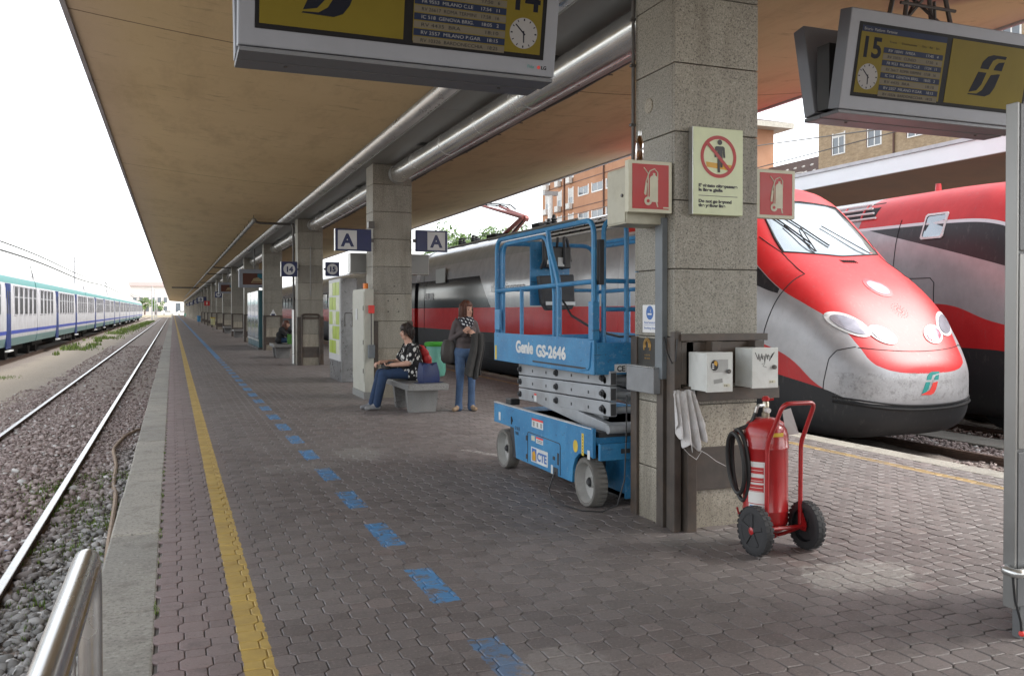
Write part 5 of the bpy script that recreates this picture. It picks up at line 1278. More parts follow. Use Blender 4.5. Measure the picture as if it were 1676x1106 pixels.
MAT['shirt'] = spots('black_shirt_white_spots',(.012,.012,.014),(.62,.62,.60),15,.40); MAT['scarf'] = spots('checked_scarf',(.018,.02,.028),(.55,.57,.60),130,.2,True)
def head(root, c, turn, skin, hair, hairfn):
    """c: centre of the skull; turn: rotation about z. Face looks along -Y before turning"""
    h = bpy.data.objects.new('head_pivot', None)
    return
def face_caps(c, q, mi):
    """skull, jaw, nose, brow, ears as limbs of the body skin; q rotates a local vector"""
    V_ = lambda x,y,z: Vector(c)+q@Vector((x,y,z))
    return [(V_(0,.012,.03),V_(0,-.012,.035),.083,.080,mi),(V_(0,-.03,-.02),V_(0,-.035,-.045),.064,.056,mi),(V_(-.02,-.045,-.075),V_(.02,-.045,-.075),.034,.034,mi),
            (V_(0,-.088,.012),V_(0,-.106,-.022),.009,.0135,mi),(V_(-.032,-.078,.03),V_(.032,-.078,.03),.014,.014,mi),(V_(-.03,-.062,-.03),V_(.03,-.062,-.03),.026,.026,mi),
            (V_(-.08,.0,-.01),V_(-.084,.01,.02),.014,.012,mi),(V_(.08,.0,-.01),V_(.084,.01,.02),.014,.012,mi)]
def face_bits(root, c, q):
    V_ = lambda x,y,z: Vector(c)+q@Vector((x,y,z))
    for s in (-1,1):
        MB().ball(V_(s*.032,-.083,.008),.0125,.007,.0065,n=10,m=6).build('eye',MAT['eye'],root); MB().tube([V_(s*.016,-.093,.030),V_(s*.034,-.091,.036),V_(s*.052,-.078,.030)],.004,5).build('eyebrow',MAT['hair_dark'],root)
    MB().tube([V_(-.022,-.086,-.052),V_(-.008,-.095,-.048),V_(.008,-.095,-.048),V_(.022,-.086,-.052)],[.003,.006,.006,.003],6).build('mouth',MAT['lip'],root)

def strands(root, c, q, mat, n_, zlo, zhi, seed):
    rr = random.Random(seed); m = MB()
    for _ in range(n_):
        a = R(rr.uniform(-145,145)+90); k = rr.uniform(.9,1.12); ze = rr.uniform(zlo,zhi)
        pts = [(.03*math.cos(a),.03*math.sin(a)+.01,.155),(.088*k*math.cos(a),.088*k*math.sin(a)+.012,.09),(.104*k*math.cos(a),.10*k*math.sin(a)+.012,(.09+ze)/2),((.095*k+rr.uniform(-.01,.02))*math.cos(a+rr.uniform(-.15,.15)),(.095*k+rr.uniform(-.01,.02))*math.sin(a)+.014,ze)]
        m.tube([Vector(c)+q@Vector(p) for p in pts],[.004,.006,.005,.002],4,caps=False)
    tag(m.build('hair_strands',mat,root),kind='stuff')
# woman standing by the bench, looking off to the right
W1 = thing('person','woman standing in jeans and checked scarf, hands at her chest, coat over her arm','person',(4.20,12.97,0))
q1 = Matrix.Rotation(R(24),3,'Z'); hc = (.012,-.03,1.555)
caps = []
for s, kx, ky in ((-1,-.02,-.02),(1,.015,-.015)):
    hip=(s*.085,0,.86); kn=(s*.085+kx*.5,-.035,.47); an=(s*.085+kx,.01,.095)
    caps += [(hip,kn,.090,.060,1),(kn,an,.058,.054,1),(an,(an[0],an[1]-.01,.05),.06,.062,1)]
    to=(an[0]+(-.11 if s<0 else .02),an[1]-(.11 if s<0 else .155),.036)
    caps += [((an[0],an[1]+.035,.042),to,.038,.032,2),((an[0],an[1]-.01,.07),(to[0]*.5+an[0]*.5,to[1]*.5+an[1]*.5,.045),.042,.036,2)]
caps += [((-.075,0,.90),(.075,0,.90),.112,.112,1),((-.065,.0,.99),(.065,.0,.99),.092,.092,0),((-.06,-.0,1.10),(.06,-.0,1.10),.086,.086,0),((-.07,-.01,1.24),(.07,-.01,1.24),.098,.098,0),((-.09,.01,1.34),(.09,.01,1.34),.078,.078,0),((-.14,.01,1.355),(-.05,.01,1.39),.056,.055,0),((.14,.01,1.355),(.05,.01,1.39),.056,.055,0),((-.06,-.085,1.22),(-.06,-.085,1.20),.06,.06,0),((.06,-.085,1.22),(.06,-.085,1.20),.06,.06,0),
         ((0,.005,1.40),(.005,-.01,1.50),.055,.052,3)]
caps += [((-.155,.01,1.345),(-.225,.03,1.11),.052,.042,0),((-.225,.03,1.11),(-.10,-.165,1.225),.041,.032,0),((.155,.01,1.345),(.235,.0,1.09),.052,.042,0),((.235,.0,1.09),(.115,-.175,1.18),.041,.032,0)]
caps += hand((-.09,-.172,1.232),(.75,-.25,.45),(-.4,0,.8),3,.35,.92)+hand((.105,-.180,1.186),(-.75,-.2,.35),(.3,0,.8),3,.45,.92)
caps += [((-.11,-.155,1.22),(-.09,-.172,1.232),.027,.025,3),((.13,-.16,1.17),(.105,-.18,1.186),.027,.025,3)]
caps += face_caps(hc,q1,3)
blob('body',caps,[MAT['jumper'],MAT['jeans'],MAT['suede'],MAT['skin']],W1,.0075,4)
face_bits(W1,hc,q1)
V_ = lambda x,y,z: tuple(Vector(hc)+q1@Vector((x,y,z)))
hcaps = [(V_(0,.02,.065),V_(0,-.02,.075),.082,.075,0),(V_(-.075,.0,.04),V_(-.085,.0,-.12),.036,.03,0),(V_(.075,.0,.04),V_(.085,.0,-.12),.036,.03,0),(V_(-.05,.055,.02),V_(-.05,.06,-.14),.055,.04,0),(V_(.05,.055,.02),V_(.05,.06,-.14),.055,.04,0),(V_(0,.06,.03),V_(0,.07,-.14),.06,.045,0),(V_(.0,-.065,.085),V_(.06,-.055,.05),.022,.016,0),(V_(0,-.065,.085),V_(-.055,-.055,.055),.020,.016,0),(V_(-.085,.0,-.1),V_(-.075,-.015,-.16),.03,.012,0),(V_(.085,.0,-.1),V_(.095,-.015,-.16),.03,.012,0)]
blob('hair',hcaps,[MAT['hair_red']],W1,.008,3); strands(W1,hc,q1,MAT['hair_red'],170,-.17,-.09,3)
sc_ = [((.085*math.cos(R(a)),-.01+.075*math.sin(R(a)),1.415+.012*math.sin(R(a*3))),(.085*math.cos(R(a+30)),-.01+.075*math.sin(R(a+30)),1.415+.012*math.sin(R(a*3+90))),.040,.040,0) for a in range(0,360,30)]
sc_ += [((-.07,-.09,1.40),(-.05,-.125,1.33),.045,.04,0),((.07,-.09,1.40),(.05,-.125,1.33),.045,.04,0),((0,-.10,1.38),(0,-.125,1.30),.05,.045,0)]
blob('scarf',sc_,[MAT['scarf']],W1,.009,2)
def coatf(a,b):
    x = .02+.05*a*(1-b)+.17*a+.02*math.sin(b*5); z = 1.19-.70*b*(1-.22*abs(a-.55))+.03*(1-abs(2*a-1))*(1-b); y = -.20-.02*b+.035*math.sin(a*15+b*1.5)*(.25+b)
    return (x-.03*b*(1-a)-.05*b*(a<.3), y, z)
cloth(26,22,coatf,MAT['coat'],'draped_coat',W1,.018)
MB().loft([[(-.25+dx*k,.07+dy*k,z_) for dx,dy in ((-.10,-.05),(0,-.085),(.10,-.05),(.115,.03),(0,.07),(-.11,.03))] for z_,k in ((.74,.75),(.78,1.05),(.90,1.15),(1.02,1.0),(1.10,.7))]).build('shoulder_bag',MAT['bag_dark'],W1,.02)
MB().tube([(-.20,.08,1.08),(-.19,.05,1.3),(-.14,.02,1.43),(-.10,.09,1.36),(-.19,.13,1.08)],.012,6).build('bag_strap',MAT['bag_dark'],W1)

# seated woman on the bench, seen from her left side, facing the left track
W2 = thing('person','woman sitting on the granite bench in black spotted shirt, facing left','person',(3.50,13.62,.455),R(-90))
q2 = Matrix.Rotation(R(4),3,'Z'); hc = (0,-.06,.745)
caps = []
for s, sx in ((-1,.0),(1,.02)):
    hip=(s*.11,-.02,.115); kn=(s*.10,-.46,.115-.01); an=(s*.07+sx,-.60+(.04 if s>0 else 0),-.365)
    caps += [(hip,kn,.105,.078,1),(kn,an,.078,.062,1),((an[0],an[1]+.03,-.40),(an[0]-.0,an[1]-.16,-.415),.042,.034,2),((an[0],an[1],-.37),(an[0],an[1]-.08,-.405),.046,.038,2)]
caps += [((-.11,.03,.12),(.11,.03,.12),.155,.155,0),((-.10,.02,.24),(.10,.02,.24),.16,.16,0),((-.09,.01,.36),(.09,.01,.36),.150,.150,0),((-.10,-.0,.47),(.10,-.0,.47),.115,.115,0),((-.07,-.08,.36),(.07,-.08,.36),.09,.09,0),((-.17,0,.50),(.17,0,.50),.07,.07,0),((0,-.02,.52),(0,-.05,.64),.062,.058,3),
         ((-.10,-.12,.145),(.10,-.12,.145),.10,.10,0)]
for s in (-1,1):
    sh=(s*.20,-.01,.49); el=(s*.235,-.10+(0 if s>0 else -.06),.27); wr=(s*.13,-.34-(0 if s>0 else .12),.245+(0 if s>0 else .03))
    caps += [(sh,(sh[0]*.35+el[0]*.65,sh[1]*.35+el[1]*.65,sh[2]*.35+el[2]*.65),.075,.072,0),(sh,el,.055,.045,3),(el,wr,.046,.032,3)]
    caps += hand(wr,(-s*.35,-.9,-.15),(.9,-.3,0) if s>0 else (-.9,-.3,0),3,.5,.95)
caps += face_caps(hc,q2,3)
blob('body',caps,[MAT['shirt'],MAT['jeans_dark'],MAT['trainer'],MAT['skin']],W2,.0085,4)
face_bits(W2,hc,q2)
V_ = lambda x,y,z: tuple(Vector(hc)+q2@Vector((x,y,z)))
blob('hair',[(V_(0,.02,.06),V_(0,-.03,.07),.088,.08,0),(V_(-.05,.05,.04),V_(-.055,.06,-.06),.055,.035,0),(V_(.05,.05,.04),V_(.055,.06,-.06),.055,.035,0),(V_(-.072,.0,.04),V_(-.078,.012,-.03),.036,.026,0),(V_(.072,.0,.04),V_(.078,.012,-.03),.036,.026,0),(V_(0,.065,.03),V_(0,.075,-.08),.055,.04,0),(V_(-.045,-.062,.085),V_(.045,-.062,.085),.022,.022,0)],[MAT['hair_dark']],W2,.008,3); strands(W2,hc,q2,MAT['hair_dark'],150,-.055,.01,5)
MB().tube([(.105,-.315,.247),(.13,-.31,.275),(.158,-.315,.25),(.14,-.32,.222),(.11,-.32,.225)],.007,6,closed=True).build('wrist_watch',MAT['alu'],W2)
bp = thing('red_backpack','small red backpack on the back of the seated woman','backpack',(3.50,13.62,.455),R(-90))
blob('pack',[((-.08,.17,.50),(.08,.17,.50),.05,.05,0),((-.09,.21,.42),(.09,.21,.42),.07,.07,0),((-.09,.25,.32),(.09,.25,.32),.075,.075,0),((-.09,.27,.23),(.09,.27,.23),.07,.07,0),((-.09,.27,.16),(.09,.27,.16),.055,.055,0)],[MAT['red_cloth']],bp,.010,30)
for s in (-1,1): MB().tube([(s*.12,.15,.50),(s*.13,.05,.585),(s*.13,-.08,.56),(s*.13,-.14,.42)],.012,6).build('strap',MAT['bag_black'],bp)
hb = thing('black_handbag','black handbag lying on the lap of the seated woman','handbag',(3.50,13.62,.455),R(-90))
blob('bag',[((-.12,-.30,.24),(.10,-.30,.24),.055,.055,0),((-.13,-.40,.215),(.10,-.40,.21),.05,.05,0)],[MAT['bag_black']],hb,.012,4)

# ------------------------------------------------------------------ benches
def bench(x0,y0,label):
    t = thing('granite_bench',label,'bench',(x0,y0,0),group='granite benches on the platform')
    MB().box(0,.62,0,1.56,.36,.452).build('seat_slab',MAT['bench_stone'],t,.008)
    for y_ in (.34,1.16):
        MB().prism([(.10,0),(.52,0),(.56,.359),(.06,.359)],(0,y_,0),(1,0,0),(0,0,1),-.12).build('leg',MAT['bench_stone'],t,.006)
    return t
bench(3.22,12.66,'speckled granite bench with the seated woman and a blue bag')
bench(3.02,29.2,'granite bench with the crouched dark-haired person, between third and fourth pillars')
bench(3.2,52.4,'granite bench beyond the drinks machine')
bench(3.2,62.6,'small far granite bench, second beyond the drinks machine')
s = thing('shopping_bag','navy blue shopping bag standing on the granite bench','bag',(3.62,12.98,.454),R(12))
def ring(w_,d_,z_,wob): return [(a*w_/2+wob*math.sin(i*2.1)*.02, b*d_/2+wob*math.cos(i*1.7)*.02, z_+wob*.03*math.sin(i*2.6)) for i,(a,b) in enumerate(((-1,-1),(-.4,-1.1),(.3,-.95),(1,-1),(1.05,0),(1,1),(.3,1.05),(-.4,.95),(-1,1),(-1.04,0)))]
m = MB().loft([ring(.27,.17,.0,0),ring(.29,.19,.04,.3),ring(.28,.18,.14,.6),ring(.25,.15,.22,.8),ring(.22,.12,.28,1.0)],caps=True); m.build('bag_body',MAT['bag_blue'],s,.006)
MB().box(-.22,.20,-.10,.05,0,.006).build('loose_flap',MAT['bag_blue'],s,.002)

# far person crouched on the second bench
W3 = thing('person','dark-haired person in black hunched on a bench beside the third pillar','person',(3.30,30.0,.455),R(75))
hc = (0,-.20,.63); q3 = Matrix.Rotation(R(0),3,'Z')
caps = [((-.1,.03,.11),(.1,.03,.11),.13,.13,0),((-.09,-.0,.28),(.09,-.0,.28),.13,.13,0),((-.10,-.07,.44),(.10,-.07,.44),.12,.12,0),((0,-.10,.5),(0,-.17,.58),.06,.06,1)]
for s in (-1,1): caps += [((s*.1,-.02,.11),(s*.1,-.44,.11),.095,.075,2),((s*.1,-.44,.11),(s*.1,-.45,-.37),.07,.05,2),((s*.1,-.43,-.41),(s*.1,-.58,-.42),.04,.034,0),((s*.17,-.06,.46),(s*.19,-.22,.27),.07,.055,0),((s*.19,-.22,.27),(s*.06,-.38,.34),.05,.035,0)]+hand((s*.06,-.38,.34),(-s*.5,-.5,.3),(s*.8,-.3,0),1,.5)
caps += face_caps(hc,q3,1); blob('body',caps,[MAT['bag_black'],MAT['skin'],MAT['jeans_dark']],W3,.012,4); face_bits(W3,hc,q3)
blob('hair',[((0,-.18,.69),(0,-.22,.70),.09,.08,0),((-.07,-.16,.66),(-.08,-.2,.48),.05,.035,0),((.07,-.16,.66),(.08,-.2,.48),.05,.035,0),((0,-.12,.64),(0,-.1,.46),.07,.05,0)],[MAT['hair_red']],W3,.012,3)
gb = thing('green_bag','bright green bag beside the hunched person','bag',(3.60,29.62,.455)); MB().loft([ring(.22,.14,0,0),ring(.24,.16,.1,.4),ring(.2,.1,.3,.9)]).build('bag_body',M('green_bag_plastic',(.05,.17,.02),.5),gb)

# ------------------------------------------------------------------ waste bins
def film(name,col):
    t = NT(name); t.b.inputs['Transmission Weight'].default_value=.35; n = t.noise(t.obj(),9,4); t.bump(t.noise(t.vscale(t.obj(),8,8,1.2),3,3),.6,.02)
    return t.fin(t.mix(n,tuple(c*.8 for c in col),col),.3)
def wbin(x,y,lid,bag,label):
    t = thing('waste_bin',label,'bin',(x,y,0),group='bag bins along the platform')
    MB().lathe([(.165,.93),(.19,.935),(.20,.95),(.20,.985),(.185,1.0),(.15,1.005),(.145,.985),(.16,.98)],n=28).build('lid_ring',lid,t)
    rings = []
    for z_,r_ in ((.40,.10),(.42,.15),(.52,.17),(.7,.165),(.85,.16),(.94,.168)): rings.append([(r_*(1+.05*math.sin(i*3+z_*9))*math.cos(2*math.pi*i/24),r_*(1+.05*math.sin(i*3+z_*9))*math.sin(2*math.pi*i/24),z_) for i in range(24)])
    MB().loft(rings).build('bag',bag,t)
    MB().tube([(.0,.19,0),(0,.19,.97)],.022,8).build('post',MAT['dark_pipe'],t); MB().cyl((0,.19,0),(0,.19,.012),.10,n=20).build('foot_plate',MAT['dark_pipe'],t)
gl = M('green_lid',(.05,.30,.03),.35); yl = M('yellow_lid',(.55,.40,.03),.4); bl = M('blue_lid',(.03,.18,.42),.4)
gf = film('green_bag_film',(.22,.62,.50)); yf = film('yellow_bag_film',(.68,.66,.36)); bf = film('blue_bag_film',(.06,.30,.55))
wbin(4.24,14.75,gl,gf,'green-lidded waste bin with turquoise bag behind the bench'); wbin(2.95,74,yl,yf,'small waste bin with pale yellow bag far along the platform'); wbin(2.45,95,bl,bf,'far waste bin with blue bag'); wbin(2.15,180,gl,gf,'tiny farthest waste bin with green bag')

# ------------------------------------------------------------------ second pillar: signs, cabinet, overhead box
MAT['navy'] = M('navy_sign',(.012,.02,.085),.35,var=.1); MAT['sign_grey'] = M('pale_grey_sign_face',(.52,.53,.53),.45,var=.05)
def blade(x0,x1,y,z0,z1,label,txt,side,circle=False):
    t = thing('platform_sign',label,'sign',((x0+x1)/2,y,(z0+z1)/2)); w_,h = (x1-x0)/2,(z1-z0)/2
    MB().box(-w_,w_,-.05,.05,-h,h).build('sign_box',MAT['navy'],t,.006)
    e = -w_-.006 if side<0 else w_+.001; MB().box(e,e+.005,-.05,.05,-h,h).build('edge_strip',MAT['alu'],t)
    c = (-w_+h*1.08 if side<0 else w_-h*1.08) if not circle else 0
    if circle: MB().prism([(.76*h*math.cos(2*math.pi*i/32),.76*h*math.sin(2*math.pi*i/32)) for i in range(32)],(0,-.0505,0),U,VV,.002).build('white_disc',MAT['sign_grey'],t)
    else: MB().box(c-h*.86,c+h*.86,-.0525,-.0505,-h*.86,h*.86).build('white_panel',MAT['sign_grey'],t)
    text('lettering',txt,h*(1.55 if not circle else .95),MAT['navy'],t,(c,-.053,-h*(.56 if not circle else .34)),U,VV,'CENTER',ext=.001,bold=.012 if not circle else .01)
    MB().box(-w_ if side>0 else w_-.0,-w_+.0 if False else (w_+.05 if side<0 else -w_-.05),-.02,.02,-.03,.03).build('bracket',MAT['dark_pipe'],t)
    return t
blade(2.60,3.225,15.3,2.58,2.96,'navy sign with letter A on the left of the second pillar','A',-1)
blade(4.03,4.60,15.3,2.60,2.98,'navy sign with letter A on the right of the second pillar','A',1)
blade(2.80,3.24,25.25,2.49,2.91,'navy number sign on the left of the third pillar','14',-1,True)
blade(4.02,4.40,25.25,2.52,2.92,'navy number sign on the right of the third pillar','15',1,True)
MAT['cab'] = M('pale_grey_cabinet',(.46,.46,.40),.5,var=.06,dirt=(.3,.28,.22),dirt_amt=.35)
t = thing('electrical_cabinet','tall pale grey electrical cabinet at the side of the second pillar','cabinet',(3.10,15.30,0))
MB().box(.012,.172,0,1.07,.12,1.93).build('case',MAT['cab'],t,.006); MB().box(.0,.011,.03,1.04,.30,1.88).build('door',MAT['cab'],t,.003); MB().box(.0,.172,0,1.07,.0,.118).build('plinth',MAT['soffit'],t)
MB().box(-.012,-.0005,.55,.70,1.38,1.58).build('meter_window',MAT['sign_grey'],t); MB().cyl((.08,.25,1.93),(.08,.25,2.03),.045,n=14).build('beacon',M('orange_beacon',(.75,.20,.02),.3),t)
for z_ in (.45,.95,1.55): MB().box(-.008,0.0,.045,.075,z_,z_+.08).build('hinge',MAT['dark_pipe'],t)
t = thing('alarm_box','small red alarm box on conduit beside the tall cabinet','box',(3.22,15.28,1.50)); MB().box(-.05,.05,-.06,.0,0,.14).build('case',MAT['red_mark'],t,.006); MB().tube([(0,-.02,0),(0,-.02,-.55)],.012,6).build('conduit',MAT['dark_pipe'],t); MB().box(-.06,.05,-.09,.0,-.78,-.55).build('switch_box',MAT['conduit'],t,.005)
t = thing('wall_lamp_box','small grey lamp box beside the A sign','lamp',(3.22,15.27,2.98)); MB().box(-.05,.05,-.06,.06,0,.12).build('case',MAT['dark_pipe'],t); MB().box(-.055,-.051,-.05,.05,.01,.11).build('glass',MAT['sign_grey'],t)
t = thing('pillar_notice','small white notice with exclamation mark on the second pillar side','notice',(3.2785,15.62,1.22)); MB().box(-.006,0,-.13,.13,-.30,.38).build('plate',M('pale_cyan_plate',(.45,.60,.58),.4),t); MB().box(-.0085,-.0065,-.06,.06,-.2,.05).build('print_panel',MAT['sign_white'],t); text('lettering','!',.2,MAT['navy'],t,(-.009,0.02,-.13),LU,VV,'CENTER',ext=.0005,bold=.004)
for k,(a,b) in enumerate(((.27,1.72),(.44,1.75),(.27,1.53),(.46,1.53),(.38,1.98))): MB().cyl((a,.001,b),(a,-.004,b),.014,n=10).build('fixing_hole',MAT['mortar'],pillars[1])
MAT['whitebox'] = M('white_box_acrylic',(.80,.81,.80),.35,var=.03)  # plain unlit sign box: white sides, grey end panel
t = thing('overhead_sign_box','pale grey overhead box behind the second pillar','sign box',(3.03,16.2,2.23))
MB().box(0,1.50,.015,.30,0,.38).build('case',MAT['whitebox'],t,.01); MB().box(.01,1.49,0,.0145,.012,.368).build('end_panel',MAT['soffit'],t); MB().box(-.012,-.0005,0,.30,.0,.03).build('edge_strip',MAT['alu'],t)
for y_ in (.15,): MB().cyl((.75,y_,.38),(.75,y_,1.9),.03,n=10).build('hanger',MAT['dark_pipe'],t)
# information totem with timetable sheets
t = thing('timetable_totem','steel timetable totem with lime green lit side behind the second pillar','totem',(3.34,19.02,0))
MB().box(.022,.36,0,1.48,0,2.25).build('case',M('scratched_steel',(.24,.245,.25),.3,.7,.25,6,dirt=(.1,.1,.1),dirt_amt=.5),t,.01); fr_ = MB().box(0,.0215,.01,1.47,.45,2.24).build('glass_frame',MAT['sign_grey'],t,.006)
lime = M('lime_timetable_sheet',(.36,.48,.03),.4,var=.2,scale=5); pale = M('pale_sheet',(.62,.64,.50),.4)
for k in range(5):
    for j in range(3):
        y0_ = .10+j*.435; z0_ = .60+k*.32; MB().box(-.006,-.0005,y0_,y0_+.40,z0_,z0_+.285).build('timetable_sheet',lime if (k+j)%3 else pale,fr_)
MB().tube(roundpath([(.10,-.01,1.2),(.10,-.01,1.5),(.26,-.01,1.5),(.26,-.01,1.2)],.05),.008,6).build('scratched_badge',MAT['dark_pipe'],t)
t = thing('payphone','orange and steel payphone beside the timetable totem','payphone',(3.85,19.1,0)); MB().box(0,.3,0,.3,.9,1.9).build('case',MAT['soffit'],t,.02); MB().box(.05,.25,-.05,-.001,1.35,1.7).build('phone',M('orange_phone',(.6,.16,.02),.4),t,.02); MB().cyl((.15,.15,0),(.15,.15,.9),.05,n=12).build('post',MAT['soffit'],t)
# third pillar steel arch, rod
P3 = pillars[2]
MB().tube(roundpath([(.10,-.03,0),(.10,-.03,1.44),(.60,-.03,1.44),(.60,-.03,0)],.09),.028,8).build('guard_arch',MAT['brown_steel'],P3)
MB().tube([(.35,-.012,1.95),(.35,-.012,3.35)],.012,6).build('wall_rod',MAT['grey_pipe'],P3); MB().ball((.35,-.012,3.36),.02).build('rod_cap',MAT['grey_pipe'],P3)
t = thing('pictogram_plate','small white triangular pictogram on the fourth pillar','sign',(3.63,PY+30.09-.006,1.30)); MB().prism([(-.16,0),(.16,0),(0,.30)],(0,0,0),U,VV,.005).build('plate',MAT['sign_white'],t); MB().box(-.07,.07,-.008,-.0055,.05,.12).build('print_mark',MAT['navy'],t)
# drinks machines beyond the fourth pillar
def vgl(): 
    return M('reflecting_machine_front',(.50,.56,.58),.08,.7,.2,1.5)
vg = vgl(); vt_ = M('teal_machine_side',(.025,.10,.12),.4,var=.2); vb = screen('blue_drinks_advert',(.02,.13,.36),.05)
for k, lb_ in enumerate(('tall teal drinks machine beyond the fourth pillar, blue advert on its end','second drinks machine behind the teal one','third drinks machine in the row, farthest')):
    t = thing('vending_machine',lb_,'vending machine',(3.12,36.15+k*1.75,0),group='drinks machines in a row')
    MB().box(.03,.86,0,1.70,.08,2.35).build('case',vt_,t,.02); MB().box(0,.029,.05,1.65,.42,2.33).build('glass_front',vg,t,.01); MB().box(.0,.86,.0,1.70,.0,.078).build('plinth',MAT['dark_pipe'],t); MB().box(-.01,.0295,.05,1.65,.34,.40).build('bumper_strip',MAT['alu'],t)
    if k == 0:
        MB().box(.22,.84,-.012,-.001,.70,1.95).build('advert_panel',vb,t); MB().box(.28,.7,-.016,-.0125,1.5,1.62).build('advert_lettering',MAT['sign_white'],t); MB().box(.28,.6,-.016,-.0125,1.66,1.72).build('advert_lettering',MAT['sign_white'],t); MB().lathe([(.07,.75),(.075,1.05),(.05,1.2),(.03,1.32)],(.52,-.03,0),n=12).build('advert_bottle',MAT['sign_white'],t)
        MB().box(.25,.38,-.012,-.001,2.06,2.2).build('warning_label',MAT['cream'],t)
# hanging screens
adv = screen('brown_advert_screen',(.07,.03,.022),.04); adt = screen('teal_advert_area',(.02,.09,.12),.04); adc = screen('pale_advert_area',(.22,.17,.10),.04)
for (x0_,x1_,y_,z0_,z1_,lb_) in ((2.55,3.6,38.2,2.5,3.26,'hanging advertising screen beyond the drinks machine'),(2.66,3.6,58,2.62,3.3,'second hanging advertising screen, smaller and farther off')):
    t = thing('hanging_screen',lb_,'screen',(x0_,y_,z0_)); w_,h = x1_-x0_,z1_-z0_
    MB().box(0,w_,0,.35,0,h).build('case',MAT['board'],t,.02); MB().box(.14*w_,w_,-.006,-.001,.16*h,.78*h).build('picture',adv,t); MB().box(.7*w_,w_,-.010,-.0065,.5*h,.76*h).build('picture_area',adt,t)
    MB().prism([(.45*w_,.26*h),(.9*w_,.26*h),(.86*w_,.42*h),(.72*w_,.56*h),(.55*w_,.5*h)],(0,-.0105,0),U,VV,.003).build('picture_area',adc,t)
    MB().box(.5*w_,.9*w_,-.02,-.0145,.30*h,.34*h).build('picture_area',adv,t)
    MB().cyl((w_*.6,.17,h),(w_*.6,.17,4.12-z0_),.03,n=8).build('hanger',MAT['dark_pipe'],t)
# signs along the far pillars
for k,tx,lb_ in ((6,'14','small far sign 14 with white disc'),):
    y_ = PY+10.03*k; blade(2.75,3.2,y_-.06,2.45,2.87,lb_,tx,-1,True)
blade(2.35,3.2,PY+10.03*9-.06,2.4,2.95,'far navy sign with letter B','B',-1)
for k in (10,12,15,18): blade(2.45,3.2,PY+10.03*k-.06,2.45,2.95,{10:'distant small navy sign next beyond the letter B',12:'distant navy sign past the tiny red sign',15:'very distant navy sign nearer the far bins',18:'farthest tiny navy sign in the row'}[k],'14',-1,True)
t = thing('fire_extinguisher_sign','tiny red sign on a far pillar','sign',(2.9,PY+10.03*8,2.2)); MB().box(-.25,.25,-.04,.04,-.22,.22).build('sign_box',MAT['sign_red'],t); MB().box(-.05,.05,-.045,-.0405,-.12,.12).build('bottle_mark',MAT['cream'],t)

# ------------------------------------------------------------------ regional train on the left
def coach_paint():
    t = NT('white_teal_coach_paint'); P = t.obj(); x, y, z = t.xyz(P); n = t.noise(P,2,5,.6); d = t.noise(t.vscale(P,1,1,.3),3,6,.7)
    c = t.mix(t.ramp(n,.3,.7),(.42,.42,.44),(.52,.52,.54)); band = lambda a,b: t.m('MULTIPLY',t.m('GREATER_THAN',z,a),t.m('LESS_THAN',z,b))
    c = t.mix(band(3.22,3.50),c,(.04,.20,.19)); c = t.mix(band(1.17,1.32),c,(.05,.08,.36)); c = t.mix(t.m('LESS_THAN',z,1.02),c,(.13,.22,.22)); c = t.mix(t.m('GREATER_THAN',z,3.56),c,(.36,.36,.36))
    c = t.mix(t.m('MULTIPLY',t.ramp(d,.5,.75),.35),c,(.28,.25,.21)); return t.fin(c,.45)
MAT['coach'] = coach_paint(); MAT['bluedoor'] = M('blue_coach_door',(.02,.04,.15),.45,var=.15); MAT['wframe'] = M('grey_window_frame',(.40,.40,.42),.5); MAT['pane'] = M('coach_window_pane',(.05,.052,.058),.3,0,.3,1.2,spec=.3)
def coach_root(y0,label): return thing('regional_coach',label,'train coach',(-7.45,y0,-.58),group='white and teal coaches of the left train')
CL = 26.1
sec_ = [(1.34,.69),(1.40,.95),(1.425,1.3),(1.43,2.2),(1.41,3.0),(1.34,3.45),(1.20,3.72),(.92,3.98),(.5,4.13),(0,4.17)]
sec_ = sec_+[(-a,b) for a,b in sec_[-2::-1]]
c0 = coach_root(21.6,'')
MB().loft([[(a,y_,b) for a,b in sec_] for y_ in (.12,CL-.12)]).build('body',MAT['coach'],c0)
for s in (1,):
    wy = [1.0+1.32*k for k in range(19)]
    for y_ in wy:
        if any(abs(y_+.45-d)<1.35 for d in (7.9,18.2)): continue
        f_ = MB().box(1.415,1.448,y_,y_+.86,1.92,3.16).build('window',MAT['wframe'],c0); MB().box(1.4485,1.454,y_+.05,y_+.81,1.98,2.66).build('pane',MAT['pane'],f_); MB().box(1.4485,1.454,y_+.05,y_+.81,2.71,3.11).build('pane',MAT['pane'],f_)
    for d in (7.9,18.2):
        dd = MB().box(1.39,1.42,d-.55,d+.55,.62,3.20).build('door_recess',MAT['bluedoor'],c0)
        for q in (-.26,.26): MB().box(1.4205,1.43,d+q-.24,d+q+.24,.72,3.12).build('door_leaf',MAT['bluedoor'],dd); MB().box(1.4305,1.436,d+q-.12,d+q+.12,2.0,2.9).build('pane',MAT['pane'],dd)
        MB().box(1.38,1.50,d-.6,d+.6,.50,.56).build('door_step',MAT['white'],dd)
for b_ in (3.2,22.9):
    bg_ = MB().box(-1.0,1.0,b_-1.7,b_+1.7,.42,.75).build('bogie',MAT['under'],c0)
    for q in (-1.28,1.28): MB().cyl((-.80,b_+q,.46),(.80,b_+q,.46),.455,n=20).build('wheelset',MAT['under'],bg_)
MB().box(-1.15,1.15,8.5,17.6,.35,.85).build('equipment_box',MAT['under'],c0)
for k in range(5): MB().box(1.16,1.22,8.7+k*1.75,10.2+k*1.75,.38,.84).build('equipment_door',MAT['under'],c0)
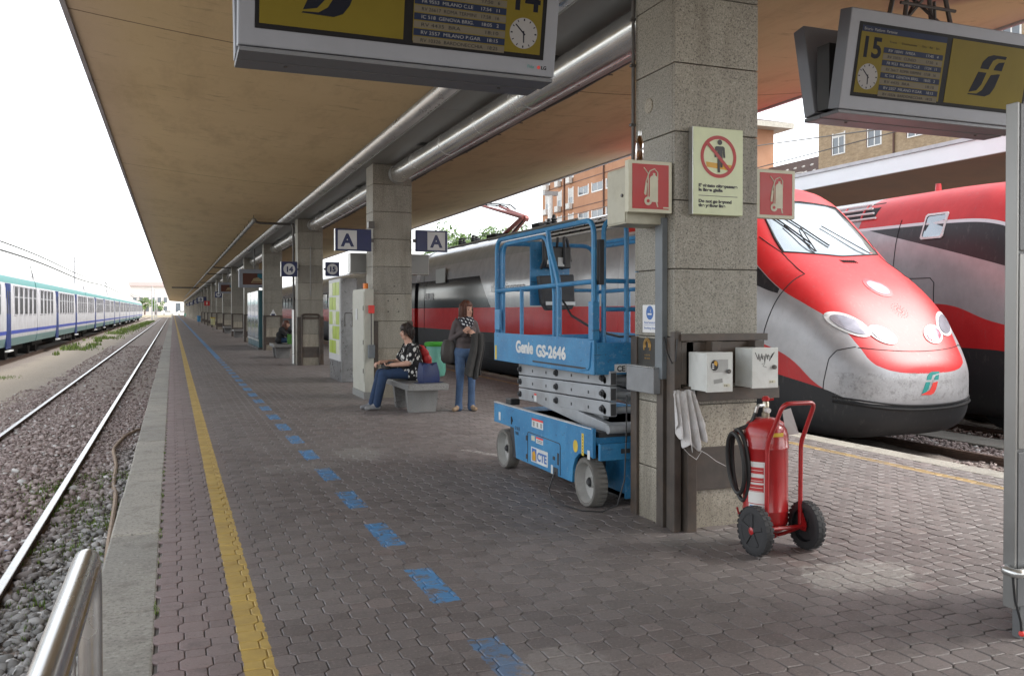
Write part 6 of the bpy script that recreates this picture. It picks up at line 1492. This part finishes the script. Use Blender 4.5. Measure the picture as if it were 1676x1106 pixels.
MB().box(-.55,.55,-.12,.118,.9,3.2).build('gangway',MAT['under'],c0); MB().box(-.55,.55,CL-.118,CL+.12,.9,3.2).build('gangway',MAT['under'],c0)
MB().tube([(1.25,.3,3.55),(1.1,.3,4.25)],.02,5).build('lamp_iron',MAT['under'],c0)
cw = ['nearest white and teal coach, cut off at the left edge','second white and teal coach of the left train','third white and teal coach of the left train','fourth white and teal coach of the left train','fifth white and teal coach of the left train','sixth white and teal coach of the left train','last white and teal coach of the left train, farthest off']
for k in range(7):
    c_ = c0 if k == 0 else copy_tree(c0); c_.location = (-7.45,21.6+k*CL,-.58); c_['label'] = cw[k]
# overhead wires
MAT['wire'] = M('dark_copper_wire',(.08,.075,.07),.5,.3)
for nm,x_,z_,r_,lb_ in (('contact_wire',-7.45,4.72,.04,'overhead wire above the left train'),('contact_wire',-7.30,4.27,.055,'thick lower cable along the roof of the left train'),('contact_wire',9.1,4.95,.010,'overhead wire above the red nosed train'),('contact_wire',12.85,4.95,.012,'overhead wire above the farther red train'),('messenger_wire',-7.45,5.6,.010,'upper messenger wire above the left train')):
    o = MB().tube([(x_,y_,z_+.10*math.cos(y_/9)) for y_ in range(-20,320,4)],r_,5).build(nm,MAT['wire']); tag(o,lb_,'wire')
o = MB().tube([(14.0,-5,5.1),(15.0,12,5.35),(24,40,9.5),(40,70,14)],.02,5).build('span_wire',MAT['wire']); tag(o,'slanting dark span wire in front of the beige building','wire')
MAT['mast'] = M('pale_grey_mast',(.40,.41,.42),.5,.2)
def mast(x_,y_,h,label,arm):
    t = thing('catenary_mast',label,'mast',(x_,y_,-.7),group='overhead line masts'); MB().cyl((0,0,0),(0,0,h),.14,.10,n=10).build('pole',MAT['mast'],t); MB().tube([(0,0,h-1),(arm,0,h-.9)],.04,6).build('arm',MAT['mast'],t); MB().tube([(0,0,h-.1),(arm*.9,0,h-.85)],.025,6).build('stay',MAT['mast'],t)
for k,(x_,y_,a_) in enumerate(((-10.2,110,2.7),(-10.2,160,2.7),(-4.7,232,-2.5),(-4.7,268,-2.5),(-4.7,300,2.5))): mast(x_,y_,8.2,['overhead line mast behind the left train, nearest','overhead line mast behind the left train, farther','thin mast past the end of the left train','second thin mast past the left train','last thin mast near the far buildings'][k],a_)

# ------------------------------------------------------------------ weeds, hose, litter by the left rails
def leafmat(name,a,b):
    t = NT(name); isl = t.n('ShaderNodeNewGeometry').outputs['Random Per Island']; t.b.inputs['Subsurface Weight'].default_value = 0
    return t.fin(t.mix(isl,a,b),.7)
MAT['grass'] = leafmat('weedy_grass',(.07,.13,.02),(.20,.27,.06)); MAT['leaf'] = leafmat('tree_leaves',(.035,.085,.015),(.12,.19,.04))
def blades(name,pts,h,w_,mat,lab,cat):
    V=[];F_=[]
    for (x_,y_,z_,k) in pts:
        a = random.random()*6.28; hh = h*k*random.uniform(.5,1.2); ww = w_*k; lx,ly = math.cos(a),math.sin(a); b = random.uniform(-.5,.5)*hh; o_ = len(V)
        V += [(x_-lx*ww,y_-ly*ww,z_),(x_+lx*ww,y_+ly*ww,z_),(x_+ly*b*.5+lx*ww*.6,y_-lx*b*.5+ly*ww*.6,z_+hh*.6),(x_+ly*b,y_-lx*b,z_+hh)]; F_ += [(o_,o_+1,o_+2),(o_,o_+2,o_+3)]
    me = bpy.data.meshes.new(name); me.from_pydata(V,[],F_); me.materials.append(mat); return tag(put(name,me),lab,cat,kind='stuff')
pts = []
for _ in range(6500):
    y_ = 48+150*random.random()**1.2; x_ = random.gauss(-5.3+.010*(y_-60),.55)
    if -6.2<x_<-3.4 and math.sin(y_*.35)+math.sin(y_*.9+x_)+1.0*(y_>95)+math.sin(x_*5+y_*.2)*.6>.4: pts.append((x_,y_,-.69,1))
blades('grass',pts,.24,.035,MAT['grass'],'green weeds growing along the left train','grass')
pts = []
for cx,cy,r_,n_ in ((-1.05,11.0,.35,650),(-.62,10.0,.25,420),(-1.35,12.2,.4,520),(-.95,9.0,.3,260),(-.6,8.6,.2,200),(-.75,12.8,.35,300),(-1.1,7.6,.3,160),(-.7,6.6,.25,140),(-4.6,15.5,.5,260),(-4.9,20,.5,260),(-5.2,27,.5,300),(-5.3,33,.5,300)):
    for _ in range(n_): pts.append((random.gauss(cx,r_*.6),random.gauss(cy,r_),-.665,.6))
for _ in range(260): y_ = random.uniform(3,22); pts.append((-.088+random.gauss(0,.006),[4.93,6.64,7.97,9.1,10.35][random.randrange(5)]+random.gauss(0,.05) if random.random()<.5 else y_,-.012,.28))
blades('weeds',pts,.09,.014,MAT['grass'],'low weeds and clover among the ballast by the platform edge','weeds')
hz = [(-.50,17.6),(-.62,17.4),(-.79,16.77),(-.88,15.15),(-.75,13.63),(-.71,12.21),(-.64,11.54),(-.61,10.79),(-.56,8.93),(-.50,7.4),(-.48,6.0)]
o = MB().tube(roundpath([(a,b,-.635+.02*math.sin(b*3)) for a,b in hz],.3,4),.026,8).build('old_hose',M('tan_ribbed_hose',(.33,.24,.17),.7,var=.3,scale=12)); tag(o,'old tan hose snaking over the ballast beside the platform wall','hose')
m = MB()
for k in range(150):
    y_ = 2.5+8*random.random()**1.3; x_ = random.uniform(-1.75,-.48); s_ = random.uniform(.01,.035); c_ = Vector((x_,y_,-.63)); d1 = Vector((random.gauss(0,1),random.gauss(0,1),random.gauss(0,.3))).normalized(); d2 = d1.cross(Vector((random.gauss(0,.4),random.gauss(0,.4),1))).normalized()
    m.add([c_-d1*s_-d2*s_*.6,c_+d1*s_-d2*s_*.6,c_+d1*s_*.9+d2*s_*.6+Vector((0,0,s_*.3)),c_-d1*s_+d2*s_*.6],[(0,1,2,3)],0 if random.random()<.8 else 1)
o = m.build('litter',[M('waste_paper',(.66,.65,.62),.8),M('blue_scrap',(.08,.16,.42),.6)]); tag(o,'scraps of white paper and blue plastic on the ballast','litter',kind='stuff')

# ------------------------------------------------------------------ neighbouring platform and its canopy on the right
n2 = MB().box(14.75,22.4,-6,200,-1,.02).build('platform',MAT['concrete']); tag(n2,kind='structure')
cn = thing('platform_canopy','white-edged canopy of the next platform beyond the red trains','canopy')
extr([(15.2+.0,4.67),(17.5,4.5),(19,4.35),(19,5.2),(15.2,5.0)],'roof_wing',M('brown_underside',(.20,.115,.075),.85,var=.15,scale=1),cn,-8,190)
extr([(19.001,4.35),(20.5,4.5),(22.8,4.67),(22.8,5.0),(19.001,5.2)],'roof_wing',MAT['canopy'],cn,-8,190)
extr([(15.12,4.655),(15.195,4.655),(15.195,5.0),(15.12,5.0)],'white_fascia',M('white_fascia_paint',(.74,.75,.78),.6,var=.04,scale=1.2,dirt=(.6,.6,.64),dirt_amt=.3),cn,-8,190); extr([(15.06,5.003),(15.35,5.003),(15.35,5.08),(15.06,5.08)],'gutter',MAT['rim'],cn,-8,190)
for k in range(18):
    t = thing('stone_pillar','stone pillar of the next platform, hidden behind the trains','pillar',(18.65,1+k*10,0),group='pillars of the next platform'); MB().box(0,.7,0,.6,0,4.36).build('shaft',MAT['granite'],t)

# ------------------------------------------------------------------ buildings behind the trains
def wallmat(name,a,b,brick=False):
    t = NT(name); P = t.pos(); n = t.noise(P,.5,5,.6); c = t.mix(t.ramp(n,.3,.7),a,b)
    if brick: c = t.mix(t.m('MULTIPLY',t.ramp(t.noise(t.vscale(P,1,1.2,3.2),1.7,5,.8),.42,.62),.7),c,tuple(x*.66 for x in a)); t.bump(t.noise(t.vscale(P,3,3,9),2,4),.4,.05)
    d = t.noise(t.vscale(P,1,1,.25),1.2,5,.7); c = t.mix(t.m('MULTIPLY',t.ramp(d,.55,.75),.3),c,tuple(x*.7 for x in a)); return t.fin(c,.9,0,.2)
MAT['orange_wall'] = wallmat('orange_stucco',(.44,.235,.145),(.52,.295,.19)); MAT['beige_wall'] = wallmat('beige_rough_brick',(.36,.27,.175),(.46,.36,.25),True)
MAT['shutter'] = M('white_roller_shutter',(.62,.62,.60),.6); MAT['bpane'] = M('building_window_pane',(.12,.14,.16),.1,0,.2,1,spec=.7); MAT['ac'] = M('white_ac_casing',(.66,.66,.64),.5); MAT['brownpipe'] = M('brown_downpipe',(.10,.045,.03),.5)
MAT['rooftile'] = M('dark_brown_roof_tiles',(.085,.055,.048),.85,var=.3,scale=3,bump=.4,bscale=6); MAT['eave'] = M('pale_eave',(.50,.48,.42),.7)
def window(par,X_,y0_,y1_,z0_,z1_,split,sur=.18,mullion=True):
    """window in a facade facing -X: recess, surround, frame, panes"""
    f_ = MB(); d=.10
    for a0,a1,b0,b1 in ((y0_-sur,y0_,z0_-sur*.6,z1_+sur*.6),(y1_,y1_+sur,z0_-sur*.6,z1_+sur*.6)): f_.box(X_-.05,X_+.002,a0,a1,b0,b1)
    f_.box(X_-.07,X_+.002,y0_,y1_,z0_-sur*.7,z0_)
    w_ = f_.build('window',MAT['white'],par); MB().box(X_-.012,X_-.004,y0_,y1_,z0_,z1_).build('pane',MAT['bpane'],w_)
    if mullion:
        for q in range(1,split): yy = y0_+(y1_-y0_)*q/split; MB().box(X_-.03,X_-.0125,yy-.05,yy+.05,z0_,z1_).build('mullion',MAT['white'],w_)
    return w_
ob = thing('orange_building','long orange stuccoed building with white window surrounds, seen above the train','building',(0,0,0)); XO = 45
MB().box(XO,XO+13,75.4,106.2,-1,20.2).build('wall',MAT['orange_wall'],ob)
cols = [(104.4,1.0,'t'),(100.7,1.0,'t'),(97.3,1.1,'t'),(93.8,2.5,'w'),(90.1,2.6,'w'),(86.6,2.4,'w'),(83,2.4,'w'),(79.4,2.4,'w')]
zb_ = [1.9+3.12*k for k in range(6)]
for y_,w_,kd in cols:
    for k,z_ in enumerate(zb_):
        if kd == 't': window(ob,XO,y_-w_/2,y_+w_/2,z_+.2,z_+2.0,1,.22); 
        else: window(ob,XO,y_-w_/2,y_+w_/2,z_+.85,z_+1.75,2,.22)
        if kd == 't':
            sh = MB().box(XO-.03,XO-.013,y_-w_/2+.05,y_+w_/2-.05,z_+.9,z_+2.0).build('roller_shutter',MAT['shutter'],ob)
            if k in (3,4,5): MB().box(XO-.55,XO-.08,y_-.55,y_+.45,z_-.55,z_+.15).build('air_conditioner',MAT['ac'],ob,.03)
for z_ in zb_: MB().box(XO-.05,XO,75.4,106.2,z_+2.55,z_+2.63).build('string_course',MAT['brownpipe'],ob)
for y_ in (99.1,88.4,77): MB().cyl((XO-.12,y_,-1),(XO-.12,y_,20.2),.09,n=8).build('downpipe',MAT['brownpipe'],ob)
lp = thing('lamp_mast','thick white lighting mast in front of the orange building','mast',(43,99.0,-1)); MB().cyl((0,0,0),(0,0,17),.38,.30,n=12).build('pole',MAT['white'],lp); MB().box(-.6,.6,-.2,.2,11.2,11.3).build('bracket',MAT['mast'],lp); MB().box(-.9,.9,-.3,.3,16.6,17.1).build('lamp_head',MAT['mast'],lp)
bb = thing('beige_building','beige rough-faced apartment building at the upper right','building',(0,0,0)); XB = 50
MB().box(XB,XB+12,25,59.1,-1,30).build('wall',MAT['beige_wall'],bb)
for k,yc in enumerate((56.7,52.8,48.8,44.9,41,37,33)):
    for z_ in (5.6,9.9,14.2,18.5,22.8):
        w_ = window(bb,XB,yc-.62,yc+.62,z_,z_+1.62,2,.12); MB().box(XB-.035,XB-.0135,yc-.62,yc+.62,z_+1.3,z_+1.62).build('roller_shutter',MAT['shutter'],w_); MB().box(XB-.04,XB-.0015,yc+.62,yc+.85,z_,z_+1.62).build('reveal',MAT['brownpipe'],w_)
MB().cyl((XB-.1,50.8,-1),(XB-.1,50.8,30),.07,n=8).build('downpipe',MAT['brownpipe'],bb)
MB().box(43.4,59.4,73.9,108,20.2,20.75).build('eave',MAT['eave'],ob); MB().add([(43.4,73.9,20.76),(59.4,73.9,20.76),(59.4,108,20.76),(43.4,108,20.76),(51.5,82,23.2),(51.5,100,23.2)],[(0,1,4),(1,2,5,4),(2,3,5),(3,0,4,5)]).build('roof',MAT['rooftile'],ob)
th = thing('tiled_roof_house','low house with dark brown tiled roof beside the beige building','building',(0,0,0)); MB().box(53,62,60,92,-1,12.8).build('wall',MAT['eave'],th)
MB().add([(52.2,59.3,12.6),(62.8,59.3,12.6),(62.8,93,12.6),(52.2,93,12.6),(57.5,59.3,16.3),(57.5,93,16.3)],[(0,1,4),(2,3,5),(3,0,4,5),(1,2,5,4),(0,3,2,1)]).build('roof',MAT['rooftile'],th)
me = MB().box(0,.25,-.12,.12,0,.22).mesh('snow_guard',[MAT['shutter']])
for k in range(26):
    for j in range(3): put('snow_guard',me,th,(53.4+j*1.25,61+k*1.2+(j%2)*.6,13.3+j*.87),(0,R(-35),0))
MB().box(54.2,56.8,66.5,67.3,14.3,14.4).build('skylight',MAT['white'],th)

# ------------------------------------------------------------------ trees behind the locomotive and at the far end
def tree(x_,y_,z0_,h,r_,n_,label):
    t = thing('tree',label,'tree',(x_,y_,z0_),group='trees beyond the tracks'); MB().tube([(0,0,0),(.1,.05,h*.35),(-.05,.1,h*.7)],[.28,.2,.08],8).build('trunk',MAT['brownpipe'],t)
    br = MB()
    for k in range(6): a = k*1.05; br.tube([(0,0,h*.35+.04*h*k),(math.cos(a)*r_*.7,math.sin(a)*r_*.7,h*.5+.06*h*k)],[.1,.03],5)
    br.build('limbs',MAT['brownpipe'],t)
    V=[];F_=[]; cl = [(random.gauss(0,.5)*r_,random.gauss(0,.5)*r_,h*random.uniform(.42,.95),random.uniform(.25,.5)*r_) for _ in range(16)]
    for _ in range(n_):
        c = random.choice(cl); d = Vector((random.gauss(0,1),random.gauss(0,1),random.gauss(0,1))).normalized()*c[3]*random.random()**.4; p = Vector(c[:3])+d; s_ = random.uniform(.18,.38); u_ = Vector((random.gauss(0,1),random.gauss(0,1),random.gauss(0,1))).normalized(); v_ = u_.orthogonal().normalized(); o_ = len(V)
        V += [p-u_*s_,p+v_*s_*.5,p+u_*s_,p-v_*s_*.5]; F_.append((o_,o_+1,o_+2,o_+3))
    me = bpy.data.meshes.new('crown'); me.from_pydata([tuple(q) for q in V],[],F_); me.materials.append(MAT['leaf']); put('crown',me,t)
tl = ['bushy green tree just right of the right A sign','green tree left of the pantograph','green tree behind the pantograph','round green tree between pantograph and orange building','green tree at the foot of the orange building','low green tree behind the train roof','far green tree behind the red train']
for k,(x_,y_,h) in enumerate(((46,150,16),(45,140,17),(46,131,17.5),(44,123,17),(43,114,16),(50,160,17),(52,172,17.5))): tree(x_,y_,-.8,h*.84,5.2,4200,tl[k])
fb = thing('far_building','pale pinkish building past the end of the left train','building',(0,0,0)); MB().box(-14,-1.2,340,352,-1,10.2).build('wall',M('pale_pink_wall',(.60,.55,.53),.9),fb); MB().box(-14.4,-.8,339.5,352,10.2,11.6).build('parapet',M('dull_rose_parapet',(.50,.40,.39),.9),fb)
for k in range(6):
    for z_ in (1.2,4.4): MB().box(-13+k*2,-11.9+k*2,339.9,340.02,z_,z_+1.8).build('window',MAT['bpane'],fb)
wb = thing('far_white_building','white far station building closing the end of the platform','building',(0,0,0)); MB().box(.5,40,345,360,-1,16).build('wall',M('white_far_wall',(.70,.70,.70),.9),wb)
for k in range(12):
    MB().box(1+k*3,2.6+k*3,344.9,345.02,1,4.2).build('arch_window',MAT['bpane'],wb)
    for z_ in (6.4,10): MB().box(1.2+k*3,2.2+k*3,344.9,345.02,z_,z_+2).build('window',MAT['bpane'],wb)
for k,(x_,y_,h) in enumerate(((-9,328,6.5),(-5.5,331,5.8))): tree(x_,y_,-.7,h,2.3,700,['pale far tree in front of the pink building, left','pale far tree in front of the pink building, right'][k])
cq = MB().box(-30,60,306,338,-.9,.0).build('concourse',M('pale_concourse_paving',(.52,.47,.36),.9)); tag(cq,kind='structure')
def far_car(x_,y_,label):
    t = thing('parked_car',label,'car',(x_,y_,.0)); MB().prism([(-2.1,.35),(2.1,.35),(2.15,.8),(1.4,.95),(.8,1.45),(-1.2,1.48),(-1.9,.95),(-2.15,.8)],(0,.85,0),(1,0,0),(0,0,1),1.7).build('body',MAT['white'],t,.08)
    MB().prism([(-1.1,1.0),(1.0,1.0),(.65,1.38),(-1.0,1.4)],(0,-.853,0),(1,0,0),(0,0,1),.004).build('window',MAT['glass_dark'],t)
    for a in (-1.3,1.3):
        for b in (-.72,.72): MB().cyl((a,b-.1,.32),(a,b+.1,.32),.32,n=14).build('wheel',MAT['rubber'],t)
far_car(3.2,320,'white car parked at the far end of the platform'); far_car(-1.5,326,'second white car parked at the far end, left of the first')
